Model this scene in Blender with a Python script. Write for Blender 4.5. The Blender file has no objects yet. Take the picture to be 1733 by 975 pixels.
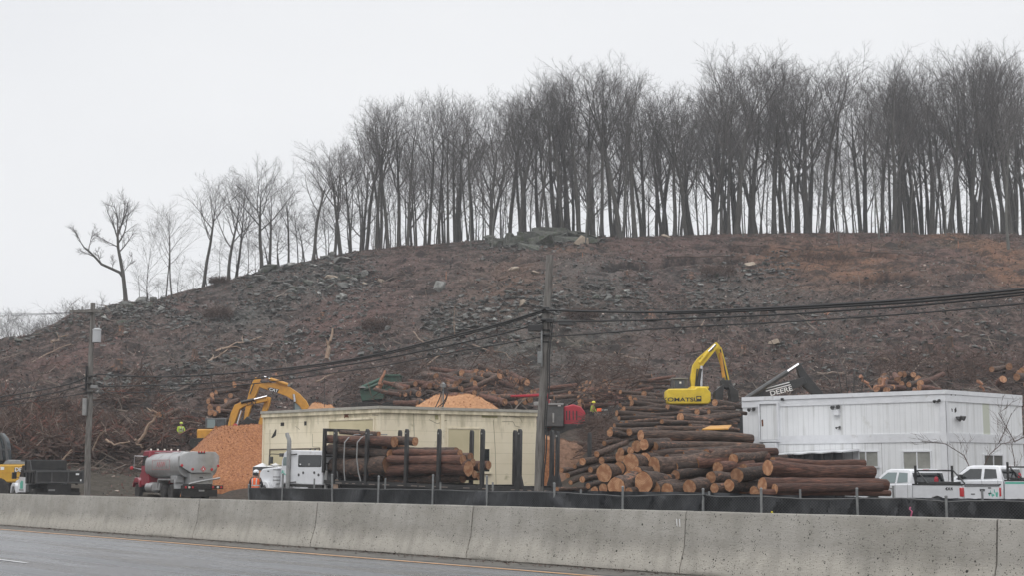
import bpy, bmesh, math, random
from mathutils import Vector, Matrix, noise, Euler
C = bpy.context.scene
COL = C.collection
R = math.radians
rnd = random.Random(7)

# ------------------------------------------------------------ camera, sky, light
F, CX, CY, HZ, CAMZ = 2450.0, 866.5, 487.5, 807.5, 1.68
PITCH = math.atan((HZ - CY) / F)
cam = bpy.data.cameras.new('camera'); cam_o = bpy.data.objects.new('camera', cam); COL.objects.link(cam_o)
cam_o.location = (0, 0, CAMZ); cam_o.rotation_euler = (math.pi/2 + PITCH, 0, 0)
cam.sensor_width = 36; cam.lens = 36*F/1733; cam.clip_end = 3000; cam.clip_start = .1
C.camera = cam_o

SUN_EL, SUN_AZ = R(48), R(200)
w = bpy.data.worlds.new("World"); C.world = w; w.use_nodes = True
nt = w.node_tree; nt.nodes.clear()
sky = nt.nodes.new('ShaderNodeTexSky'); sky.sky_type = 'NISHITA'; sky.sun_disc = False
sky.sun_elevation = SUN_EL; sky.sun_rotation = SUN_AZ; sky.dust_density = 4; sky.air_density = 1.2
hs = nt.nodes.new('ShaderNodeHueSaturation'); hs.inputs['Saturation'].default_value = .10
nt.links.new(sky.outputs[0], hs.inputs['Color'])
tc = nt.nodes.new('ShaderNodeTexCoord'); mp = nt.nodes.new('ShaderNodeMapping'); mp.inputs['Scale'].default_value = (1, 1, 2.5)
nz = nt.nodes.new('ShaderNodeTexNoise'); nz.inputs['Scale'].default_value = 2.2; nz.inputs['Detail'].default_value = 3
nt.links.new(tc.outputs['Generated'], mp.inputs[0]); nt.links.new(mp.outputs[0], nz.inputs['Vector'])
cr = nt.nodes.new('ShaderNodeValToRGB'); cr.color_ramp.elements[0].position = .3; cr.color_ramp.elements[1].position = .7
cr.color_ramp.elements[0].color = (8.55, 8.7, 9.0, 1); cr.color_ramp.elements[1].color = (9.3, 9.4, 9.6, 1)
nt.links.new(nz.outputs[0], cr.inputs[0])
mx = nt.nodes.new('ShaderNodeMix'); mx.data_type = 'RGBA'; mx.inputs[0].default_value = .88
nt.links.new(hs.outputs[0], mx.inputs[6]); nt.links.new(cr.outputs[0], mx.inputs[7])
sxyz = nt.nodes.new('ShaderNodeSeparateXYZ'); nt.links.new(tc.outputs['Generated'], sxyz.inputs[0])
zr = nt.nodes.new('ShaderNodeMapRange'); zr.inputs[1].default_value = .38; zr.inputs[2].default_value = 1; zr.inputs[3].default_value = 1; zr.inputs[4].default_value = 2.3
nt.links.new(sxyz.outputs[2], zr.inputs[0])     # cloud is brighter overhead, as under any overcast
vm = nt.nodes.new('ShaderNodeVectorMath'); vm.operation = 'SCALE'; nt.links.new(mx.outputs[2], vm.inputs[0]); nt.links.new(zr.outputs[0], vm.inputs['Scale'])
bg = nt.nodes.new('ShaderNodeBackground'); bg.inputs[1].default_value = .1
ow = nt.nodes.new('ShaderNodeOutputWorld')
nt.links.new(vm.outputs[0], bg.inputs[0]); nt.links.new(bg.outputs[0], ow.inputs[0])
sl = bpy.data.lights.new('sun', 'SUN'); sl.energy = .5; sl.angle = R(40); sl.color = (1, .97, .93)
so = bpy.data.objects.new('sun', sl); COL.objects.link(so)
sd = Vector((math.sin(SUN_AZ)*math.cos(SUN_EL), math.cos(SUN_AZ)*math.cos(SUN_EL), math.sin(SUN_EL)))
so.rotation_euler = sd.to_track_quat('Z', 'Y').to_euler()
C.view_settings.view_transform = 'Standard'; C.view_settings.look = 'None'
C.view_settings.exposure = .08; C.view_settings.gamma = 1
C.cycles.max_bounces = 6; C.cycles.diffuse_bounces = 3; C.cycles.volume_bounces = 1
C.cycles.transparent_max_bounces = 12

# ------------------------------------------------------------ pixels to places
def ray(u, v):
    a = (u - CX)/F; b = (CY - v)/F
    return Vector((a, math.cos(PITCH) - b*math.sin(PITCH), math.sin(PITCH) + b*math.cos(PITCH)))
def P(u, v, Y):
    d = ray(u, v); t = Y/d.y
    return Vector((d.x*t, Y, CAMZ + d.z*t))
def proj(p):
    x, y, z = p[0], p[1], p[2] - CAMZ
    yc = y*math.cos(PITCH) + z*math.sin(PITCH); zc = -y*math.sin(PITCH) + z*math.cos(PITCH)
    return CX + F*x/yc, CY - F*zc/yc
def lerp(a, b, t): return a + (b - a)*t
def interp(tab, x):
    if x <= tab[0][0]: return tab[0][1]
    for (x0, y0), (x1, y1) in zip(tab, tab[1:]):
        if x <= x1: return lerp(y0, y1, (x - x0)/(x1 - x0))
    return tab[-1][1]

# ------------------------------------------------------------ mesh builder
class MB:
    def __init__(s): s.v = []; s.f = []; s.m = []; s.cur = 0
    def add(s, vs, fs):
        o = len(s.v); s.v.extend(vs); s.f.extend([tuple(i+o for i in f) for f in fs]); s.m.extend([s.cur]*len(fs)); return s
    def box(s, a, b, M=None):
        x0, y0, z0 = [min(i, j) for i, j in zip(a, b)]; x1, y1, z1 = [max(i, j) for i, j in zip(a, b)]
        vs = [Vector(p) for p in ((x0,y0,z0),(x1,y0,z0),(x1,y1,z0),(x0,y1,z0),(x0,y0,z1),(x1,y0,z1),(x1,y1,z1),(x0,y1,z1))]
        if M: vs = [M @ p for p in vs]
        return s.add(vs, [(0,3,2,1),(4,5,6,7),(0,1,5,4),(1,2,6,5),(2,3,7,6),(3,0,4,7)])
    def prism(s, pts, y0, y1, ax='y'):
        """closed outline pts in (x,z), swept along y (or other axis)"""
        n = len(pts)
        if ax == 'y': vs = [Vector((x, y0, z)) for x, z in pts] + [Vector((x, y1, z)) for x, z in pts]
        elif ax == 'x': vs = [Vector((y0, x, z)) for x, z in pts] + [Vector((y1, x, z)) for x, z in pts]
        else: vs = [Vector((x, z, y0)) for x, z in pts] + [Vector((x, z, y1)) for x, z in pts]
        fs = [tuple(range(n))[::-1], tuple(range(n, 2*n))] + [(i, (i+1) % n, n+(i+1) % n, n+i) for i in range(n)]
        return s.add(vs, fs)
    def tube(s, pts, rad, n=8, cap=True, wob=None):
        pts = [Vector(p) for p in pts]; k = len(pts)
        if not hasattr(rad, '__len__'): rad = [rad]*k
        vs = []; prev = None
        for i, p in enumerate(pts):
            d = (pts[min(i+1, k-1)] - pts[max(i-1, 0)])
            if d.length < 1e-9: d = Vector((0, 0, 1))
            d.normalize()
            if prev is None:
                a = d.cross(Vector((0, 0, 1)))
                if a.length < .05: a = d.cross(Vector((1, 0, 0)))
            else:
                a = prev - d*prev.dot(d)
            a.normalize(); prev = a; b = d.cross(a)
            for j in range(n):
                t = 2*math.pi*j/n; r = rad[i]*(wob(i, j) if wob else 1)
                vs.append(p + (a*math.cos(t) + b*math.sin(t))*r)
        fs = [(i*n+j, i*n+(j+1) % n, (i+1)*n+(j+1) % n, (i+1)*n+j) for i in range(k-1) for j in range(n)]
        if cap: fs += [tuple(range(n))[::-1], tuple((k-1)*n + j for j in range(n))]
        return s.add(vs, fs)
    def twig(s, p0, p1, r, r1=None):
        d = (p1 - p0); a = d.cross(Vector((.3, .2, 1)))
        if a.length < 1e-6: a = Vector((1, 0, 0))
        a.normalize(); b = d.normalized().cross(a)
        c = [a, a*-.5 + b*.87, a*-.5 - b*.87]
        if r1 is None:
            return s.add([p0 + q*r for q in c] + [p1], [(0,1,3),(1,2,3),(2,0,3)])
        return s.add([p0 + q*r for q in c] + [p1 + q*r1 for q in c], [(0,1,4,3),(1,2,5,4),(2,0,3,5)])
    def lathe(s, prof, axis='y', c=(0,0,0), n=20):
        """prof: list of (radius, offset along axis)"""
        c = Vector(c); vs = []
        for r, o in prof:
            for j in range(n):
                t = 2*math.pi*j/n; p = (r*math.cos(t), o, r*math.sin(t))
                if axis == 'z': p = (p[0], p[2], p[1])
                if axis == 'x': p = (p[1], p[0], p[2])
                vs.append(c + Vector(p))
        k = len(prof)
        fs = [(i*n+j, i*n+(j+1) % n, (i+1)*n+(j+1) % n, (i+1)*n+j) for i in range(k-1) for j in range(n)]
        fs += [tuple(range(n))[::-1], tuple((k-1)*n + j for j in range(n))]
        return s.add(vs, fs)
    def hull(s, pts):
        bm = bmesh.new()
        for p in pts: bm.verts.new(p)
        bmesh.ops.convex_hull(bm, input=bm.verts)
        for q in [q for q in bm.verts if not q.link_faces]: bm.verts.remove(q)
        bm.verts.index_update(); bm.verts.ensure_lookup_table()
        s.add([q.co.copy() for q in bm.verts], [tuple(q.index for q in f.verts) for f in bm.faces]); bm.free(); return s
    def mesh(s, name, mats, fix=False):
        me = bpy.data.meshes.new(name); me.from_pydata([tuple(p) for p in s.v], [], s.f)
        for m_ in (mats if isinstance(mats, (list, tuple)) else [mats]): me.materials.append(m_)
        if max(s.m, default=0): me.polygons.foreach_set('material_index', s.m)
        if fix:
            bm = bmesh.new(); bm.from_mesh(me); bmesh.ops.recalc_face_normals(bm, faces=bm.faces); bm.to_mesh(me); bm.free()
        me.update(); return me

def build(name, mb, mats, parent=None, bevel=0, smooth=True, world=False, label=None, fix=True):
    if world and parent:
        inv = parent.matrix_basis.inverted()
        if parent.parent: inv = (parent.parent.matrix_basis @ parent.matrix_basis).inverted()
        mb.v = [inv @ Vector(p) for p in mb.v]
    me = mb.mesh(name, mats, fix)
    if smooth:
        me.shade_smooth(); me.set_sharp_from_angle(angle=R(38))
    o = bpy.data.objects.new(name, me); COL.objects.link(o)
    if parent: o.parent = parent
    if bevel:
        b = o.modifiers.new('bevel', 'BEVEL'); b.width = bevel; b.segments = 2; b.limit_method = 'ANGLE'; b.angle_limit = R(40)
    if label: o['label'] = label
    return o
def thing(name, label, cat, loc=(0, 0, 0), rz=0, group=None, tilt=0):
    o = bpy.data.objects.new(name, None); COL.objects.link(o); o.empty_display_size = .2
    o.matrix_basis = Matrix.Translation(Vector(loc)) @ Matrix.Rotation(rz, 4, 'Z') @ Matrix.Rotation(tilt, 4, 'Y')
    o['label'] = label; o['category'] = cat
    if group: o['group'] = group
    return o
def tag(o, label, cat, group=None, kind=None):
    o['label'] = label; o['category'] = cat
    if group: o['group'] = group
    if kind: o['kind'] = kind
    return o
def struct(name, mb, mats, **k):
    o = build(name, mb, mats, **k); o['kind'] = 'structure'; return o
def dup(root, M, label, group=None):
    c = root.copy(); COL.objects.link(c); c.matrix_basis = M; c['label'] = label
    if group: c['group'] = group
    for ch in root.children:
        d = ch.copy(); COL.objects.link(d); d.parent = c
        for g in ch.children:
            e = g.copy(); COL.objects.link(e); e.parent = d
    return c
class Frame:
    """a vehicle's own axes, solved against pixels of the photograph"""
    def __init__(s, root): s.M = root.matrix_basis.copy()
    def x_at(s, u, y=0, z=1.5):
        lo, hi = -40, 40
        f = lambda x: proj(s.M @ Vector((x, y, z)))[0] - u
        a = f(lo)
        for _ in range(50):
            m = (lo+hi)/2
            if (f(m) > 0) == (a > 0): lo = m
            else: hi = m
        return lo
    def y_at(s, u, x=0, z=1.5):
        lo, hi = -15, 15
        f = lambda y: proj(s.M @ Vector((x, y, z)))[0] - u
        a = f(lo)
        for _ in range(50):
            m = (lo+hi)/2
            if (f(m) > 0) == (a > 0): lo = m
            else: hi = m
        return lo
    def z_at(s, v, x=0, y=0):
        lo, hi = -5, 25
        for _ in range(40):
            m = (lo+hi)/2
            if proj(s.M @ Vector((x, y, m)))[1] > v: lo = m
            else: hi = m
        return lo

ONES = ['zeroth','first','second','third','fourth','fifth','sixth','seventh','eighth','ninth','tenth','eleventh','twelfth','thirteenth','fourteenth','fifteenth','sixteenth','seventeenth','eighteenth','nineteenth']
def ordw(n):
    if n < 20: return ONES[n]
    t = {2:'twenty',3:'thirty',4:'forty',5:'fifty',6:'sixty',7:'seventy',8:'eighty',9:'ninety'}[n//10]
    return t + '-' + ONES[n % 10] if n % 10 else t[:-1] + 'ieth'

# ------------------------------------------------------------ materials
def mat(name, c1, c2=None, scale=4., rough=.75, metal=0., bump=0., bscale=25., stretch=(1,1,1), rand=0., c3=None, s3=1., t3=.55, spec=.5, detail=5, coat=0, t12=(.35,.65)):
    m = bpy.data.materials.new(name); m.use_nodes = True; t = m.node_tree; n = t.nodes; L = t.links
    b = n['Principled BSDF']; b.inputs['Roughness'].default_value = rough; b.inputs['Metallic'].default_value = metal
    b.inputs['Specular IOR Level'].default_value = spec
    if coat: b.inputs['Coat Weight'].default_value = coat; b.inputs['Coat Roughness'].default_value = .1
    b.inputs['Base Color'].default_value = (*c1, 1)
    tc = n.new('ShaderNodeTexCoord'); mp = n.new('ShaderNodeMapping'); mp.inputs['Scale'].default_value = stretch
    L.new(tc.outputs['Object'], mp.inputs[0]); out = None
    if c2:
        nz = n.new('ShaderNodeTexNoise'); nz.inputs['Scale'].default_value = scale; nz.inputs['Detail'].default_value = detail; nz.inputs['Roughness'].default_value = .65
        L.new(mp.outputs[0], nz.inputs['Vector'])
        cr = n.new('ShaderNodeValToRGB'); cr.color_ramp.elements[0].position = t12[0]; cr.color_ramp.elements[1].position = t12[1]
        cr.color_ramp.elements[0].color = (*c1, 1); cr.color_ramp.elements[1].color = (*c2, 1)
        L.new(nz.outputs[0], cr.inputs[0]); out = cr.outputs[0]
    if c3:
        nz = n.new('ShaderNodeTexNoise'); nz.inputs['Scale'].default_value = s3; nz.inputs['Detail'].default_value = 6; nz.inputs['Roughness'].default_value = .6
        L.new(mp.outputs[0], nz.inputs['Vector'])
        mr = n.new('ShaderNodeMapRange'); mr.inputs[1].default_value = t3; mr.inputs[2].default_value = t3 + .1; L.new(nz.outputs[0], mr.inputs[0])
        mx = n.new('ShaderNodeMix'); mx.data_type = 'RGBA'; L.new(mr.outputs[0], mx.inputs[0])
        if out: L.new(out, mx.inputs[6])
        else: mx.inputs[6].default_value = (*c1, 1)
        mx.inputs[7].default_value = (*c3, 1); out = mx.outputs[2]
    if rand:
        oi = n.new('ShaderNodeObjectInfo'); mr = n.new('ShaderNodeMapRange'); mr.inputs[3].default_value = 1-rand; mr.inputs[4].default_value = 1+rand
        L.new(oi.outputs['Random'], mr.inputs[0])
        hv = n.new('ShaderNodeHueSaturation'); L.new(mr.outputs[0], hv.inputs['Value'])
        if out: L.new(out, hv.inputs['Color'])
        else: hv.inputs['Color'].default_value = (*c1, 1)
        out = hv.outputs[0]
    if out: L.new(out, b.inputs['Base Color'])
    if bump:
        nz = n.new('ShaderNodeTexNoise'); nz.inputs['Scale'].default_value = bscale; nz.inputs['Detail'].default_value = 6; nz.inputs['Roughness'].default_value = .7
        L.new(mp.outputs[0], nz.inputs['Vector']); bp = n.new('ShaderNodeBump'); bp.inputs['Strength'].default_value = 1; bp.inputs['Distance'].default_value = bump
        L.new(nz.outputs[0], bp.inputs['Height']); L.new(bp.outputs[0], b.inputs['Normal'])
    return m
def nodes_of(m): return m.node_tree.nodes, m.node_tree.links, m.node_tree.nodes['Principled BSDF']

M = {}
M['black'] = mat('black_steel', (.012,.012,.013), (.03,.028,.026), 3, .45)
M['rubber'] = mat('rubber', (.014,.014,.014), (.04,.036,.032), 5, .85)
M['white'] = mat('white_paint', (.62,.63,.65), (.70,.71,.73), 2, .3, c3=(.42,.40,.37), s3=.9, t3=.62, coat=.3)
M['chrome'] = mat('chrome', (.55,.55,.56), None, rough=.25, metal=1)
M['alu'] = mat('dull_aluminium', (.34,.34,.34), (.44,.44,.44), 1.5, .42, metal=.55, c3=(.25,.24,.22), s3=1.3, t3=.6)
M['glass'] = mat('dark_glass', (.015,.018,.02), rough=.08, spec=.8)
M['paleglass'] = mat('pale_glass', (.16,.21,.21), rough=.1, spec=.8)
M['red'] = mat('red_paint', (.27,.014,.035), (.20,.02,.03), 2, .35, coat=.3)
M['machred'] = mat('machine_red', (.42,.012,.03), (.28,.015,.03), 3, .45)
M['redlens'] = mat('red_lens', (.48,.035,.04), rough=.25)
M['catyellow'] = mat('ochre_paint', (.60,.29,.03), (.45,.21,.025), 2, .45, c3=(.16,.10,.04), s3=2.2, t3=.62)
M['yellow'] = mat('yellow_paint', (.70,.50,.02), (.56,.39,.025), 2, .45, c3=(.20,.16,.06), s3=2.2, t3=.66)
M['deere'] = mat('amber_paint', (.58,.33,.03), (.48,.26,.02), 2, .45)
M['green'] = mat('green_paint', (.025,.09,.06), (.04,.07,.05), 2, .6)
M['teal'] = mat('teal_decal', (.10,.42,.32), rough=.5)
M['darkgrey'] = mat('dark_grey', (.05,.05,.052), (.08,.08,.078), 3, .5)
M['grey'] = mat('mid_grey', (.20,.20,.20), (.28,.28,.27), 3, .6)
M['galv'] = mat('galvanised', (.17,.175,.175), (.25,.255,.25), 6, .45, metal=.4)
M['whitetext'] = mat('white_lettering', (.75,.75,.75), rough=.5)
M['blacktext'] = mat('dark_lettering', (.02,.02,.02), rough=.5)
M['faded'] = mat('faded_red_lettering', (.42,.18,.18), rough=.6)
M['rust'] = mat('rust', (.20,.07,.03), (.10,.04,.02), 8, .9)
M['pole'] = mat('weathered_pole', (.085,.076,.068), (.20,.19,.175), 2, .9, stretch=(6,6,.6), bump=.01, bscale=8)
M['wire'] = mat('black_cable', (.02,.02,.02), rough=.6)
M['bark'] = mat('log_bark', (.030,.021,.017), (.125,.080,.060), 3.5, .85, stretch=(4,1.,1.), bump=.10, bscale=5, rand=.45, c3=(.30,.135,.075), s3=1.7, t3=.585)
M['bark_red'] = mat('red_log_bark', (.045,.022,.017), (.17,.078,.052), 3.2, .85, stretch=(3,1.6,1.6), bump=.12, bscale=4, rand=.35, c3=(.30,.12,.075), s3=1.6, t3=.585)
M['treebark'] = mat('tree_bark', (.038,.036,.032), (.070,.066,.059), 3, .95, stretch=(1,1,.3), rand=.3)
M['palebark'] = mat('pale_tree_bark', (.085,.085,.075), (.13,.13,.115), 3, .95, stretch=(1,1,.3), rand=.2)
M['twigs'] = mat('twig_bark', (.075,.070,.067), (.105,.096,.090), 2, .95, rand=.2)
M['stick'] = mat('dead_stick', (.13,.095,.075), (.30,.235,.19), 1.2, .9)
M['stickdark'] = mat('dark_brush', (.045,.028,.022), (.10,.06,.045), .8, .9)
M['palestick'] = mat('stripped_branch', (.30,.23,.17), (.20,.13,.09), 2, .85, rand=.25)
M['torn'] = mat('torn_wood', (.38,.19,.11), (.26,.12,.07), 6, .8)
M['rock'] = mat('grey_rock', (.085,.086,.078), (.24,.24,.225), 2.2, .9, bump=.06, bscale=4, rand=.45, c3=(.065,.07,.048), s3=1.2, t3=.58)
M['palerock'] = mat('tan_rock', (.26,.21,.16), (.33,.27,.21), 2.2, .9, bump=.05, bscale=4, rand=.15)
M['beige'] = mat('cream_wall', (.70,.62,.46), (.76,.68,.52), .7, .85, bump=.01, bscale=3, c3=(.46,.41,.27), s3=1.4, t3=.63)
M['skin'] = mat('skin', (.35,.2,.14), rough=.6)
M['hiviz'] = mat('hiviz_orange', (.85,.14,.035), rough=.8)
M['hiviz_y'] = mat('hiviz_yellow', (.42,.55,.06), rough=.8)
M['silver'] = mat('reflective_tape', (.5,.5,.48), rough=.4)
M['dkcloth'] = mat('dark_cloth', (.03,.03,.035), rough=.9)
M['lightclear'] = mat('clear_lens', (.75,.72,.65), rough=.2)
M['hardhat'] = mat('white_hardhat', (.7,.7,.72), rough=.35)
# cut wood with growth rings round the log's own axis
m = mat('cut_wood', (.48,.25,.12), rough=.75); M['cut'] = m; n, L, b = nodes_of(m)
tc = n.new('ShaderNodeTexCoord'); wv = n.new('ShaderNodeTexWave'); wv.wave_type = 'RINGS'; wv.rings_direction = 'X'; wv.inputs['Scale'].default_value = 2.2; wv.inputs['Distortion'].default_value = 3.5; wv.inputs['Detail'].default_value = 2
L.new(tc.outputs['Object'], wv.inputs[0])
nz = n.new('ShaderNodeTexNoise'); nz.inputs['Scale'].default_value = 1.6; L.new(tc.outputs['Object'], nz.inputs['Vector'])
cr = n.new('ShaderNodeValToRGB'); e = cr.color_ramp.elements; e[0].color = (.31,.155,.08,1); e[1].color = (.42,.245,.135,1); L.new(wv.outputs[0], cr.inputs[0])
cr2 = n.new('ShaderNodeValToRGB'); e = cr2.color_ramp.elements; e[0].position = .42; e[0].color = (.42,.20,.10,1); e[1].position = .6; e[1].color = (1,1,1,1); L.new(nz.outputs[0], cr2.inputs[0])
mx = n.new('ShaderNodeMix'); mx.data_type = 'RGBA'; mx.blend_type = 'MULTIPLY'; mx.inputs[0].default_value = .55; L.new(cr.outputs[0], mx.inputs[6]); L.new(cr2.outputs[0], mx.inputs[7])
oi = n.new('ShaderNodeObjectInfo'); mr = n.new('ShaderNodeMapRange'); mr.inputs[3].default_value = .7; mr.inputs[4].default_value = 1.3; L.new(oi.outputs['Random'], mr.inputs[0])
hv = n.new('ShaderNodeHueSaturation'); L.new(mx.outputs[2], hv.inputs['Color']); L.new(mr.outputs[0], hv.inputs['Value']); L.new(hv.outputs[0], b.inputs['Base Color'])
# wood chips
m = mat('wood_chips', (.23,.085,.034), (.46,.205,.088), 7, .9, bump=.12, bscale=9, c3=(.24,.10,.05), s3=.8, t3=.60, detail=8); M['chips'] = m
M['chips_pale'] = mat('pale_wood_chips', (.36,.175,.085), (.52,.28,.14), 6, .9, bump=.08, bscale=9, detail=8)
# concrete barrier
m = mat('barrier_concrete', (.235,.222,.195), (.315,.30,.272), 1.1, .9, bump=.012, bscale=30, stretch=(.5,1,1.2)); M['concrete'] = m; n, L, b = nodes_of(m)
tc = n.new('ShaderNodeTexCoord'); sx = n.new('ShaderNodeSeparateXYZ'); L.new(tc.outputs['Object'], sx.inputs[0])
base = b.inputs['Base Color'].links[0].from_socket
oi = n.new('ShaderNodeObjectInfo'); av = n.new('ShaderNodeVectorMath'); cm = n.new('ShaderNodeCombineXYZ'); ml = n.new('ShaderNodeMath'); ml.operation = 'MULTIPLY'; ml.inputs[1].default_value = 50
L.new(oi.outputs['Random'], ml.inputs[0]); L.new(ml.outputs[0], cm.inputs[0]); L.new(tc.outputs['Object'], av.inputs[0]); L.new(cm.outputs[0], av.inputs[1])
for tn in n:
    if tn.type == 'MAPPING': L.new(av.outputs[0], tn.inputs[0])
# paler towards the foot
nz = n.new('ShaderNodeTexNoise'); nz.inputs['Scale'].default_value = 1.3; nz.inputs['Detail'].default_value = 4; L.new(av.outputs[0], nz.inputs['Vector'])
ad = n.new('ShaderNodeMath'); ad.operation = 'MULTIPLY_ADD'; ad.inputs[1].default_value = .5; L.new(nz.outputs[0], ad.inputs[0]); L.new(sx.outputs[2], ad.inputs[2])
mr = n.new('ShaderNodeMapRange'); mr.inputs[1].default_value = .80; mr.inputs[2].default_value = .48; L.new(ad.outputs[0], mr.inputs[0])
mx = n.new('ShaderNodeMix'); mx.data_type = 'RGBA'; L.new(mr.outputs[0], mx.inputs[0]); L.new(base, mx.inputs[6]); mx.inputs[7].default_value = (.41,.385,.34,1)
# dark pits, two sizes
last = mx.outputs[2]
for sc, th, dist in ((7, .20, .5), (15, .30, .5), (26, .36, .5), (42, .36, .5)):
    vo = n.new('ShaderNodeTexVoronoi'); vo.inputs['Scale'].default_value = sc; L.new(av.outputs[0], vo.inputs['Vector'])
    n2 = n.new('ShaderNodeTexNoise'); n2.inputs['Scale'].default_value = sc*.37; L.new(av.outputs[0], n2.inputs['Vector'])
    m2 = n.new('ShaderNodeMath'); m2.operation = 'MULTIPLY'; m2.inputs[1].default_value = th*2.0; L.new(n2.outputs[0], m2.inputs[0])
    sb = n.new('ShaderNodeMath'); sb.operation = 'SUBTRACT'; L.new(m2.outputs[0], sb.inputs[0]); sb.inputs[1].default_value = th*.62
    lt = n.new('ShaderNodeMath'); lt.operation = 'LESS_THAN'; L.new(vo.outputs['Distance'], lt.inputs[0]); L.new(sb.outputs[0], lt.inputs[1])
    mx = n.new('ShaderNodeMix'); mx.data_type = 'RGBA'; L.new(lt.outputs[0], mx.inputs[0]); L.new(last, mx.inputs[6]); mx.inputs[7].default_value = (.035,.033,.028,1); last = mx.outputs[2]
# dirty drips down from the top
n3 = n.new('ShaderNodeTexNoise'); n3.inputs['Scale'].default_value = 3; mp3 = n.new('ShaderNodeMapping'); mp3.inputs['Scale'].default_value = (1.4, 1, .25); L.new(av.outputs[0], mp3.inputs[0]); L.new(mp3.outputs[0], n3.inputs['Vector']); n3.inputs['Detail'].default_value = 6
mr = n.new('ShaderNodeMapRange'); mr.inputs[1].default_value = .45; mr.inputs[2].default_value = .75; mr.inputs[4].default_value = .38; L.new(n3.outputs[0], mr.inputs[0])
mx = n.new('ShaderNodeMix'); mx.data_type = 'RGBA'; L.new(mr.outputs[0], mx.inputs[0]); L.new(last, mx.inputs[6]); mx.inputs[7].default_value = (.14,.135,.115,1); last = mx.outputs[2]
L.new(last, b.inputs['Base Color'])
# wet asphalt
m = mat('wet_asphalt', (.080,.083,.090), (.13,.134,.142), .5, .5, stretch=(1,1,1), bump=.006, bscale=60); M['asphalt'] = m;  n, L, b = nodes_of(m)
for tn in n:
    if tn.type == 'MAPPING' : tn.inputs['Scale'].default_value = (.12, 1.3, 1)
nz = n.new('ShaderNodeTexNoise'); nz.inputs['Scale'].default_value = 1.1; nz.inputs['Detail'].default_value = 6; mp3 = n.new('ShaderNodeMapping'); mp3.inputs['Scale'].default_value = (.08, 1.2, 1)
tc = n.new('ShaderNodeTexCoord'); L.new(tc.outputs['Object'], mp3.inputs[0]); L.new(mp3.outputs[0], nz.inputs['Vector'])
mr = n.new('ShaderNodeMapRange'); mr.inputs[1].default_value = .35; mr.inputs[2].default_value = .65; mr.inputs[3].default_value = .12; mr.inputs[4].default_value = .40; L.new(nz.outputs[0], mr.inputs[0]); L.new(mr.outputs[0], b.inputs['Roughness'])
M['gutter'] = mat('gritty_gutter', (.085,.080,.070), (.13,.12,.105), 1.2, .8, bump=.01, bscale=40, c3=(.05,.047,.04), s3=2.5, t3=.56)
M['orangeline'] = mat('orange_line_paint', (.55,.29,.11), (.40,.23,.12), 3, .6, c3=(.2,.14,.10), s3=5, t3=.6)
M['whiteline'] = mat('white_line_paint', (.5,.5,.5), (.36,.36,.37), 4, .6)
# fence cloth
M['screen'] = mat('black_screen_cloth', (.009,.010,.012), (.022,.024,.028), 2.2, .55, bump=.05, bscale=2.0, stretch=(1.5,1.5,.4))
m = mat('chain_link', (.075,.078,.08), rough=.5, metal=.3); M['link'] = m; n, L, b = nodes_of(m)
tc = n.new('ShaderNodeTexCoord'); sx = n.new('ShaderNodeSeparateXYZ'); L.new(tc.outputs['UV'], sx.inputs[0])
outs = []
for sg in (1, -1):
    a = n.new('ShaderNodeMath'); a.operation = 'MULTIPLY'; a.inputs[1].default_value = sg; L.new(sx.outputs[1], a.inputs[0])
    a2 = n.new('ShaderNodeMath'); a2.operation = 'ADD'; L.new(a.outputs[0], a2.inputs[0]); L.new(sx.outputs[0], a2.inputs[1])
    a3 = n.new('ShaderNodeMath'); a3.operation = 'MULTIPLY'; a3.inputs[1].default_value = 12; L.new(a2.outputs[0], a3.inputs[0])
    a4 = n.new('ShaderNodeMath'); a4.operation = 'FRACT'; L.new(a3.outputs[0], a4.inputs[0])
    a5 = n.new('ShaderNodeMath'); a5.operation = 'LESS_THAN'; a5.inputs[1].default_value = .13; L.new(a4.outputs[0], a5.inputs[0]); outs.append(a5)
mxm = n.new('ShaderNodeMath'); mxm.operation = 'MAXIMUM'; L.new(outs[0].outputs[0], mxm.inputs[0]); L.new(outs[1].outputs[0], mxm.inputs[1]); L.new(mxm.outputs[0], b.inputs['Alpha'])

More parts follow.
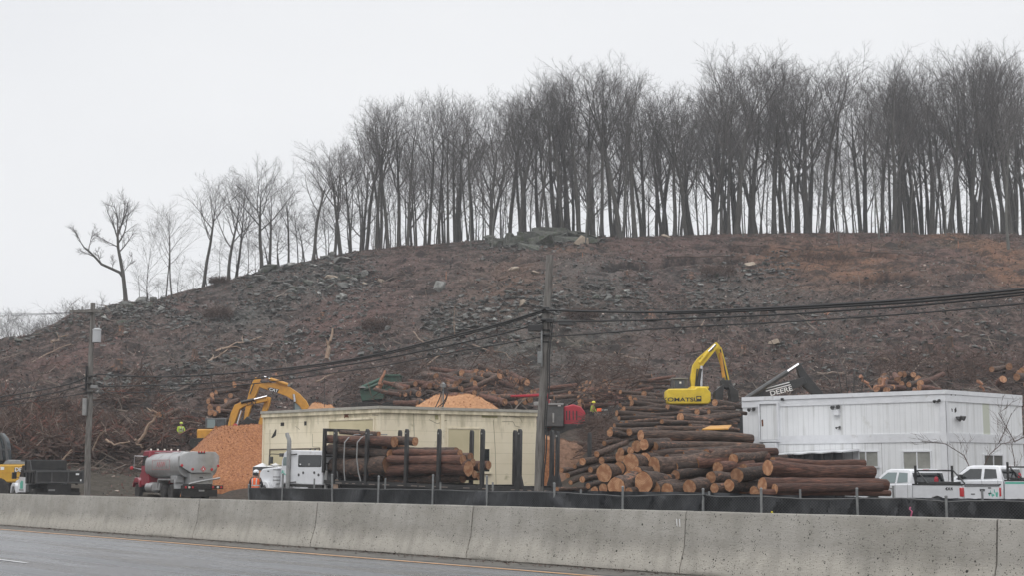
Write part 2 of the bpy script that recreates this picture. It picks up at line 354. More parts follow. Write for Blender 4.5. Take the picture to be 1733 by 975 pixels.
M['rock_dark'] = mat('mossy_outcrop_rock', (.045,.048,.040), (.125,.128,.112), 1.6, .95, bump=.09, bscale=3, rand=.3, c3=(.05,.06,.035), s3=1.0, t3=.52)
def runoff(m, col, amount, scale, z_ref, depth):
    """dirty water marks: streaks down the wall, strongest where water leaves the roof edge"""
    n, L, b = nodes_of(m); src = b.inputs['Base Color'].links[0].from_socket
    tc = n.new('ShaderNodeTexCoord'); mp = n.new('ShaderNodeMapping'); mp.inputs['Scale'].default_value = scale; L.new(tc.outputs['Object'], mp.inputs[0])
    nz = n.new('ShaderNodeTexNoise'); nz.inputs['Scale'].default_value = 1; nz.inputs['Detail'].default_value = 8; nz.inputs['Roughness'].default_value = .7; L.new(mp.outputs[0], nz.inputs['Vector'])
    sx = n.new('ShaderNodeSeparateXYZ'); L.new(tc.outputs['Object'], sx.inputs[0])
    zr = n.new('ShaderNodeMapRange'); zr.inputs[1].default_value = z_ref-depth; zr.inputs[2].default_value = z_ref; zr.inputs[3].default_value = -.16; zr.inputs[4].default_value = .13; L.new(sx.outputs[2], zr.inputs[0])
    ad = n.new('ShaderNodeMath'); L.new(nz.outputs[0], ad.inputs[0]); L.new(zr.outputs[0], ad.inputs[1])
    mr = n.new('ShaderNodeMapRange'); mr.inputs[1].default_value = .5; mr.inputs[2].default_value = .72; mr.inputs[4].default_value = amount; L.new(ad.outputs[0], mr.inputs[0])
    mx = n.new('ShaderNodeMix'); mx.data_type = 'RGBA'; L.new(mr.outputs[0], mx.inputs[0]); L.new(src, mx.inputs[6]); mx.inputs[7].default_value = (*col, 1); L.new(mx.outputs[2], b.inputs['Base Color'])
runoff(M['beige'], (.33,.29,.18), .65, (2.2,2.2,.5), 5.4, 2.2)
# ------------------------------------------------------------ terrain
RIDGE = [(-900,640),(-300,600),(0,577),(50,571),(95,551),(130,529),(200,516),(260,509),(300,499),(340,489),(400,471),(470,451),(540,436),(590,426),(680,416),(760,409),(850,403),(950,399),(1060,399),(1150,397),(1300,392),(1500,392),(1733,395),(2200,398),(2800,410)]
RY = [(-300,188),(0,190),(200,196),(600,216),(900,226),(2800,228)]
FOOT = {  # picture column -> (distance, height)
 -400: [(60,.1),(98,.2),(106,2.0),(125,6.8)],
 0:    [(60,.1),(97,.2),(106,2.2),(125,6.8)],
 230:  [(60,.1),(100,.2),(107,1.8),(125,6.0)],
 450:  [(60,.1),(100,.2),(107,1.6),(125,6.0)],
 700:  [(60,.1),(90,.3),(104,4.0),(125,7.6)],
 900:  [(60,.1),(86,.3),(97,3.6),(125,8.0)],
 960:  [(58,.1),(82,.4),(97,4.2),(125,8.3)],
 1012: [(55,.2),(66,1.2),(97,4.8),(125,8.5)],
 1050: [(54,.2),(60,1.6),(75,3.8),(97,5.2),(125,8.8)],
 1235: [(54,.2),(60,1.7),(75,4.0),(97,5.4),(125,9.2)],
 1262: [(60,.1),(84,.3),(97,5.2),(125,9.3)],
 1733: [(60,.1),(88,.3),(100,5.2),(125,9.7)],
 2400: [(60,.1),(88,.3),(100,5.2),(125,9.7)],
}
FK = sorted(FOOT)
def smooth01(t): t = max(0, min(1, t)); return t*t*(3-2*t)
def base_z(X, Y):
    if Y < 50: return 0.0
    u = CX + F*X/Y*.992
    u = max(-900, min(2400, u))
    yr = interp(RY, u); vr = interp(RIDGE, u)
    zr = CAMZ + (HZ - vr)/F*yr
    if Y <= 125:
        u2 = max(-400, u)
        for a, b in zip(FK, FK[1:]):
            if u2 <= b:
                t = (u2-a)/(b-a); return lerp(interp(FOOT[a], Y), interp(FOOT[b], Y), t)*smooth01((Y-50)/8)
        return interp(FOOT[FK[-1]], Y)
    if Y <= yr:
        z0 = base_z(X/Y*125, 125); t = (Y-125)/(yr-125)
        return lerp(z0, zr, t) + 1.1*math.sin(math.pi*t)*math.sin(u*.008+1)
    d = Y - yr
    return zr - .02*d - .05*max(0, d-55) if zr - .02*d - .05*max(0, d-55) > 0 else 0
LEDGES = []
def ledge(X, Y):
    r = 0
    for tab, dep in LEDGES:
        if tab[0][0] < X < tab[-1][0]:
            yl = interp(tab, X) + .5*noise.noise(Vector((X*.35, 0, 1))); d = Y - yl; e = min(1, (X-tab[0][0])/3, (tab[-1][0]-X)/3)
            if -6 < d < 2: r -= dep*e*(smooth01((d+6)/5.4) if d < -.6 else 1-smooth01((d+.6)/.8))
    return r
def rough(X, Y):
    if Y < 84: return 0
    k = smooth01((Y-84)/14)
    p = Vector((X, Y, 0))
    r = .6*noise.noise(p*.07) + .65*noise.noise(p*.19+Vector((5,1,0))) + .42*noise.noise(p*.5+Vector((1,9,0))) + .24*noise.noise(p*1.1)
    # little broken ledges running across the slope
    l = noise.noise(Vector((X*.05, Y*.16, 3))); r += .7*smooth01((abs((l*4) % 1 - .5)-.2)/.12)*.5*smooth01((Y-120)/30)
    yr = interp(RY, CX + F*X/Y)
    if Y > yr - 12: k *= lerp(1, .35, smooth01((Y-yr+12)/10))
    return r*k + (ledge(X, Y) if LEDGES and Y > 130 else 0)
def ground(X, Y): return base_z(X, Y) + rough(X, Y)
def G(u, v, y0=60, y1=262):
    d = ray(u, v); Y = y0; prev = None
    while Y < y1:
        t = Y/d.y; z = CAMZ + d.z*t
        if z < ground(d.x*t, Y): break
        if Y > interp(RY, u) - 1: break
        Y += .5
    t = Y/d.y; X = d.x*t
    return Vector((X, Y, ground(X, Y)))

# soil colours, where the soil itself is orange, red-brown, ochre or grey stone
BLOBS = [ # (u, v, ru, rv, kind, weight)
 (855,480,75,55,'o',.55),(1400,440,110,16,'o',1.3),(1685,425,42,60,'o',1.5),(1720,475,55,30,'o',1.3),(1480,450,90,20,'o',.45),(960,420,60,10,'o',.6),
 (120,610,90,25,'r',.8),(60,640,60,20,'r',.5),(330,520,90,25,'r',.7),(300,560,70,25,'r',.5),(620,450,120,22,'r',.7),(720,500,150,60,'r',.6),(560,560,150,30,'r',.8),(660,530,80,40,'r',.7),
 (1150,420,200,20,'r',.8),(1080,470,120,50,'r',.5),(1500,410,230,18,'r',.8),(1550,470,160,60,'r',.35),(1130,590,150,50,'r',.5),(1620,600,110,60,'r',.5),(1300,600,100,30,'r',.3),
 (500,480,130,30,'g',.9),(420,520,100,25,'g',.7),(220,530,60,20,'g',.8),(850,540,160,40,'g',.8),(1000,500,100,50,'g',.6),(1280,480,120,40,'g',.5),(900,405,90,20,'g',.9),(560,470,60,30,'g',.8),(380,540,80,20,'g',.8),(1180,470,100,30,'g',.5),(420,620,120,30,'g',.5),(960,590,60,30,'m',.3),(1520,418,40,8,'m',.5),(1600,415,50,6,'m',.5),(740,600,130,30,'g',.3),(1230,455,110,18,'g',.4),
 (190,800,90,45,'d',.8),(1040,760,100,60,'d',.3)]
BL = []
def make_ground():
    global BL
    tabs = []
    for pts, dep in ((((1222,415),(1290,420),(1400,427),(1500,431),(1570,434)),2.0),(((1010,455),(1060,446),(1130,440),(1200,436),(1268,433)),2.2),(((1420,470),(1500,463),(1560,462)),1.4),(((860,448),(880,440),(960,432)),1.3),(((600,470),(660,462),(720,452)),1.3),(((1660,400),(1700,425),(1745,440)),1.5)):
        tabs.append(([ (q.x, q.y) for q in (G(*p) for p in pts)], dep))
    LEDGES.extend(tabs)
    for (u, v, ru, rv, k, wt) in BLOBS:
        c = G(u, v); s = 2450/c.y
        # the slope is seen foreshortened: a pixel up is about this many metres away
        dy = G(u, v-6).y - c.y
        BL.append((c.x, c.y, ru/s, max(2, rv*dy/6), k, wt))
    def axis(lo, hi, core, step):
        xs = []; x = core[0]
        while x <= core[1]: xs.append(x); x += step
        s = step; x = core[1]
        while x < hi: s *= 1.35; x += s; xs.append(min(x, hi))
        s = step; x = core[0]; left = []
        while x > lo: s *= 1.35; x -= s; left.append(max(x, lo))
        return left[::-1] + xs
    xs = axis(-600, 600, (-82, 94), .55); ys = axis(-60, 620, (50, 236), .55)
    nx = len(xs); vs = []; cols = []; wet = []
    for y in ys:
        for x in xs:
            vs.append((x, y, ground(x, y) if y < 620 else 0))
            o = r = g = mo = 0.0
            if 84 < y < 262:
                p = Vector((x, y, 0)); wob = 1 + .9*noise.noise(p*.11) + .5*noise.noise(p*.35)
                for (bx, by, rx, ry, k, wt) in BL:
                    if abs(x-bx) > 3*rx or abs(y-by) > 3*ry: continue
                    q = ((x-bx)/rx)**2 + ((y-by)/ry)**2
                    a = wt*math.exp(-q*.9)*wob
                    if k == 'o': o = max(o, a)
                    elif k == 'r': r = max(r, a)
                    elif k == 'g': g = max(g, a)
                    elif k == 'm': mo = max(mo, a)
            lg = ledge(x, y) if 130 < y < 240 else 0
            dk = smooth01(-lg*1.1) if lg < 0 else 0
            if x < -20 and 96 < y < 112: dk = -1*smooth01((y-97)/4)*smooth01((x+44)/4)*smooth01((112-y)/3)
            wet.append(dk)  # above zero: painted shade of the ledge cuts; below zero: bare dirt
            cols.append((o, r, g, mo))
    fs = [(j*nx+i, j*nx+i+1, (j+1)*nx+i+1, (j+1)*nx+i) for j in range(len(ys)-1) for i in range(nx-1)]
    me = bpy.data.meshes.new('ground'); me.from_pydata(vs, [], fs)
    ca = me.color_attributes.new('soil', 'FLOAT_COLOR', 'POINT')
    ca.data.foreach_set('color', [c for q in cols for c in q])
    wa = me.attributes.new('cut_shade_dirt', 'FLOAT', 'POINT'); wa.data.foreach_set('value', wet)
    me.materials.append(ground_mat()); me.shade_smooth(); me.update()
    o = bpy.data.objects.new('ground', me); COL.objects.link(o); o['kind'] = 'structure'
def ground_mat():
    m = mat('cleared_slope_soil', (.032,.024,.021), (.195,.14,.12), 1.7, .95, bump=.0, detail=9, t12=(.40,.64)); n, L, b = nodes_of(m)
    b.inputs['Specular IOR Level'].default_value = .2
    tc = n.new('ShaderNodeTexCoord'); at = n.new('ShaderNodeAttribute'); at.attribute_name = 'soil'
    sp = n.new('ShaderNodeSeparateColor'); L.new(at.outputs['Color'], sp.inputs[0])
    def nzn(s, d=6, r=.7):
        q = n.new('ShaderNodeTexNoise'); q.inputs['Scale'].default_value = s; q.inputs['Detail'].default_value = d; q.inputs['Roughness'].default_value = r
        L.new(tc.outputs['Object'], q.inputs['Vector']); return q
    def mixc(f, a, c):
        x = n.new('ShaderNodeMix'); x.data_type = 'RGBA'; L.new(f, x.inputs[0]); L.new(a, x.inputs[6])
        if isinstance(c, tuple): x.inputs[7].default_value = (*c, 1)
        else: L.new(c, x.inputs[7])
        return x.outputs[2]
    def ramp(s, a, c, p=(.3,.7)):
        r = n.new('ShaderNodeValToRGB'); r.color_ramp.elements[0].position = p[0]; r.color_ramp.elements[1].position = p[1]
        r.color_ramp.elements[0].color = (*a, 1); r.color_ramp.elements[1].color = (*c, 1); L.new(s, r.inputs[0]); return r.outputs[0]
    fine = nzn(2.6, 8, .8)
    last = b.inputs['Base Color'].links[0].from_socket
    red = ramp(fine.outputs[0], (.050,.029,.025), (.255,.15,.13), (.36,.62)); last = mixc(sp.outputs['Green'], last, red)
    gry = ramp(fine.outputs[0], (.036,.036,.032), (.20,.20,.185), (.38,.62)); last = mixc(sp.outputs['Blue'], last, gry)
    org = ramp(fine.outputs[0], (.13,.066,.040), (.31,.17,.105), (.36,.64)); last = mixc(sp.outputs['Red'], last, org)
    mos = ramp(fine.outputs[0], (.05,.055,.03), (.12,.12,.06)); last = mixc(at.outputs['Alpha'], last, mos)
    # litter: pale specks and broad dark mottling
    f2 = nzn(7.5, 4, .85); mr = n.new('ShaderNodeMapRange'); mr.inputs[1].default_value = .57; mr.inputs[2].default_value = .66; mr.inputs[4].default_value = .8; L.new(f2.outputs[0], mr.inputs[0])
    last = mixc(mr.outputs[0], last, (.34,.26,.23))
    f3 = nzn(.33, 9, .72); mr = n.new('ShaderNodeMapRange'); mr.inputs[1].default_value = .47; mr.inputs[2].default_value = .58; mr.inputs[4].default_value = .82; L.new(f3.outputs[0], mr.inputs[0])
    last = mixc(mr.outputs[0], last, (.022,.019,.017))
    aw = n.new('ShaderNodeAttribute'); aw.attribute_name = 'cut_shade_dirt'; mw = n.new('ShaderNodeMath'); mw.operation = 'MULTIPLY'; mw.inputs[1].default_value = .95; mw.use_clamp = True; L.new(aw.outputs['Fac'], mw.inputs[0])
    last = mixc(mw.outputs[0], last, (.009,.007,.006))  # shade of the ledge cuts put into the soil colour as near-black
    # gravelly yard in front of the slope
    sx = n.new('ShaderNodeSeparateXYZ'); L.new(tc.outputs['Object'], sx.inputs[0]); mr = n.new('ShaderNodeMapRange'); mr.inputs[1].default_value = 104; mr.inputs[2].default_value = 94; L.new(sx.outputs[1], mr.inputs[0])
    yard = ramp(fine.outputs[0], (.07,.06,.05), (.15,.125,.10)); last = mixc(mr.outputs[0], last, yard)
    mn = n.new('ShaderNodeMath'); mn.operation = 'MULTIPLY'; mn.inputs[1].default_value = -1; mn.use_clamp = True; L.new(aw.outputs['Fac'], mn.inputs[0]); dirt = ramp(fine.outputs[0], (.06,.053,.042), (.15,.13,.105)); last = mixc(mn.outputs[0], last, dirt)
    L.new(last, b.inputs['Base Color'])
    bp = n.new('ShaderNodeBump'); bp.inputs['Distance'].default_value = .8; bn = nzn(1.6, 9, .75); L.new(bn.outputs[0], bp.inputs['Height']); L.new(bp.outputs[0], b.inputs['Normal'])
    return m
make_ground()

# ------------------------------------------------------------ highway: along e, distance D across it
EA = Vector((-.6285, .7778, 0)); EN = Vector((.7778, .6285, 0))
ROAD_RZ = math.atan2(EA.y, EA.x)
def RD(s, D, z=0): return EA*s + EN*D + Vector((0, 0, z))
def s_of(u, D):
    lo, hi = -15, 400
    for _ in range(50):
        m = (lo+hi)/2
        if proj(RD(m, D, 0))[0] > u: lo = m
        else: hi = m
    return lo
def road_sheet(name, D0, D1, z, mt, s0=-60, s1=420, kind=True):
    mb = MB(); k = 60; vs = []
    for i in range(k+1):
        s = lerp(s0, s1, i/k); vs += [Vector((s, -D0, 0)), Vector((s, -D1, 0))]
    mb.add(vs, [(2*i, 2*i+1, 2*i+3, 2*i+2) for i in range(k)])
    o = build(name, mb, mt, fix=False); o.location = (0, 0, z); o.rotation_euler = (0, 0, ROAD_RZ)
    o['kind'] = 'structure'
    # make it face up
    if o.data.polygons[0].normal.z < 0: o.data.flip_normals()
    return o
# (local y is -D because the along axis points away to the left)
road_sheet('road', -14, 27, .006, M['asphalt'])
road_sheet('gutter', 17.05, 18.3, .012, M['gutter'])
road_sheet('edge_line', 16.66, 16.80, .016, M['orangeline'])
for k, u in enumerate((322, 8)):
    s = s_of(u, 10.6)
DS = s_of(12, 10.6) - s_of(326, 10.6)
for s in [s_of(326, 10.6) + q*DS for q in (-1, 0, 1, 2, 3, 4)]:
    road_sheet('lane_marking', 10.6, 10.71, .016, M['whiteline'], s-.9, s+.9)
# joints of the barrier: read off the photograph at the top edge
JU = [2500, 1692, 1163, 803, 541, 340, 183, 52]
sj = [s_of(u, 18.3) for u in JU[1:]]
print('joint spacings', [round(b-a, 2) for a, b in zip(sj, sj[1:])])
seg = (sj[-1]-sj[0])/(len(sj)-1); s0 = sj[0]
BNAME = ['at the far right edge of the photo', 'below the white building and pickups', 'below the roadside log pile, marked by a white tick', 'below the right half of the log truck', 'below the white truck cab', 'below the orange-vested worker and chip pile', 'below the silver tank truck', 'below the leaning left utility pole', 'at the left edge of the photo']
prof = [(0,.03),(.02,0),(.28,.0),(.30,.02),(.30,.10),(.175,.46),(.115,1.04),(.09,1.07),(-.09,1.07),(-.115,1.04),(-.175,.46),(-.30,.10),(-.30,.02),(-.28,0)]
prof = [p for p in prof if p != (0,.03)]
for i in range(-1, 12):
    a = s0 + (i-1)*seg; mb = MB(); k = 14; vs = []
    r2 = random.Random(i)
    L_ = seg - .018
    for j in range(k+1):
        x = L_*j/k - L_/2
        for (y, z) in prof:
            ed = .006 if j in (0, k) else 0
            vs.append(Vector((x, y*(1-ed*3) + r2.uniform(-.003,.003), z + r2.uniform(-.003,.003))))
    q = len(prof)
    fs = [(j*q+t, j*q+(t+1) % q, (j+1)*q+(t+1) % q, (j+1)*q+t) for j in range(k) for t in range(q)] + [tuple(range(q))[::-1], tuple(k*q+t for t in range(q))]
    mb.add(vs, fs)
    # rough chipped toe: small crumbs of concrete and grit lodged at the foot
    o = build('concrete_barrier', mb, M['concrete'])
    c = RD(a + seg/2, 18.42 + r2.uniform(-.012,.012), .014); o.location = c; o.rotation_euler = (0, 0, ROAD_RZ + R(r2.uniform(-.12,.12)))
    jj = i+1
    lab = BNAME[min(max(i, 0), 8)] if 0 <= i <= 8 else None
    tag(o, 'pitted grey concrete barrier segment ' + (lab or ('beyond the %s edge of the photo, number %s' % ('right' if i < 0 else 'left', ordw(abs(i)+1)))), 'road barrier', 'concrete barrier segments along the highway')
# double white tick on a segment near its joint
u_t = 1147; st = s_of(u_t, 18.25)
tk = MB()
for dx in (-.035, .035): tk.box((dx-.008, -.004, -.09), (dx+.008, .004, .09))
o = build('paint_tick', tk, M['whitetext']); o.location = RD(st, 18.285, .86); o.rotation_euler = (R(-5.0), 0, ROAD_RZ)
tag(o, 'pair of short white paint ticks high on the barrier beside its joint', 'paint mark')
# grit and leaf crumbs in the gutter
mb = MB(); r2 = random.Random(3)
for _ in range(2600):
    s = r2.uniform(2, 75); D = 18.11 - abs(r2.gauss(0, .28)); p = RD(s, D, .016); q = r2.uniform(.006, .022)
    if r2.random() < .05: q *= 2
    mb.hull([p + Vector((r2.uniform(-q,q)*1.4, r2.uniform(-q,q)*1.4, r2.uniform(0,q))) for _ in range(6)])
o = build('gutter_grit', mb, [M['stickdark']], smooth=False); o['kind'] = 'stuff'
o['label'] = 'dark grit and crumbs lying in the gutter along the barrier foot'; o['category'] = 'grit'

# ------------------------------------------------------------ chain-link fence with black cloth
FY = [(400,58.5),(421,58),(481,55.5),(562,52.5),(640,50),(733,47.5),(824,45.2),(938,43),(1054,41),(1190,39.3),(1288,38.5),(1450,37.6),(1601,37),(1770,36.6),(1900,36.4),(2300,36)]
POSTS = [(421,822),(479,804),(562,805),(641,808),(733,806),(824,808),(938,820),(1054,826),(1190,830),(1288,829),(1450,829),(1601,842),(1768,842),(1925,845),(2080,848),(2240,852)]
ftop = [(421,827),(500,828),(641,829),(733,830),(824,833),(938,834),(1054,841),(1120,839),(1190,838),(1215,842),(1288,841),(1370,846),(1450,845),(1530,844.5),(1601,850),(1690,848),(1768,853),(2300,866)]
root = thing('construction_fence', 'low chain-link fence on thin steel posts with sagging black screen cloth behind the barrier', 'fence', P(421, 810, 58)*1)
root.location.z = 0
def fpt(u, v=None, z=None, dy=0):
    p = P(u, v if v is not None else 800, interp(FY, u)+dy)
    if z is not None: p.z = z
    return p
for i, (u, v) in enumerate(POSTS):
    top = fpt(u, v); r2 = random.Random(i); foot = top.copy(); foot.z = -.1; foot.x += r2.uniform(-.05,.05)
    mb = MB(); mb.tube([foot, lerp(foot, top, .5), top], .035, 8); mb.lathe([(.04,0),(.042,.02),(.02,.045)], 'z', top, 8)
    build('post', mb, M['galv'], root, world=True)
for (u, v, lean) in ((486,818,0),(651,810,3),(745,817,1),(834,817,0),(983,829,0),(1200,832,0),(1354,829,0),(1511,823,1),(1662,830,0),(532,811,0)):
    top = fpt(u+lean*.5, v, dy=2.2); foot = fpt(u-lean*.5, 800, z=-.1, dy=2.2)
    mb = MB(); mb.tube([foot, top], .032, 8); build('post', mb, M['galv'], root, world=True)
U0, U1 = 421, 2300
def cloth(dy, vtab, amp, seed):
    mb = MB(); nu, nv = 420, 10; vs = []
    for i in range(nu+1):
        u = lerp(U0, U1, i/nu); base = fpt(u, interp(vtab, u) + .9*noise.noise(Vector((u*.03, seed, 0))) + 1.2*noise.noise(Vector((u*.09, seed, 4))), dy=dy)
        for j in range(nv+1):
            t = j/nv; z = lerp(base.z, -.05, t)
            fold = 1.5*amp*(noise.noise(Vector((u*.035 + t*1.5*math.sin(u*.011), t*1.3, seed)))*1.4 + .5*noise.noise(Vector((u*.13+t*3, t*2, seed))))
            vs.append(Vector((base.x, base.y + fold, z)))
    mb.add(vs, [(i*(nv+1)+j, i*(nv+1)+j+1, (i+1)*(nv+1)+j+1, (i+1)*(nv+1)+j) for i in range(nu) for j in range(nv)]); return mb
build('screen_cloth', cloth(.12, ftop, .16, 1), M['screen'], root, world=True, fix=False)
mb = cloth(2.3, [(421,829),(700,832),(1000,832),(1190,834),(1300,838),(1450,842),(1500,843.5),(1600,844),(1768,846),(2300,858)], .12, 9)
build('screen_cloth', mb, M['screen'], root, world=True, fix=False)
# the wire mesh itself in front of the cloth
mb = MB(); nu = 200; vs = []
for i in range(nu+1):
    u = lerp(U0, U1, i/nu); vs += [fpt(u, interp(ftop, u)+.5), fpt(u, 800, z=-.05)]
mb.add(vs, [(2*i, 2*i+1, 2*i+3, 2*i+2) for i in range(nu)])
o = build('wire_mesh', mb, M['link'], root, world=True, fix=False, smooth=False)
uvl = o.data.uv_layers.new(name='UVMap'); dist = [0]
for i in range(nu): dist.append(dist[-1] + (vs[2*i+2]-vs[2*i]).length)
for lp in o.data.loops:
    k = lp.vertex_index; uvl.data[lp.index].uv = (dist[k//2], o.data.vertices[k].co.z)
# rolled top hem
mb = MB(); mb.tube([fpt(lerp(U0, U1, i/160), interp(ftop, lerp(U0, U1, i/160)) + .8*noise.noise(Vector((i*.4, 2, 0))) , dy=.05) for i in range(161)], .022, 6)
build('top_hem', mb, M['darkgrey'], root, world=True)
# marker ribbons tied to the fence foot
for nm, u, v0, v1, mt, lab in (('marker_ribbon', 1311, 878, 866, mat('yellow_ribbon', (.6,.5,.03), rough=.6), 'small yellow marker ribbon at the fence foot, right of the log pile'), ('marker_ribbon', 1545, 882, 859, mat('pink_ribbon', (.42,.10,.18), rough=.6), 'crinkled pink marker ribbon leaning on the black fence cloth')):
    a = fpt(u, v0, dy=-.5); c = fpt(u-4, v1, dy=-.5); mb = MB(); pts = [lerp(a, c, t/6) + Vector((.03*math.sin(t*2.1), 0, 0)) for t in range(7)]; pts.insert(0, Vector((a.x, a.y, 0.02)))
    vs = []
    for t, p in enumerate(pts): vs += [p + Vector((-.022,0,0)), p + Vector((.022,.02,0))]
    mb.add(vs, [(2*t, 2*t+1, 2*t+3, 2*t+2) for t in range(len(pts)-1)])
    o = build(nm, mb, mt, fix=False); sm = o.modifiers.new('thick', 'SOLIDIFY'); sm.thickness = .006; tag(o, lab, 'ribbon')
# ------------------------------------------------------------ bare trees
def rvec(r): return Vector((r.uniform(-1,1), r.uniform(-1,1), r.uniform(-1,1)))
def grow(mb, p, d, L_, rad, level, r, spec):
    """one limb: a wandering, up-turning path; children leave along it"""
    nseg = (6, 5, 4, 3, 2)[level]; pts = [p.copy()]; rads = [rad]; dirs = [d.copy()]
    for i in range(nseg):
        d = (d + rvec(r)*(.16, .19, .2, .2, .2)[level] + Vector((0, 0, (.07, .05, .04, .03, .0)[level]))).normalized()
        pts.append(pts[-1] + d*(L_/nseg)); dirs.append(d.copy()); rads.append(rad*(1 - .75*(i+1)/nseg))
    if level <= 1: mb.tube(pts, rads, 5 if level == 0 else 4, cap=False)
    elif level <= 2: mb.tube(pts, rads, 3, cap=False)
    else:
        for a, b, r0 in zip(pts, pts[1:], rads): mb.twig(a, b, r0, r0*.6 if b is not pts[-1] else None)
    if level >= spec['levels']: return
    nch = spec['n'][level]; 
    for k in range(nch):
        t = .15 + .85*(k + r.random()*.8)/nch; t = min(t, .99); i = min(int(t*nseg), nseg-1); f = t*nseg - i
        q = pts[i].lerp(pts[i+1], f); dd = dirs[i+1]
        side = dd.cross(rvec(r)); 
        if side.length < .05: continue
        side.normalize(); ang = r.uniform(.4, .8)*(1.15 if level else 1)
        nd = (dd*math.cos(ang) + side*math.sin(ang)); nd.z += .05; nd.normalize()
        grow(mb, q, nd, L_*r.uniform(.42, .64)*(1.12-.4*t), max((.028,.017,.010,.0075,.0075)[level], rads[i]*.5), level+1, r, spec)
def tree_mesh(seed, H, r0, fork, nlimb, levels=3, n=(6, 5, 4, 3), spread=1.1, limbL=.44, low=0):
    r = random.Random(seed); tr = MB(); cr = MB(); spec = {'levels': levels, 'n': n}
    d = Vector((r.uniform(-.05,.05), r.uniform(-.05,.05), 1)).normalized(); pts = [Vector((0,0,-1.2))]; rads = [r0*1.45]; k = 12
    top = H*.80
    for i in range(k):
        d = (d + Vector((r.uniform(-1,1), r.uniform(-1,1), 0))*.045).normalized()
        pts.append(pts[-1] + d*((top+1.2)/k)); t = (i+1)/k
        rads.append(r0*(1.12 if i == 0 else 1)*(1 - .55*min(1, t/fork*.6) if t < fork else .62*(1-(t-fork)/(1-fork))**.8 + .05))
    tr.tube(pts, rads, 8)
    for k2 in range(nlimb):
        t = fork*.88 + (1-fork*.88)*(k2 + r.random()*.7)/nlimb; t = min(t, .985); i = min(int(t*12), 11); q = pts[i].lerp(pts[i+1], t*12-i)
        a = k2*2.4 + r.uniform(-.5,.5); ang = r.uniform(.40, .72)*spread*(1.2-.6*t)
        nd = Vector((math.cos(a)*math.sin(ang), math.sin(a)*math.sin(ang), math.cos(ang)))
        L_ = min(H*limbL*r.uniform(.8,1.15)*(1.25-.6*t), (H-q.z)*1.1)
        grow(cr, q, nd, L_, rads[i]*r.uniform(.4,.62), 0, r, spec)
    grow(cr, pts[-1], (d+Vector((.1,.0,.5))).normalized(), H*.2, rads[-1]*1.6+.02, 0, r, spec)
    for k2 in range(low):       # dead stubs and thin low shoots on the bole
        t = r.uniform(.12, fork); i = int(t*12); q = pts[i].lerp(pts[i+1], t*12-i); a = r.uniform(0, 6.3)
        grow(cr, q, Vector((math.cos(a)*.8, math.sin(a)*.8, .6)).normalized(), r.uniform(1, 3), .04, 2, r, spec)
    return tr, cr
HTS = {}
def make_tree(name, label, loc, args, scale=1, group=None, cat='tree', bark='treebark', custom=None):
    t = thing(name, label, cat, loc, group=group)
    tr, cr = tree_mesh(**args)
    if custom: custom(tr, cr)
    zs = sorted(p.z for p in cr.v); HTS[id(t)] = zs[int(len(zs)*.992)]; t['_h'] = zs[int(len(zs)*.992)]
    a = build('trunk', tr, M[bark], t, fix=False); b = build('crown', cr, M['twigs'], t, fix=False, smooth=False)
    return t
PROT = []
specs = [
 dict(seed=1, H=27, r0=.42, fork=.52, nlimb=9, low=3), dict(seed=2, H=27, r0=.36, fork=.60, nlimb=8, low=4),
 dict(seed=3, H=27, r0=.44, fork=.54, nlimb=10, spread=1.5, low=2), dict(seed=4, H=27, r0=.33, fork=.66, nlimb=8, spread=1.1, low=4),
 dict(seed=5, H=27, r0=.38, fork=.5, nlimb=11, spread=1.2, limbL=.46), dict(seed=6, H=27, r0=.30, fork=.58, nlimb=8, spread=1.05, low=5),
 dict(seed=7, H=27, r0=.38, fork=.48, nlimb=9, spread=1.4, low=3), dict(seed=8, H=27, r0=.34, fork=.7, nlimb=7, spread=1.25, low=3),
]
thin = [dict(seed=21, H=27, r0=.19, fork=.5, nlimb=8, levels=2, n=(6,5,4), spread=1.0, low=6), dict(seed=22, H=27, r0=.16, fork=.35, nlimb=10, levels=2, n=(6,5,4), spread=1.1, low=8), dict(seed=23, H=27, r0=.2, fork=.62, nlimb=7, levels=2, n=(6,6,4), spread=1., low=5)]
TOP = [(590,186),(640,178),(680,172),(760,160),(800,146),(860,146),(900,130),(960,124),(1060,106),(1120,125),(1160,130),(1200,108),(1250,96),(1330,100),(1400,98),(1450,108),(1520,108),(1600,103),(1660,92),(1700,76),(1733,84),(1900,80)]
MARK = [(680,"the wood's left end"),(770,"the green machine"),(850,"the slope left of the outcrop"),(905,"the outcrop's left half"),(960,"the grey utility pole"),(1040,"the outcrop's tan boulder"),(1120,"the flat pinkish slab"),(1200,"the yellow excavator body"),(1280,"the yellow excavator arm"),(1360,"the black digger arm"),(1450,"the dark thorny mound"),(1540,"the white building's middle"),(1630,"the white building's right half"),(1740,"the orange dirt track"),(2400,"the slope past the dirt track")]
def mark(u): 
    for a, n_ in MARK:
        if u < a: return n_
cnt = {}
protos = []; tr_rnd = random.Random(42)
ROWS = [('front row', 88, 0, 6), ('second row', 74, 7, 18), ('deep row', 64, 19, 38)]
spots = []
for rn, num, d0, d1 in ROWS:
    for k in range(num):
        u = 596 + (1790-596)*(k + tr_rnd.uniform(.22,.78))/num
        yr = interp(RY, u); Y = yr + tr_rnd.uniform(d0, d1) - (1 if rn == 'front row' else 0)
        spots.append((rn, u, Y, tr_rnd.random() < (.38 if rn == 'front row' else .5)))
spots.sort(key=lambda s: (s[0], s[1]))
pi = 0
PR_BIG = [None]*len(specs); PR_THIN = [None]*len(thin)
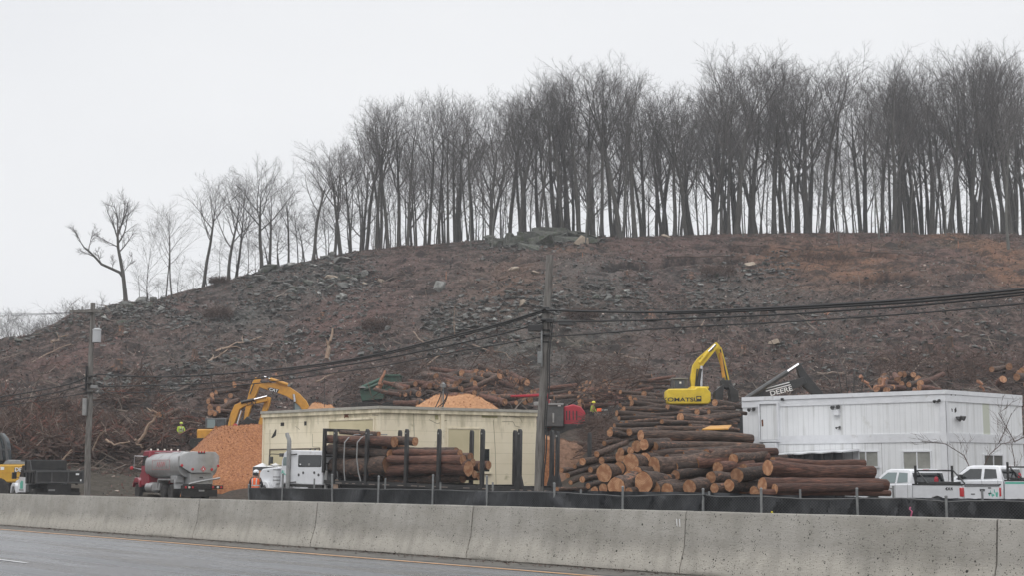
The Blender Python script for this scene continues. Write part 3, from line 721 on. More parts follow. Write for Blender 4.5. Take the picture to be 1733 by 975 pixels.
for rn, u, Y, isthin in spots:
    X = (u-CX)/F*Y*.993; z = ground(X, Y) if Y < 262 else base_z(X, Y)
    # height: crown tops follow the skyline of the photograph at the front rows
    vt = interp(TOP, u) + tr_rnd.uniform(-2, 18) + (26 if isthin else 0)
    ztop = P(u, vt, interp(RY, u)+6).z; H = max(14, (ztop - z)*tr_rnd.uniform(.97, 1.02))
    if rn == 'deep row': H *= tr_rnd.uniform(.9, 1.03)
    if isthin: H *= tr_rnd.uniform(.62, .95)
    big = 'wide-forked' if not isthin else 'thin'
    i = tr_rnd.randrange(len(thin) if isthin else len(specs)); s_ = (thin if isthin else specs)[i]
    if not isthin: big = ['sturdy', 'straight', 'broad-forked', 'tall narrow', 'low-forked', 'slim', 'spreading', 'high-crowned'][i]
    else: big = ['thin', 'thin twiggy', 'spindly'][i]
    mk = mark(u); key = (rn, mk); cnt[key] = cnt.get(key, 0) + 1
    lab = 'bare %s tree, %s of the %s above %s' % (big, ordw(cnt[key]), rn, mk)
    arr = PR_THIN if isthin else PR_BIG
    if arr[i] is None: arr[i] = make_tree('bare_tree', lab, (0,0,0), s_, group='bare trees of the ridge wood'); fresh = True
    else: fresh = False
    sc = H/arr[i]['_h']; wsc = H/27*tr_rnd.uniform(.8, 1.2)
    Mx = Matrix.Translation((X, Y, z)) @ Matrix.Rotation(tr_rnd.uniform(0, 6.28), 4, 'Z') @ Matrix.Rotation(R(tr_rnd.gauss(0, 1.8)), 4, 'X') @ Matrix.Diagonal((wsc, wsc, sc, 1))
    if fresh: arr[i].matrix_basis = Mx
    else: dup(arr[i], Mx, lab)
# pale thin trees left standing at the cut edge, their feet lower than the crest
for k, (u, vb, vt, wd) in enumerate(((797,420,190,.8),(833,424,210,1.),(858,418,230,.6),(990,412,240,1.1),(1012,408,260,.7),(1052,402,190,1.2),(1258,402,180,.9),(1420,420,250,.8),(1488,404,150,1.),(1497,402,200,.7),(1543,398,160,1.),(1708,424,140,1.4),(1600,398,250,.8),(703,418,260,.7),(948,400,300,.8),(925,402,310,.7))):
    g = G(u, vb); s = F/g.y; H = (vb-vt)/s; i = k % 3
    sw = wd*.75
    ds = ['slim', 'straight', 'short', 'tall', 'leaning'][k % 5]
    lab = 'pale grey %s trunk at the cut edge, %s of these from the left' % (ds, ordw(1 + sorted([797,833,858,990,1012,1052,1258,1420,1488,1497,1543,1708,1600,703,948,925]).index(u)))
    t = dup(PR_THIN[i], Matrix.Translation(g - Vector((0,0,.2))) @ Matrix.Rotation(k*1.3, 4, 'Z') @ Matrix.Diagonal((sw, sw, H/PR_THIN[i]['_h'], 1)), lab, 'pale trunks at the cut edge')
    t.name = 'bare_tree'
    for ch in t.children:
        if ch.name.startswith('trunk'):
            ch.data = ch.data.copy(); ch.data.materials[0] = M['palebark']
# the loose line of single trees stepping down the left shoulder: (u foot, v foot, v top, kind, width, thin?, label)
LEFT = [
 (240,506,368,1,.7,1,'thin bare tree with few short forks, right of the big-limbed tree'),
 (228,506,440,2,.6,1,'low twiggy sapling between the two leftmost tall trees'),
 (272,504,352,0,.9,1,'slender bare tree with fine pale crown, third tall one from left'),
 (283,502,338,2,.9,1,'slender straight bare tree just left of the large shoulder tree'),
 (292,500,430,1,.7,1,'small twiggy tree at the foot of the slender pair'),
 (334,489,293,3,.95,0,'tall bare tree with narrow high V-forked crown alone on the shoulder'),
 (362,482,400,2,.6,1,'short thin sapling on the shoulder beside the uprooted root clump'),
 (379,473,284,6,.62,0,'tall bare tree behind the root clump, left of the closely paired trunks'),
 (391,472,300,4,.5,0,'bare tree forked low, right half of the closely paired trunks'),
 (412,469,340,1,.8,1,'thin leaning bare tree between paired trunks and the broad tree'),
 (436,463,266,2,.7,0,'broad dark-crowned bare tree midway along the left shoulder'),
 (449,459,292,0,.6,0,'bare tree close behind the broad dark-crowned one'),
 (463,456,350,0,.8,1,'thin young tree under the broad dark-crowned one'),
 (482,448,300,5,.75,0,'slightly leaning bare tree left of the tall clean-stemmed tree'),
 (498,445,330,2,.9,1,'thin twiggy tree beside the tall clean-stemmed tree'),
 (523,442,250,7,.9,0,'tall clean-stemmed bare tree with wide fork, standing clear on the shoulder'),
 (546,434,300,1,.9,1,'thin twiggy tree just right of the clean-stemmed tree'),
 (560,432,240,3,.75,0,'bare tree near the top of the shoulder with upright narrow crown'),
 (572,430,228,6,.7,0,'full-crowned bare tree at the top of the left shoulder'),
 (586,427,260,0,1.,1,'thin bare tree closing the gap before the ridge wood'),
 (588,428,236,5,.75,0,'slim dark tree at the corner where the ridge wood begins'),
]
k_left = 0
for (u, vb, vt, i, wd, th, lab) in LEFT:
    yy = interp(RY, u) - 1 + (k_left % 3)*1.5; k_left += 1; xx = (u-CX)/F*yy*.993; g = Vector((xx, yy, ground(xx, yy)-.2)); H = P(u, vt, yy).z - g.z
    src = (PR_THIN if th else PR_BIG)[i if not th else i % 3]
    if src is None: src = next(p for p in PR_BIG if p)
    sw = H/27*(.95+wd*.3)
    dup(src, Matrix.Translation(g) @ Matrix.Rotation(u*1.7, 4, 'Z') @ Matrix.Diagonal((sw, sw, H/src['_h'], 1)), lab, 'single trees down the left shoulder')
# thicket of thin stems between them
BK = [(300,470,.45),(320,455,.5),(350,440,.5),(400,410,.6),(425,400,.6),(455,390,.7),(470,380,.7),(505,370,.7),(515,360,.7),(535,350,.7),(550,345,.7),(575,340,.8),(590,330,.8),(262,470,.4),(250,462,.4)]
for k, (u, vt, wd) in enumerate(BK):
    vb = interp(RIDGE, u); yr = interp(RY, u)+9+k % 5; X = (u-CX)/F*yr; z = ground(X, yr); H = P(u, vt, yr).z - z
    dup(PR_THIN[k % 3], Matrix.Translation((X, yr, z-.3)) @ Matrix.Rotation(k*2.1, 4, 'Z') @ Matrix.Diagonal((wd*1.2, wd*1.2, H/27, 1)), 'low twiggy thicket stem behind the shoulder trees, %s from the left' % ordw(1+sorted(b[0] for b in BK).index(u)), 'thicket stems behind the left shoulder')
# leftmost tree with its great horizontal limb
g = G(213, 512); s = F/g.y
t = thing('bare_tree', 'leftmost tall bare tree with a long crooked limb sweeping out to the left', 'tree', g, group='single trees down the left shoulder')
tr = MB(); cr = MB(); r2 = random.Random(5)
def wp(u, v, dy=0): return P(u, v, g.y+dy) - g
trunk = [(213,516),(212,500),(210,480),(208,462),(204,440),(200,420),(199,400)]
tr.tube([wp(*p) for p in trunk], [.36,.3,.27,.25,.22,.19,.16], 8)
limb = [(210,472),(203,461),(190,455),(172,447),(162,436),(150,424),(142,418)]
tr.tube([wp(*p) for p in limb], [.2,.2,.18,.17,.15,.12,.1], 7)
spec = {'levels': 3, 'n': (6, 6, 5, 3)}
for (a, b, rad, ln) in (((199,400),(203,370),.15,5),((199,402),(188,385),.12,4.4),((201,410),(216,385),.12,4.6),((203,425),(215,408),.1,3.2),((142,418),(128,404),.09,3.0),((150,424),(152,400),.07,3.0),((162,436),(150,431),.06,2.2),((172,447),(166,425),.05,2),((208,462),(222,440),.06,2.5),((190,455),(190,440),.05,1.6),((200,418),(180,408),.09,3),((199,400),(212,350),.13,5),((199,395),(195,350),.12,4.6)):
    d = wp(*b) - wp(*a); d.y += r2.uniform(-.8,.8); grow(cr, wp(*a), d.normalized(), ln, rad, 0, r2, spec)
build('trunk', tr, M['treebark'], t, fix=False); build('crown', cr, M['twigs'], t, fix=False, smooth=False)
# far low trees past the left end of the ridge
k = 0
for (u, vt, wd) in ((6,528,1),(22,540,.8),(38,532,1),(52,540,.9),(70,546,.8),(84,533,1),(98,528,1),(112,518,1.1),(125,512,1.1),(137,508,1.1),(150,518,1),(-12,535,1),(62,550,.8),(30,548,.8),(104,536,.9)):
    Y = 262 + (k*37) % 23; X = (u-CX)/F*Y; z = base_z(X, Y)-1; H = P(u, vt, Y).z - z; k += 1
    sw = H/27*1.9
    dup(PR_THIN[k % 3], Matrix.Translation((X, Y, z)) @ Matrix.Rotation(k*1.9, 4, 'Z') @ Matrix.Diagonal((sw, sw, H/27, 1)), 'faint far-off bare tree past the ridge end, %s from the left' % ordw(1+sorted([6,22,38,52,70,84,98,112,125,137,150,-12,62,30,104]).index(u)), 'far-off trees past the left end of the ridge')
# two young stems in front of the slope behind the white building
for (u, vt, lab) in ((1440,560,'young bare multi-stemmed sapling rising behind the white building roof'),):
    Y = 96; X = (u-CX)/F*Y; z = ground(X, Y); H = P(u, vt, Y).z - z
    t = thing('sapling', lab, 'sapling', (X, Y, z)); tr = MB(); cr = MB(); r2 = random.Random(9); sp = {'levels': 3, 'n': (6, 4, 3, 3)}
    for q in ((-.9,.0),(-.35,.1),(.25,-.1),(1.0,0)):
        d = Vector((q[0]*.3, q[1], 1)).normalized(); pts = [Vector((q[0]*.3,0,-.2)), Vector((q[0]*.5,0,H*.3)), Vector((q[0]*.9,0,H*.6))]; tr.tube(pts, [.05,.04,.03], 5)
        grow(cr, pts[-1], d, H*.45, .028, 1, r2, sp); grow(cr, pts[1], (d+Vector((q[0],0,0))*.4).normalized(), H*.35, .022, 2, r2, sp)
    build('trunk', tr, M['treebark'], t, fix=False); build('crown', cr, M['twigs'], t, fix=False, smooth=False)
# ------------------------------------------------------------ rocks, stumps, brush on the cleared slope
def rock_mesh(seed, flat=.6, n=16, mats=None):
    r = random.Random(seed); mb = MB(); pts = []
    for _ in range(n):
        p = rvec(r); p.normalize(); p = Vector((p.x, p.y*.8, p.z*flat))*r.uniform(.75, 1.0); pts.append(p)
    mb.hull(pts); return mb.mesh('boulder', mats or M['rock'])
ROCKS = [rock_mesh(i, (.45,.6,.3,.7,.5,.35)[i]) for i in range(6)]
ROCKS += [rock_mesh(i+20, (.45,.6,.3,.7,.5,.35)[i], mats=M['rock_dark']) for i in range(6)]
rk = random.Random(11); nrock = [0]
def place_rock(u, v, wpx, region, desc=None, pale=False, idx=None, hfac=None, yshift=0):
    g = G(u, v); s = F/g.y; a = wpx/s/2*1.25
    i = idx if idx is not None else rk.randrange(6)
    if 'outcrop' in region or (idx is None and not pale and rk.random() < .28): i += 6
    me = ROCKS[i]
    if pale: me = me.copy(); me.materials[0] = M['palerock']
    o = bpy.data.objects.new('boulder', me); COL.objects.link(o)
    o.matrix_basis = Matrix.Translation(g + Vector((0, yshift, a*.12))) @ Euler((rk.uniform(-.35,.15), rk.uniform(-.35,.35), rk.uniform(0, 6.28))).to_matrix().to_4x4() @ Matrix.Diagonal((a, a*rk.uniform(.8,1.2), a*(hfac or rk.uniform(.7,1.2)), 1))
    tag(o, desc or region, 'boulder', 'grey boulders on the cleared slope'); return o
# named ones first
place_rock(562,472,26,'','tan-topped flat boulder beside a paler slab on the left shoulder',True,5,.9)
place_rock(588,476,18,'','small tilted pale slab just right of the tan-topped boulder',True,2,.8)
place_rock(984,412,30,'','orange-tan split boulder at the right end of the crest outcrop',True,3,1.1)
place_rock(1126,401,26,'','flat pinkish slab lying on the crest right of the outcrop',True,2,.5)
place_rock(745,492,30,'','grey pyramid-shaped boulder left of the orange soil patch',False,1,1.4)
place_rock(618,483,14,'','small pale rock on the shoulder right of the tilted slab',True,0)
place_rock(645,479,12,'','smallest pale rock, between tilted slab and pyramid boulder',True,4)
place_rock(870,460,20,'','pale angular rock near the top of the orange soil patch',True,1)
place_rock(905,465,16,'','pale flat rock just left of the tall utility pole top',True,2)
place_rock(1270,453,26,'','pale ledge rock below the long dark crest cut',True,2)
place_rock(1310,583,20,'','pale rounded rock on the slope above the black digger arm',True,4)
place_rock(885,523,16,'','pale squarish rock left of the pole beside the cable bracket',True,3)
place_rock(1500,617,30,'','pale flat slab on the slope above the white building',True,2,.7)
place_rock(198,765,22,'','pale rounded boulder at the bank foot left of the tank truck',True,4)
place_rock(130,815,20,'','pale rock behind the black dump truck tailgate',True,1)
REG = [ # name, u0,u1, centre line v at u0,u1, spread, count, size range
 ('on the low left crest', 195, 275, 522, 515, 9, 14, (10, 30)),
 ('at the far left end of the slope', 0, 130, 574, 545, 12, 9, (9, 22)),
 ('in the stony patch below the leftmost trees', 170, 330, 545, 530, 22, 16, (7, 17)),
 ('in the broken rock field on the left shoulder', 420, 620, 505, 468, 24, 44, (9, 27)),
 ('along the crest edge of the left shoulder', 420, 590, 468, 433, 7, 16, (12, 34)),
 ('in the crest outcrop above the utility pole', 828, 1000, 412, 402, 9, 38, (14, 44)),
 ('in the stone scatter left of the utility pole', 740, 915, 555, 520, 26, 40, (7, 19)),
 ('in the stone scatter right of the utility pole', 935, 1080, 520, 490, 28, 28, (7, 18)),
 ('below the long dark crest cut', 1180, 1330, 480, 455, 15, 18, (8, 18)),
 ('on the slope above the crane-like yellow arm', 1150, 1330, 540, 505, 22, 12, (6, 13)),
 ('above the two ochre excavators', 330, 640, 620, 560, 26, 22, (7, 17)),
 ('along the lower slope behind the left pole', 170, 330, 665, 640, 16, 12, (7, 16)),
 ('on the slope above the white building', 1330, 1700, 560, 600, 45, 14, (6, 13)),
]
for (nm, u0, u1, v0, v1, sp, num, (a, b)) in REG:
    us = sorted(rk.uniform(u0, u1) for _ in range(num))
    for k, u in enumerate(us):
        v = lerp(v0, v1, (u-u0)/(u1-u0)) + rk.gauss(0, sp*.6); wpx = a + (b-a)*rk.random()**2
        ridge_v = interp(RIDGE, u)
        if v < ridge_v + 1: v = ridge_v + rk.uniform(1, 6)
        place_rock(u, v, wpx, '%s grey boulder %s, %s from the left' % ('large' if wpx > b*.75 else 'small' if wpx < a*1.25 else 'mid-sized', nm, ordw(k+1)))
# stacked slabs of the outcrop
for k, (u, v, wd, hf) in enumerate(((900,404,50,.5),(930,398,60,.5),(955,396,50,.4),(870,412,44,.5),(915,414,46,.6),(895,420,40,.5),(960,408,46,.45),(940,388,56,.35))):
    g = G(u, max(v, interp(RIDGE, u)+2)); s = F/g.y; a = wd/s/2; mb = MB(); r2 = random.Random(80+k)
    pts = [Vector((r2.choice((-1,1))*r2.uniform(.7,1)*a, r2.choice((-1,1))*r2.uniform(.6,1)*a*.7, r2.choice((-.3,1))*r2.uniform(.7,1)*a*hf)) for _ in range(14)]
    mb.hull(pts); o = build('rock_slab', mb, M['rock_dark'], smooth=False); o.location = g + Vector((0, 0, (interp(RIDGE, u)-v)/s*.5 if v < interp(RIDGE, u) else -.1)); o.rotation_euler = (r2.uniform(-.1,.1), r2.uniform(-.12,.12), r2.uniform(-.4,.4))
    tag(o, 'mossy dark flat slab of the crest outcrop, %s of its layered slabs from the left' % ordw(1+sorted([900,930,955,870,915,895,960,940]).index(u)), 'rock slab', 'layered slabs of the crest outcrop')
# uncountable small stones
mb = MB(); r2 = random.Random(12)
def rubble_at(g, q, rr):
    mb.hull([g + Vector((rr.uniform(-q,q), rr.uniform(-q,q), rr.uniform(-q*.3,q*.7))) for _ in range(8)])
for (nm, u0, u1, v0, v1, sp, num, _) in REG:
    for _ in range(num*19):
        u = r2.uniform(u0-25, u1+25); v = lerp(v0, v1, (u-u0)/(u1-u0)) + r2.gauss(0, sp); 
        if v < interp(RIDGE, u)+1: continue
        rubble_at(G(u, v), r2.uniform(.10, .48), r2)
for _ in range(3800):
    Y = r2.uniform(112, 225); X = r2.uniform(-.37, .38)*Y; g = Vector((X, Y, ground(X, Y)))
    if Y > interp(RY, CX+F*X/Y): continue
    rubble_at(g, r2.uniform(.07, .25), r2)
o = build('rubble', mb, M['rock'], smooth=False, fix=False); o['kind'] = 'stuff'; o['label'] = 'small grey stones scattered over the cleared slope'; o['category'] = 'rubble'
# brush: fallen twigs and branches, stems lying every way
def brush(name, items, mt, label):
    mb = MB(); r = random.Random(len(name)*7+len(items))
    for (g, L_, rad, up) in items:
        d = Vector((r.gauss(0,1), r.gauss(0,.7), r.gauss(0, .25)+up)).normalized(); p = g + Vector((0,0,r.uniform(.0,.12)))
        a, b = p - d*L_*.5, p + d*L_*.5
        if a.z < g.z - .1: sh = g.z - .05 - a.z; a.z += sh; b.z += sh
        mid = (a+b)/2 + rvec(r)*L_*.12
        mb.twig(a, mid, rad, rad*.8); mb.twig(mid, b, rad*.8)
        if r.random() < .5: mb.twig(mid, mid + (d + rvec(r)*.7).normalized()*L_*.4, rad*.6)
    o = build(name, mb, mt, smooth=False, fix=False); o['kind'] = 'stuff'; o['label'] = label; o['category'] = 'brush'; return o
r2 = random.Random(31)
def slope_pts(num, y0=108, y1=226, low=1.):
    out = []
    while len(out) < num:
        Y = y0 + (y1-y0)*r2.random()**low; X = r2.uniform(-.375, .38)*Y
        if Y < interp(RY, CX+F*X/Y)+1: out.append(Vector((X, Y, ground(X, Y))))
    return out
brush('scattered_brush', [(g, r2.uniform(.5,2.4), r2.uniform(.025,.065), .12) for g in slope_pts(9000, low=1.25) if noise.noise(Vector((g.x*.09, g.y*.06, 4))) + .5*noise.noise(Vector((g.x*.3, g.y*.2, 9))) > .02], M['stickdark'], 'dark broken twigs lying all over the cleared slope')
brush('slash', [(g, r2.uniform(1.2,4.2), r2.uniform(.03,.08), .1) for g in slope_pts(1100, low=1.7)], mat('grey_slash', (.10,.08,.065), (.20,.16,.13), .5, .9), 'greyish-brown felled limbs strewn over the cleared slope')
brush('pale_twigs', [(g, r2.uniform(.3,1.5), r2.uniform(.015,.04), .25) for g in slope_pts(2800, low=1.4)], M['stick'], 'pale splintered twigs lying all over the cleared slope')
brush('brambles', [(g, r2.uniform(.4,1.3), r2.uniform(.012,.03), 1.6) for g in slope_pts(8000) if noise.noise(Vector((g.x*.07, g.y*.06, 14))) > .0], mat('bramble_stem', (.075,.04,.034), (.13,.075,.062), .3, .95), 'short reddish-brown stems standing over the cleared slope')
def area(u0, u1, v0, v1, num):
    out = []
    for _ in range(num):
        u = r2.uniform(u0, u1); v = r2.uniform(v0(u) if callable(v0) else v0, v1(u) if callable(v1) else v1); out.append(G(u, v, y0=97))
    return out
# the long heap of grubbed roots and limbs along the left foot
heap = [g for g in area(-10, 345, 675, 790, 7500) if noise.noise(Vector((g.x*.16, g.y*.22, 7))) + .35 - .9*smooth01((g.x/g.y*F+CX-250)/110) - .5*smooth01((g.y-118)/10) + .9*noise.noise(Vector((g.x*.5, g.y*.5, 2))) > r2.uniform(0, .35)][:3800]
heap = [g for g in heap if not (292 < g.x/g.y*F+CX < 318 and g.y < 118) and not (g.x/g.y*F+CX > 160 and g.y < 112.5)]
items = [(g + Vector((0,0,r2.uniform(0,1.1 + 1.6*max(0, noise.noise(Vector((g.x*.3, g.y*.3, 1))))))), r2.uniform(.7,3.2), r2.uniform(.025,.085), .35) for g in heap]
brush('root_heap_brush', items, M['stickdark'], 'tangled dark brush heap along the foot of the slope behind the trucks')
brush('root_heap_sticks', [(g + Vector((0,0,r2.uniform(.3,1.7))), r2.uniform(.6,2.2), r2.uniform(.012,.035), .4) for g in heap[:620]], M['stick'], 'paler sticks poking out of the brush heap behind the trucks')
brush('root_heap_reddish', [(g + Vector((0,0,r2.uniform(.1,1.7))), r2.uniform(.5,2.0), r2.uniform(.03,.09), .3) for g in heap[1050:1800]], mat('reddish_root', (.16,.06,.04), (.09,.04,.03), 1, .9), 'reddish torn roots in the brush heap behind the trucks')
# brush beside the log pile and behind the white building
h2 = [g for g in (G(r2.uniform(985,1045), r2.uniform(722,785), y0=70) for _ in range(420))]
brush('log_pile_brush', [(g + Vector((0,-.3,r2.uniform(.05,.7))), r2.uniform(.8,2.4), r2.uniform(.015,.035), .2) for g in h2], M['stickdark'], 'leafless brush heaped at the left end of the roadside log pile')
# leaf litter, bark and wood scraps: small flat pieces on the bare soil
mb = MB(); r4 = random.Random(99)
for g in slope_pts(30000, 100, 228, .9):
    q = r4.uniform(.05, .17); d = rvec(r4)*q; e = rvec(r4)*q; n_ = noise.noise(Vector((g.x*.05, g.y*.05, 20)))
    x = r4.random(); mb.cur = 0 if x < .40+n_*.3 else 1 if x < .50+n_*.3 else 2 if x < .86 else 3
    c = g + Vector((0,0,r4.uniform(.02,.14))); mb.add([c-d, c+e, c+d, c-e], [(0,1,2,3)])
o = build('leaf_litter', mb, [mat('red_litter', (.15,.075,.062), rough=.9), mat('pale_litter', (.33,.27,.23), rough=.9), mat('dark_litter', (.020,.016,.014), rough=.95), mat('grey_litter', (.17,.165,.15), rough=.9)], smooth=False, fix=False); o['kind'] = 'stuff'; o['label'] = 'leaf litter and bark scraps lying over the cleared slope'; o['category'] = 'litter'
h3 = area(1480, 1760, 615, 668, 700)
brush('brush_behind_building', [(g + Vector((0,0,r2.uniform(.1,1.2))), r2.uniform(.8,2.4), r2.uniform(.02,.05), .4) for g in h3], M['stickdark'], 'reddish brush heap behind the white building')
h5 = area(670, 905, 640, 695, 520) + area(965, 1100, 645, 700, 420) + area(345, 425, 660, 712, 260) + area(585, 690, 650, 700, 160)
brush('slash_on_piles', [(g + Vector((0,-.5,r2.uniform(.3,1.9))), r2.uniform(.9,3.0), r2.uniform(.02,.05), .3) for g in h5], M['stickdark'], 'dark limbs and tops tangled over the log piles behind the buildings')
# dark thorny mounds
for (u, v, a, lab) in ((1395,447,38,'dark thorny mound of grubbed brush under the crest at right'),(985,545,26,'dark brush mound low in the stones right of the utility pole'),(1215,470,28,'dark brush mound under the long crest cut'),(372,540,24,'dark brush mound in the stones of the left shoulder'),(372,470,16,'dark uprooted root clump on the shoulder skyline'),(640,560,26,'dark brush mound midway up the slope above the green machine')):
    c = G(u, v); s = F/c.y; mb = MB(); r3 = random.Random(u)
    for _ in range(700):
        p = rvec(r3); p.z = abs(p.z); q = c + Vector((p.x*a/s/1.0, p.y*a/s, p.z*a/s*.55)); d = rvec(r3).normalized(); L_ = r3.uniform(.4,1.2); mb.twig(q, q+d*L_, r3.uniform(.02,.05))
    o = build('brush_mound', mb, M['stickdark'], smooth=False, fix=False); tag(o, lab, 'brush mound')
# stumps
def stump_mesh(seed):
    r = random.Random(seed); mb = MB(); H = r.uniform(.6,1.2)
    pts = [Vector((0,0,-.3)), Vector((0,0,.1)), Vector((.02,0,H*.5)), Vector((.05,.02,H))]
    mb.tube(pts, [.62,.45,.36,.33], 10, cap=False)
    for k in range(5):
        a = k*1.26 + r.uniform(-.3,.3); mb.tube([Vector((0,0,.15)), Vector((math.cos(a)*.55, math.sin(a)*.55, .0)), Vector((math.cos(a)*1.0, math.sin(a)*1.0, -.25))], [.2,.12,.05], 6)
    top = MB(); top.tube([Vector((.05,.02,H-.03)), Vector((.05,.02,H+.01))], [.33,.325], 10); return mb, top
def stump(u, v, sc, lab, fresh=False):
    g = G(u, v); s = F/g.y; t = thing('tree_stump', lab, 'stump', g, rz=u, group='cut stumps on the slope')
    a, b = stump_mesh(u); build('bark', a, M['bark'], t); build('cut_top', b, M['torn'] if fresh else M['cut'], t)
    t.scale = (sc, sc, sc)
for (u, v, sc, lab, fr) in ((1293,545,1.3,'freshly cut orange stump just below the cables right of centre',True),(1570,600,1.4,'torn orange stump on the slope above the white building',True),(1607,596,1.1,'dark squat stump right of the torn orange one',False),(1530,418,1.0,'grey stump near the crest under the right wood',False),(645,712,1.1,'dark stump behind the cream building roof',False),(205,572,1.0,'dark stump left of the grey transformer on the left pole',False),(200,626,1.3,'dark stump on the red soil right of the left pole',False),(1103,545,1.0,'orange topped stump left of the cut stump under the cables',True),(1060,470,.9,'brown stump high on the slope right of the pole top',False),(1450,520,.9,'stump on the bare slope under the right cables',False),(1260,600,1.0,'stump on the slope just right of the yellow arm',False),(545,540,.9,'low stump above the long pale fallen branch',False),(830,600,.9,'stump on the slope left of the pole meter box',False),(1350,470,1.0,'stump beside the dark thorny mound',False),(1170,470,1.0,'stump beside the brush mound under the crest cut',False),(1640,640,1.3,'stump in the brush behind the white building right end',False),(472,640,1.,'stump above the ochre excavator arm',False),(330,610,.9,'stump on the red slope right of the left pole',False)):
    stump(u, v, sc, lab, fr)
# single fallen branches and leaning snags one can point to
def branch(lab, pts, rad, mt='palestick', lift=.15, forks=2, name='fallen_branch', cat='branch', Y=None):
    w_ = []
    for (u, v) in pts:
        g = G(u, v) if Y is None else P(u, v, Y)
        w_.append(g + Vector((0, 0, lift)))
    mb = MB(); n = len(w_); fine = []
    r = random.Random(int(pts[0][0]))
    for a, b in zip(w_, w_[1:]):
        for k in range(3): fine.append(a.lerp(b, k/3) + rvec(r)*rad*.8)
    fine.append(w_[-1]); k = len(fine)
    mb.tube(fine, [rad*(1-.6*i/(k-1)) for i in range(k)], 6)
    for q in range(forks):
        i = r.randrange(1, k-1); d = (fine[i+1]-fine[i]).normalized(); d = (d + rvec(r)*.8 + Vector((0,0,.4))).normalized(); L_ = (w_[-1]-w_[0]).length*r.uniform(.15,.35)
        mb.tube([fine[i], fine[i] + d*L_*.5, fine[i] + (d + rvec(r)*.3)*L_], [rad*.5, rad*.35, rad*.12], 5)
    return tag(build(name, mb, M[mt]), lab, cat, 'fallen branches on the slope')
branch('long pale stripped trunk lying on the slope above the ochre excavators', [(366,597),(400,586),(442,573)], .17)
branch('shorter pale branch below the long stripped trunk', [(352,616),(370,606),(385,598)], .13)
branch('leaning bleached snag standing on the slope right of the excavators', [(553,608),(557,585),(563,556)], .22, Y=132, lift=0, name='snag', cat='snag')
branch('thin white branch bent down above the log heap', [(800,593),(830,598),(855,600),(866,614)], .07)
branch('thin forked branch standing in the slope middle', [(770,578),(768,545),(770,520)], .06, Y=150, lift=0)
branch('crooked grey limb arched over the left brush heap', [(232,750),(250,725),(262,705),(264,700),(250,692)], .13, Y=112, lift=0)
branch('crooked limb lying along the left brush heap', [(180,745),(195,753),(220,748)], .1, Y=111, lift=0)
branch('bent pale limb at the right of the left brush heap', [(229,745),(232,755),(243,758)], .12, Y=110, lift=0)
branch('upright thin stick in the left brush heap', [(157,762),(168,740),(179,727)], .06, Y=109, lift=0)
branch('pale stick poking up behind the black dump bed', [(105,780),(114,770),(122,762)], .07, Y=98, lift=0)
branch('grey stripped log on the far left slope', [(55,616),(90,600),(120,585)], .1)
branch('pale log on the slope near the left pole top', [(88,583),(100,576),(115,572)], .16)
branch('orange torn branch behind the green machine', [(640,655),(644,650),(652,628)], .22, mt='torn', Y=125, lift=0)
branch('orange torn root elbow on the slope above the white building', [(1571,592),(1572,600),(1582,604)], .2, mt='torn', Y=150, lift=0, forks=0)
branch('thin white branch on the slope right of the digger arm', [(1540,640),(1560,618),(1600,618),(1640,626)], .08, mt='stick')
branch('long grey limb behind the digger arm', [(1385,640),(1410,638),(1435,637)], .12, mt='stick')
branch('curved dead limb above the white building roof', [(1480,650),(1500,640),(1520,632)], .12, mt='stick')
branch('pale crossed branch below the cables near the pole', [(722,625),(745,610),(760,600)], .09)
branch('pale thin branch left of the log heap', [(535,650),(560,640),(583,640)], .08)
branch('thin snag left of the log heap', [(700,565),(712,580),(722,590)], .07)
branch('slanted pale stick right of the utility pole', [(1040,600),(1060,608),(1095,612)], .07)
branch('short bleached stick on the slope under the right cables', [(1180,560),(1187,555),(1193,548)], .08)
branch('splintered pale branch under the crest at right', [(1395,540),(1400,536),(1408,530)], .09, mt='torn')
branch('long dark fallen trunk along the crest cut', [(1130,440),(1180,436),(1265,434)], .16, mt='stickdark')
branch('dark fallen trunk continuing right along the crest', [(1240,418),(1330,424),(1420,429)], .14, mt='stickdark')
branch('dark fallen trunk right of the thorny mound', [(1450,430),(1520,432),(1560,434)], .14, mt='stickdark')
for k, (u, v0, v1, lab) in enumerate(((755,474,460,'orange survey stake on the slope left of the orange patch'),(986,436,427,'pale survey stake under the outcrop boulder'),(1622,420,407,'pale survey stake near the orange dirt track'))):
    g = G(u, v0); mb = MB(); h = (v0-v1)*g.y/F; mb.prism([(-.05,-.2),(.05,-.2),(.05,h-.08),(0,h),(-.05,h-.08)], -.03, .03); o = build('survey_stake', mb, M['torn']); o.location = g; tag(o, lab, 'stake', 'survey stakes on the slope')
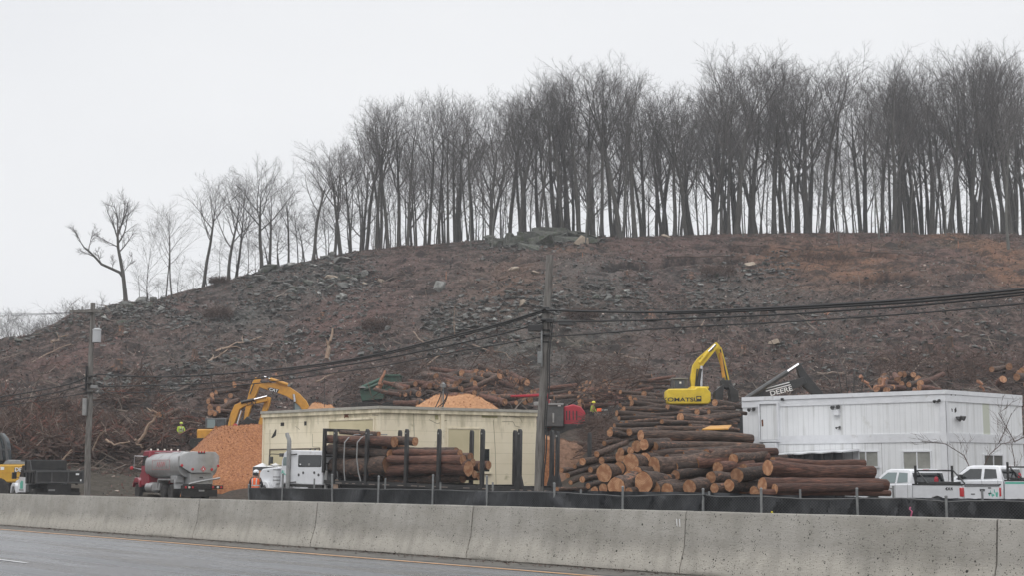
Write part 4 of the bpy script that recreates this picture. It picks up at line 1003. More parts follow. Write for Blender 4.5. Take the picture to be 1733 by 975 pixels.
# ------------------------------------------------------------ felled logs: bark mesh with two cut ends
def log_meshes(seed, red=False, bend=.02):
    r = random.Random(seed); k = 14; n = 16; ph = r.uniform(0, 9)
    pts = [Vector((i/(k-1)-.5, bend*math.sin(math.pi*i/(k-1)+ph)*6*.2*1.0, bend*math.cos(ph+i*.4)*.8)) for i in range(k)]
    rads = [lerp(1.0, .80, i/(k-1))*(1+.05*noise.noise(Vector((i*.8, ph, 0)))) for i in range(k)]
    mb = MB(); vs = []
    for i, p in enumerate(pts):
        for j in range(n):
            t = 2*math.pi*j/n; q = rads[i]*(1 + .11*noise.noise(Vector((math.cos(t)*1.4+ph, math.sin(t)*1.4, i*.5))) + .05*noise.noise(Vector((math.cos(t)*4, math.sin(t)*4+ph, i*1.7))))
            vs.append(Vector((p.x, p.y*8 + q*math.cos(t), p.z*8 + q*math.sin(t))))
    mb.add(vs, [(i*n+j, i*n+(j+1) % n, (i+1)*n+(j+1) % n, (i+1)*n+j) for i in range(k-1) for j in range(n)])
    bark = mb.mesh('bark', M['bark_red' if red else 'bark'], True); bark.shade_smooth()
    ends = []
    for i, sg in ((0, -1), (k-1, 1)):
        c = MB(); ring = [Vector((vs[i*n+j].x + sg*.0006, vs[i*n+j].y*.97, vs[i*n+j].z*.97)) for j in range(n)]
        c.add(ring, [tuple(range(n)) if sg > 0 else tuple(range(n))[::-1]]); me = c.mesh('cut_end', M['cut'], False); ends.append(me)
    return bark, ends
LOGP = [log_meshes(i, i >= 5, .012 if i % 2 else .03) for i in range(8)]
lr = random.Random(5)
LOGCOUNT = [0]
def log(a, b, rad, label, group, red=False, flip=False, idx=None, ends=(True, True)):
    """a: the end whose cut face looks at us, b: the other end (world points)"""
    d = b - a; L_ = d.length
    i = idx if idx is not None else (lr.choice((5,6,7)) if red else lr.randrange(5))
    bark, en = LOGP[i]
    o = bpy.data.objects.new('log', bark); COL.objects.link(o)
    x = d.normalized(); y = Vector((0,0,1)).cross(x)
    if y.length < .01: y = Vector((0,1,0))
    y.normalize(); z = x.cross(y)
    rot = Matrix((x, y, z)).transposed().to_4x4(); roll = Matrix.Rotation(lr.uniform(0, 6.28), 4, 'X')
    o.matrix_basis = Matrix.Translation((a+b)/2) @ rot @ roll @ Matrix.Diagonal((L_, rad, rad, 1))
    tag(o, label, 'log', group)
    for e, want in zip(en, ends):
        if want: c = bpy.data.objects.new('cut_end', e); COL.objects.link(c); c.parent = o
    LOGCOUNT[0] += 1; return o
def plog(u, v, Y, hpx, u2, dy, label, group, v2=None, red=False, idx=None):
    """log whose near cut end is centred at pixel (u, v); the far end shows at column u2, dy metres farther"""
    a = P(u, v, Y); s = F/Y; rad = hpx/s/2
    short = u2 > u and Y < 60 and (u2-u)/s < 2.0
    if short: u2 = u + 1.15*s; dy = 1.75; v2 = (v2 or v) - 2
    if not short and u2 > u and Y < 60 and dy > .62*(u2-u)/s: dy = .62*(u2-u)/s
    Yb = Y + dy
    if v2 is None:
        q = P(u2, v, Yb); q.z = a.z + lr.uniform(-.08, .08)
    else: q = P(u2, v2 + lr.uniform(-2.5, 2.5), Yb)
    return log(a, q, rad, label, group, red=red, idx=idx)
GP = 'logs of the roadside pile'
# (u, v, distance, end height px, far-end column, metres deeper, far v, red, label)
FRONT = [
 (1084,736,53.5,20,1272,2.6,745,0,'thick dark log on the very top of the roadside pile'),
 (1100,752,53.2,17,1290,2.4,757,0,'long dark log lying just under the topmost one'),
 (1077,755,51.6,20,1118,2.5,752,0,'short log with round orange end, left of an equal one, upper pile'),
 (1088,755,51.4,19,1130,2.5,753,0,'short log with orange end, right twin of two, upper pile'),
 (1106,757,51.6,17,1165,3.0,756,0,'log with bright orange end under the long dark logs'),
 (1067,762,52.6,13,1092,2,758,0,'small log left of the twin orange ends, upper pile'),
 (1069,784,50.6,32,1112,3.2,782,0,'big log with tall orange oval end, upper left of pile'),
 (1092,777,51.0,23,1132,3,776,0,'log with brown end right of the tall orange oval'),
 (1101,771,51.5,17,1262,3.4,764,0,'long straight log running right from the pale small end'),
 (1110,790,50.2,33,1230,4,776,0,'very thick log with grey-brown end at centre of pile'),
 (1144,791,50.4,15,1330,4,779,0,'slim long log right of the very thick log'),
 (1143,806,49.6,17,1192,3,800,0,'slim log with round end below the slim long log'),
 (1132,808,49.5,13,1150,2,806,0,'smallest orange end in the lower middle of the pile'),
 (1024,801,50.4,31,1050,3,796,0,'log with tall split brown end at the left of the pile'),
 (1048,795,50.8,23,1080,3,791,0,'log with round brown end right of the tall split one'),
 (1079,801,49.8,21,1120,3,797,0,'log with bright round end in the second layer'),
 (1064,812,49.4,22,1098,3,808,0,'log with ochre oval end left of centre, lower layer'),
 (1040,822,48.6,34,1075,3,816,0,'large ochre oval end at bottom left of the pile'),
 (1087,822,48.4,36,1128,3.2,816,0,'largest ochre oval end at the bottom of the pile'),
 (1106,827,48.5,26,1140,3,822,0,'brown rough end right of the largest oval'),
 (1064,833,48.3,16,1090,2,830,0,'half hidden log low between the two largest ovals'),
 (1132,830,48.2,24,1178,3,824,0,'thick log with pale tan end at the pile foot'),
 (1168,825,48.0,26,1226,3,820,0,'log with wide orange-brown end at the pile foot centre'),
 (1203,811,48.6,20,1252,3,805,0,'dark wet log in the middle layer right of centre'),
 (1150,808,50.2,20,1215,3,800,0,'dark log behind the slim ones, middle layer'),
 (1248,807,47.8,25,1296,2.6,800,0,'log with torn bright orange end in the middle layer'),
 (1209,828,47.5,17,1246,2,826,0,'stubby log with cream end at the foot, right of centre'),
 (1235,825,47.6,21,1262,2,822,0,'short log with orange end beside the cream stub'),
 (1275,830,47.4,17,1312,2,827,0,'brown short log at the foot by the fence post'),
 (1301,795,47.2,28,1474,4.2,800,1,'big reddish cedar-like log with the large ringed cream end'),
 (1290,821,46.6,25,1500,4.2,820,1,'long reddish log with narrow cream end, lower right pile'),
 (1309,782,48.6,16,1462,4,787,1,'upper reddish rough log at the right of the pile'),
 (1311,829,46.2,18,1492,4,826,1,'long reddish log at the foot under the ringed one'),
 (1285,837,46.0,13,1505,4,835,1,'lowest thin reddish log along the fence cloth, right half'),
 (1330,812,48.3,20,1478,3.6,813,1,'reddish log wedged between the two long ones, right pile'),
 (1196,772,51.2,18,1312,3,764,1,'reddish log sloping up under the white building corner'),
 (1178,786,50.8,19,1300,3.4,776,1,'reddish brown log in the upper right layer'),
 (1215,793,49.8,20,1310,3,787,1,'rough reddish log just left of the ringed cream end'),
 (1240,780,50.6,19,1330,3,772,0,'brown log ending behind the reddish rough one'),
 (1258,795,49.0,17,1300,2,790,1,'short reddish log over the torn orange end'),
 (1190,832,48.8,18,1212,2,829,0,'dark stub at the foot left of the cream end'),
 (1155,772,52.0,20,1275,3,764,0,'smooth dark log below the topmost pair'),
 (1130,780,51.4,20,1230,3.2,772,0,'dark log right of the small brown end, upper middle'),
 (1160,835,48.6,14,1185,2,833,0,'low brown log at the foot beside the tan end'),
 (1020,828,50.5,17,1040,2,826,0,'brown stub at the foot left of the ochre oval'),
 (1007,832,50.8,15,1038,2.5,828,0,'pinkish log end low at the left of the pile'),
 (1050,765,52.8,14,1075,2,762,0,'dark small log at the upper left of the pile'),
]
for (u, v, Y, h, u2, dy, v2, red, lab) in FRONT: plog(u, v, Y, h, u2, dy, lab, GP, v2=v2, red=bool(red))
# left skirt: thinner stems poking out towards the pole
SK = [
 (943,830,53,8,1012,3,829,'thin straight stem low on the ground near the pole foot'),
 (961,806,54,9,1020,3,790,'pale-ended thin stem rising right from the pole side'),
 (987,781,55,13,1045,3,776,'stem with orange end sticking out at mid height left of pile'),
 (1010,769,55.5,11,1062,3,752,'stem sloping up towards the twin orange ends'),
 (973,791,55.5,8,1030,2,789,'thin grey stem under the mid-height orange end'),
 (950,798,55,9,1004,3,796,'thin grey stem nearest the pole at mid height'),
 (965,817,54,8,1000,2,797,'thin crossed stem leaning behind the pole foot'),
 (1032,735,57,13,1084,3,741,'smooth grey log end at the upper left of the pile'),
 (1065,731,57,12,1082,2,732,'short grey log left of the topmost thick one'),
 (1000,795,54,10,1050,3,787,'brown stem above the stubs at the left skirt'),
 (985,812,52.5,11,1025,3,806,'brown stem in the left skirt, half under the split end log'),
 (995,822,51.5,10,1030,2,818,'low brown stem at the left skirt foot'),
 (1022,752,56.5,9,1080,3,746,'thin dark stem below the smooth grey log'),
 (975,836,51,7,1030,2,836,'lowest thin stem of the left skirt, beside the fence'),
 (1018,781,54,12,1062,3,779,'dark stem just under the orange mid-height end'),
]
for (u, v, Y, h, u2, dy, v2, lab) in SK: plog(u, v, Y, h, u2, dy, lab, GP, v2=v2)
# the long stems lying up the slope behind
UP = [
 (1044,700,74,11,1250,3,712,'long dark stem across the upper heap, highest long one left'),
 (1070,683,80,11,1205,3,697,'dark stem with torn orange patches near its right end'),
 (1075,678,83,10,1124,2,680,'dark stem just below the yellow excavator body'),
 (1090,668,86,10,1122,3,678,'slanting dark stem left of the yellow excavator body'),
 (1040,722,68,9,1162,2,718,'pale barked stem across the middle of the upper heap'),
 (1047,709,71,8,1190,3,706,'thin grey stem above the pale barked one'),
 (1150,707,72,16,1245,3,718,'thick smooth dark stem at the right of the upper heap'),
 (1055,692,77,9,1160,3,697,'grey stem under the orange-patched dark stem'),
 (1060,716,69,8,1140,2,711,'thin stem tucked above the pale barked stem'),
 (1110,727,64,10,1240,2,726,'dark stem right above the topmost thick log'),
 (1035,728,66,9,1110,2,727,'brown stem at the left end above the pile top'),
 (1130,690,79,9,1215,3,700,'dark stem right of the orange-patched one'),
 (1200,697,76,8,1262,2,703,'short dark stem at the digger track, upper right'),
 (1075,705,73,8,1168,2,700,'brown thin stem in the middle of the upper heap'),
 (1168,722,66,9,1250,2,729,'dark stem leading right towards the black digger'),
 (1120,715,69,8,1200,3,719,'thin brown stem under the thick smooth dark one'),
 (1066,675,84,8,1110,2,672,'thin stem at the upper left edge of the heap'),
 (1050,664,92,7,1120,3,668,'highest thin stem left of the yellow excavator'),
 (1180,733,62,9,1262,2,737,'dark stem over the right end of the topmost log'),
 (1210,684,88,12,1268,3,690,'grey log on the ground right of the yellow excavator'),
]
for (u, v, Y, h, u2, dy, v2, lab) in UP: plog(u, v, Y, h, u2, dy, lab, 'long stems of the upper heap', v2=v2)
# filler so that the heaps are solid: logs deeper inside, glimpsed through the gaps
def heap(n, group, name, regions, Y0, Y1, seed, hpx=(8,14), span=(40,90), red=.0, lay=True, facing=1, topf=None):
    r = random.Random(seed); out = []
    for k in range(n):
        (u0, u1, v0, v1) = regions[k % len(regions)]
        u = r.uniform(u0, u1); v = r.uniform(v0, v1) if topf is None else lerp(topf(u), v1, r.random()**1.3)
        out.append((u, v, lerp(Y1, Y0, (v-v0)/(v1-v0+1e-6)) , r.uniform(*hpx), u+r.uniform(*span)*facing, r.uniform(.5, 3.5), r.random() < red))
    out.sort(key=lambda q: q[0])
    for i, (u, v, Y, h, u2, dy, rd) in enumerate(out):
        lvl = 'upper' if v < lerp(regions[0][2], regions[0][3], .4) else 'lower'
        lab = '%s %s log of %s, %s from left' % (lvl, 'thick' if h > lerp(*hpx, .6) else 'thin', name, ordw(i+1))
        plog(u, v, Y, h, u2, dy, lab, group, v2=v + r.uniform(-11, 11), red=rd)
heap(22, GP, 'the roadside pile interior', [(1045,1290,768,832)], 50.5, 54.5, 3, (18,26), (45,80), .3)
heap(18, 'long stems of the upper heap', 'the upper heap interior', [(1045,1180,690,735)], 66, 82, 4, (9,13), (50,90))
# cross pile with many round ends behind the cream building
TOPC = [(690,655),(720,640),(760,634),(800,630),(850,628),(870,636),(905,652)]
heap(62, 'logs of the pile behind the cream building', 'the pile behind the cream building', [(765,900,626,684)], 119, 128, 6, (8,13), (-55,-15), .45, topf=lambda u: interp(TOPC, u))
heap(22, 'logs of the pile beside the green machine', 'the pile beside the green machine', [(672,770,648,690)], 118, 124, 7, (7,11), (-45,-15), .3, topf=lambda u: interp(TOPC, u))
heap(26, 'logs of the small pile right of the pole', 'the small pile right of the pole', [(975,1035,642,690)], 106, 116, 8, (8,11), (25,75), .45, topf=lambda u: interp([(960,672),(990,650),(1015,640),(1040,644),(1100,660)], u))
heap(14, 'logs strewn under the small pile', 'the strewn stems right of the small pile', [(1010,1090,645,690)], 104, 116, 9, (5,8), (30,80), .4)
heap(12, 'logs behind the red machine', 'the stems lying behind the red machine', [(840,985,662,690)], 110, 116, 10, (6,9), (35,80), .3)
heap(22, 'logs of the pile behind the excavators', 'the pile behind the ochre excavators', [(352,415,650,705)], 119, 126, 12, (7,11), (14,40), .25, topf=lambda u: interp([(335,700),(365,655),(400,645),(425,652)], u))
heap(11, 'logs of the dark pile above the worker', 'the dark pile left of the excavators', [(258,340,690,752)], 118, 124, 13, (7,12), (14,45), .2)
heap(24, 'logs behind the white building', 'the log heap behind the white building', [(1480,1560,630,664)], 108, 118, 14, (8,13), (-10,45), .6, topf=lambda u: interp([(1440,664),(1480,650),(1500,634),(1540,632),(1580,646)], u))
heap(8, 'logs behind the white building end', 'the logs at the far right behind the building', [(1678,1745,618,668)], 108, 116, 15, (9,14), (-12,30), .6)
# a few singled out
plog(845,636,121,11,812,2,'longest pale-ended log lying across the top of the pile behind the cream building','logs of the pile behind the cream building',v2=654)
plog(1103,636,118,7,985,2,'long dark stem lying above the small pile right of the pole','logs of the small pile right of the pole',v2=652)
for (u, v, u2, v2, lab) in ((1500,672-30,1478,661,'broken pale orange stick leaning at the left of the building heap'),(1455,640,1475,660,'torn light stick standing left of the building heap'),(1655,645,1664,662,'torn orange stick behind the right end of the building')):
    branch(lab, [(u, v), ((u+u2)/2+2, (v+v2)/2), (u2, v2)], .16, mt='torn', Y=109, lift=0, forks=0)
print('logs', LOGCOUNT[0])
# ------------------------------------------------------------ lettering
def text_mesh(s, size, bold=.02, ext=.006, squeeze=1.):
    c = bpy.data.curves.new('lettering', 'FONT'); c.body = s; c.size = size; c.offset = bold*size; c.extrude = ext; c.align_x = 'CENTER'; c.align_y = 'CENTER'
    o = bpy.data.objects.new('tmp', c); me = bpy.data.meshes.new_from_object(o); bpy.data.objects.remove(o); bpy.data.curves.remove(c)
    for v in me.vertices: v.co.x *= squeeze
    me.name = 'lettering'; return me
def lettering(s, size, parent, loc, rot, mt, **k):
    me = text_mesh(s, size, **k); me.materials.clear(); me.materials.append(mt)
    o = bpy.data.objects.new('lettering', me); COL.objects.link(o); o.parent = parent
    o.matrix_basis = Matrix.Translation(loc) @ rot.to_matrix().to_4x4() if isinstance(rot, Euler) else Matrix.Translation(loc) @ rot
    return o
# ------------------------------------------------------------ a wall seen as a plane between two ground points
class Face:
    def __init__(s, A, B):
        s.A = Vector((A[0], A[1], 0)); s.B = Vector((B[0], B[1], 0)); s.L = (s.B-s.A).length; s.x = (s.B-s.A).normalized()
        s.n = Vector((s.x.y, -s.x.x, 0))      # outward, towards the road
        s.rz = math.atan2(s.x.y, s.x.x)
        s.M = Matrix.Translation(s.A) @ Matrix.Rotation(s.rz, 4, 'Z')
    def sz(s, u, v):
        """pixel -> (metres along, height)"""
        d = ray(u, v); o = Vector((0,0,CAMZ)); t = (s.A - o).dot(s.n)/d.dot(s.n); p = o + d*t
        return (p - s.A).dot(s.x), p.z
    def part(s, name, root, mb, mt, bevel=0, **k):
        o = build(name, mb, mt, root, bevel=bevel, **k); o.matrix_basis = root.matrix_basis.inverted() @ s.M; return o
    def rect(s, u0, v0, u1, v1, out0=0, out1=.03, mb=None):
        """box on the wall covering the pixel rectangle; local y is -out"""
        a = s.sz(u0, v0); b = s.sz(u1, v0); c = s.sz((u0+u1)/2, v1); top = s.sz((u0+u1)/2, v0)[1]
        return (mb or MB()).box((a[0], -out1, top), (b[0], -out0, c[1]))
def at_u(u, Y): return ((u-CX)/F*Y*.992, Y)
# ------------------------------------------------------------ cream block building
A, Bc, Cc = at_u(444, 86.8), at_u(643, 80), at_u(908, 85.2)
root = thing('cream_building', 'low cream painted block building behind the log truck', 'building', (Bc[0], Bc[1], 0))
f1, f2 = Face(A, Bc), Face(Bc, Cc)
def topz(f, v0, v1): return f.sz(0, 0)
z1a = P(444, 698, 86.8).z; z1b = P(643, 689, 80).z; z2b = P(908, 696, 85.2).z; zt = (z1a+z1b+z2b)/3
back = [(Cc[0]-4, Cc[1]+9), (A[0]+7, A[1]+9)]
mb = MB(); poly = [A, Bc, Cc, back[0], back[1]]; mb.prism([(p[0]-Bc[0], p[1]-Bc[1]) for p in poly], 0, zt-.12, ax='z'); build('wall', mb, M['beige'], root)
mb = MB(); cen = Vector((-4, 89))
mb.prism([((p[0]-cen.x)*1.018+cen.x-Bc[0], (p[1]-cen.y)*1.03+cen.y-Bc[1]) for p in poly], zt-.12, zt+.03, ax='z'); build('roof', mb, mat('felt_edge', (.30,.285,.25), (.40,.38,.33), 3, .8), root)
mb = MB(); mb.prism([((p[0]-cen.x)*1.012+cen.x-Bc[0], (p[1]-cen.y)*1.02+cen.y-Bc[1]) for p in poly], zt-.34, zt-.121, ax='z'); build('parapet_band', mb, M['beige'], root)
stain = mat('mossy_stain', (.24,.22,.10), (.36,.33,.19), 5, .95); crackm = mat('crack', (.13,.11,.07), rough=.95); dkhole = mat('dark_opening', (.03,.028,.025), rough=.9)
def edge_frame(f, u0, v0, u1, v1, w_=.10, out=.05, sides='ltr'):
    mb = MB(); a = f.sz(u0, (v0+v1)/2)[0]; b = f.sz(u1, (v0+v1)/2)[0]; zt_ = f.sz((u0+u1)/2, v0)[1]; zb = f.sz((u0+u1)/2, v1)[1]
    if 'l' in sides: mb.box((a-w_, -out, zb), (a, .02, zt_))
    if 'r' in sides: mb.box((b, -out, zb), (b+w_, .02, zt_))
    if 't' in sides: mb.box((a-w_, -out, zt_+.002), (b+w_, .02, zt_+w_))
    return mb
bm2 = mat('cream_door_panel', (.56,.49,.32), (.50,.44,.28), 1, .8)
f1.part('door_frame', root, edge_frame(f1, 557, 712, 632, 800, .12, .06), M['beige'])
o = f1.part('bay_door', root, f1.rect(558, 713, 631, 830, -.01, .015), bm2)
f1.part('door_frame', root, edge_frame(f1, 457, 762, 540, 830, .07, .04), mat('brown_frame', (.10,.08,.06), rough=.8))
f1.part('bay_door', root, f1.rect(458, 763, 540, 845, -.01, .012), bm2)
f2.part('door_frame', root, edge_frame(f2, 758, 727, 812, 845, .08, .04), M['beige'])
f2.part('bay_door', root, f2.rect(759, 728, 811, 845, -.01, .012), bm2)
f2.part('pilaster', root, f2.rect(745, 690, 751, 845, -.01, .10), M['beige'])
# small openings and broken patches
mb = MB(); f1.rect(475, 716, 481, 722, 0, .006, mb); f1.rect(515, 714, 519, 721, 0, .006, mb); f2.rect(818, 760, 829, 782, 0, .006, mb); f2.rect(822, 708, 833, 711, 0, .006, mb)
for pts in ([(460,742),(466,727),(468,728),(466,741)],):
    q = [f1.sz(*p) for p in pts]; mb.prism([(a, b) for a, b in q], -.006, .0)
f1.part('wall_opening', root, MB().add([Vector((0,0,0))]*0, []) if False else f1.rect(475, 716, 481, 722, 0, .006), dkhole)
f1.part('wall_opening', root, f1.rect(515, 714, 519, 721, 0, .006), dkhole)
q = [f1.sz(*p) for p in ((459,742),(467,727),(468,729),(467,738),(462,742))]; f1.part('wall_opening', root, MB().prism(q, -.008, .0), dkhole)
w = f2.part('window', root, edge_frame(f2, 818, 761, 828, 800, .07, .05, 'ltr'), M['beige']); p_ = f2.rect(818, 761, 828, 800, 0, .012); o = build('pane', p_, M['glass'], w)
f2.part('window_sill', root, f2.rect(815, 799, 831, 803, 0, .14), M['beige'])
f1.part('rust_patch', root, MB().prism([f1.sz(*p) for p in ((581,700),(586,699),(592,700),(589,704),(591,708),(585,707),(582,710),(583,704))], -.004, 0), M['rust'])
# roof spalling and stains along the right-hand face
sm = MB()
for (u0, v0, u1, v1) in ((731,696,760,698),(815,699,842,708),(736,703,742,711),(882,698,900,700),(851,702,859,706),(768,700,790,701)): f2.rect(u0, v0, u1, v1, 0, .005, sm)
f2.part('stain', root, sm, stain)
sm = MB()
for (u0, v0, u1, v1) in ((447,703,470,705),(480,702,500,704),(560,700,566,702)): f1.rect(u0, v0, u1, v1, 0, .005, sm)
f1.part('stain', root, sm, stain)
def crack(f, pts, r_=.012):
    mb = MB(); w_ = [Vector((f.sz(*p)[0], -.004, f.sz(*p)[1])) for p in pts]; mb.tube(w_, r_, 4); return mb
for f, pts in ((f2,[(850,714),(868,714),(872,722),(880,724)]),(f2,[(862,706),(880,708),(884,716)]),(f2,[(726,711),(740,718),(756,712)]),(f1,[(457,728),(457,760)]),(f1,[(529,735),(529,757),(541,758)]),(f1,[(500,722),(507,728)]),(f1,[(630,703),(650-10,704)]),(f2,[(700,700),(701,740)]),(f2,[(835,712),(838,760),(840,840)]),(f1,[(600,703),(602,712)])):
    f.part('crack', root, crack(f, pts), crackm)
# faint block courses
mb = MB(); 
for k in range(1, 9): mb.box((.1, -.0012, k*.6), (f1.L-.1, 0, k*.6+.012))
cm_ = mat('mortar_line', (.44,.385,.24), rough=.9); f1.part('course_lines', root, mb, cm_)
mb = MB()
for k in range(1, 9): mb.box((.1, -.0012, k*.6), (f2.L-.1, 0, k*.6+.012))
f2.part('course_lines', root, mb, cm_)
f1.part('corner_drain', root, f1.rect(446, 705, 448, 830, .0, .06), M['beige'])
f1.part('conduit', root, crack(f1, [(549,690),(549,640)], .02), M['black'])
# twin-peaked white canopy in front of the left wall
c = P(450, 800, 83.2); c.z = 0; t = thing('canopy_tent', 'small white twin-peaked canopy tent behind the log truck hood', 'canopy', c)
tl = P(428.5, 791, 83.2); tr_ = P(473, 791, 83.2); pk = P(440, 784.5, 83.2).z; mb = MB(); wdt = (tr_.x-tl.x)
for k in range(2):
    x0 = tl.x + k*wdt/2; x1 = x0 + wdt/2; xm = (x0+x1)/2; y0, y1 = 83.2, 85.0
    mb.add([Vector(q) for q in ((x0,y0,tl.z),(x1,y0,tl.z),(x1,y1,tl.z),(x0,y1,tl.z),(xm,(y0+y1)/2,pk+.02))], [(0,1,4),(1,2,4),(2,3,4),(3,0,4)])
o = build('roof_cloth', mb, M['white'], t, world=True, smooth=False); sm = o.modifiers.new('t','SOLIDIFY'); sm.thickness = .03
mb = MB(); mb.box((tl.x,83.18,tl.z-.22),(tr_.x,83.22,tl.z+.0)); build('under_roof_dark', mb, M['darkgrey'], t, world=True)  # dark strip standing for the dark space under the canopy roof
for x in (tl.x, (tl.x+tr_.x)/2, tr_.x):
    for y in (83.25, 84.95):
        mb = MB(); mb.tube([Vector((x,y,.05)), Vector((x,y,tl.z))], .035, 6); build('leg', mb, M['grey'], t, world=True)
# service mast with drooping wires on the roof
q0 = P(750, 695, 82.0); q1 = P(750, 655, 82.0)
t = thing('service_mast', 'thin service mast with weatherhead and drooping wires on the cream building roof', 'mast', q0)
mb = MB(); mb.tube([q0-Vector((0,0,.2)), q1], .045, 8, True); build('pipe', mb, M['galv'], t, world=True)
mb = MB(); mb.hull([q1 + Vector((x*.14, y*.12, z)) for x in (-1,1) for y in (-1,1) for z in (-.05,.14)] + [q1+Vector((0,0,.24))]); build('weatherhead', mb, M['galv'], t, world=True)
for pts in ([(751,660),(756,672),(750,683),(741,690),(736,697)], [(749,660),(744,675),(738,688),(731,700),(730,730),(731,760)], [(752,658),(758,668),(754,680),(748,690)]):
    mb = MB(); w_ = [P(u, v, 81.7) for u, v in pts]; f_ = []
    for a, b in zip(w_, w_[1:]): f_ += [a, a.lerp(b, .5)]
    mb.tube(f_ + [w_[-1]], .03, 5); build('drop_wire', mb, M['wire'], t, world=True)
mb = MB(); mb.tube([P(746,696,81.9), P(748,650,81.9), P(747,648,81.9)], .03, 5); build('stay_rod', mb, M['palestick'], t, world=True)
# ------------------------------------------------------------ white stacked site offices
A, Bc, Cc = at_u(1259, 79.5), at_u(1604, 72.5), at_u(1734, 77.5)
root = thing('white_building', 'two-storey white panelled site office with small windows behind the pickups', 'building', (Bc[0], Bc[1], 0))
g1, g2 = Face(A, Bc), Face(Bc, Cc)
zt = (P(1259,674,79.5).z + P(1604,661,72.5).z + P(1730,671,77.5).z)/3
siding = mat('white_siding', (.68,.69,.70), (.75,.76,.77), .6, .5, c3=(.58,.58,.56), s3=.8, t3=.62)
n, L, b = nodes_of(siding)   # vertical grooves and grey run-off streaks of the sheet cladding
tc = n.new('ShaderNodeTexCoord'); sx = n.new('ShaderNodeSeparateXYZ'); L.new(tc.outputs['Object'], sx.inputs[0])
fr = n.new('ShaderNodeMath'); fr.operation = 'MULTIPLY'; fr.inputs[1].default_value = 1/.3; L.new(sx.outputs[0], fr.inputs[0])
fr2 = n.new('ShaderNodeMath'); fr2.operation = 'FRACT'; L.new(fr.outputs[0], fr2.inputs[0])
lt = n.new('ShaderNodeMath'); lt.operation = 'LESS_THAN'; lt.inputs[1].default_value = .12; L.new(fr2.outputs[0], lt.inputs[0])
src = b.inputs['Base Color'].links[0].from_socket
mx = n.new('ShaderNodeMix'); mx.data_type = 'RGBA'; ml = n.new('ShaderNodeMath'); ml.operation = 'MULTIPLY'; ml.inputs[1].default_value = .25; L.new(lt.outputs[0], ml.inputs[0]); L.new(ml.outputs[0], mx.inputs[0]); L.new(src, mx.inputs[6]); mx.inputs[7].default_value = (.36,.37,.38,1)
mp3 = n.new('ShaderNodeMapping'); mp3.inputs['Scale'].default_value = (3.2, 3.2, .22); L.new(tc.outputs['Object'], mp3.inputs[0]); nz = n.new('ShaderNodeTexNoise'); nz.inputs['Scale'].default_value = 1; nz.inputs['Detail'].default_value = 6; L.new(mp3.outputs[0], nz.inputs['Vector'])
mr = n.new('ShaderNodeMapRange'); mr.inputs[1].default_value = .54; mr.inputs[2].default_value = .82; mr.inputs[4].default_value = .8; L.new(nz.outputs[0], mr.inputs[0])
mx2 = n.new('ShaderNodeMix'); mx2.data_type = 'RGBA'; L.new(mr.outputs[0], mx2.inputs[0]); L.new(mx.outputs[2], mx2.inputs[6]); mx2.inputs[7].default_value = (.30,.30,.27,1); L.new(mx2.outputs[2], b.inputs['Base Color'])
for f, th in ((g1, 3.6), (g2, 3.6)):
    f.part('wall', root, MB().box((.0 if f is g1 else .01, 0, .05), (f.L-.0 if f is g1 else f.L, .3, zt-.2)), siding)
mb = MB(); poly = [A, Bc, Cc, (A[0]+Cc[0]-Bc[0], A[1]+Cc[1]-Bc[1])]; mb.prism([((p[0]-Bc[0])*.97 - .25, (p[1]-Bc[1])*.97+.35) for p in poly], .04, zt-.21, ax='z'); build('rear_block', mb, siding, root)
mb = MB(); mb.prism([(p[0]-Bc[0], p[1]-Bc[1]) for p in [(A[0]-.06,A[1]-.1),(Bc[0],Bc[1]-.12),(Cc[0]+.06,Cc[1]-.02),(A[0]+Cc[0]-Bc[0], A[1]+Cc[1]-Bc[1])]], zt-.19, zt+.02, ax='z'); build('roof', mb, M['white'], root)
zmid = g1.sz(1400, 738)[1]
for f, nm in ((g1,'l'),(g2,'r')):
    f.part('fascia', root, MB().box((-.02, -.05, zt-.55), (f.L+(.05 if f is g1 else 0), -.002, zt-.2)), M['white'])
    f.part('storey_band', root, MB().box((-.02, -.045, zmid-.42), (f.L+(.045 if f is g1 else 0), -.003, zmid+.02)), M['white'])
g1.part('corner_trim', root, MB().box((g1.L-.28, -.06, .1), (g1.L+.03, -.046, zt-.56)), M['white'])
g2.part('corner_trim', root, MB().box((.0, -.06, .1), (.16, -.046, zt-.56)), M['white'])
# upper door hanging in the wall
dr = g1.part('upper_door', root, g1.rect(1288, 686, 1316, 745, .0, .10), siding)
fm = MB(); a = g1.sz(1288,700)[0]; b_ = g1.sz(1317,700)[0]; z0 = g1.sz(1300,746)[1]; z1 = g1.sz(1300,685)[1]
fm.box((a-.08,-.2,z0),(a,-.0,z1)); fm.box((b_,-.2,z0),(b_+.1,-.0,z1)); fm.box((a-.08,-.2,z1+.002),(b_+.1,0,z1+.1)); fm.box((a-.08,-.2,z0-.09),(b_+.1,0,z0-.002))
o = g1.part('door_frame', root, fm, M['white'])
g1.part('door_seam', root, MB().box((a-.012,-.105,z0),(a+.02,-.101,z1)), M['blacktext'])
g1.part('rust_patch', root, MB().prism([g1.sz(*p) for p in ((1290,712),(1293,711),(1293.5,722),(1291,723))], -.106, -.10), M['rust'])
# wall unit and pipe below it
ac = g1.part('wall_unit', root, g1.rect(1296, 751, 1317, 762, .0, .3), M['white'], bevel=.02)
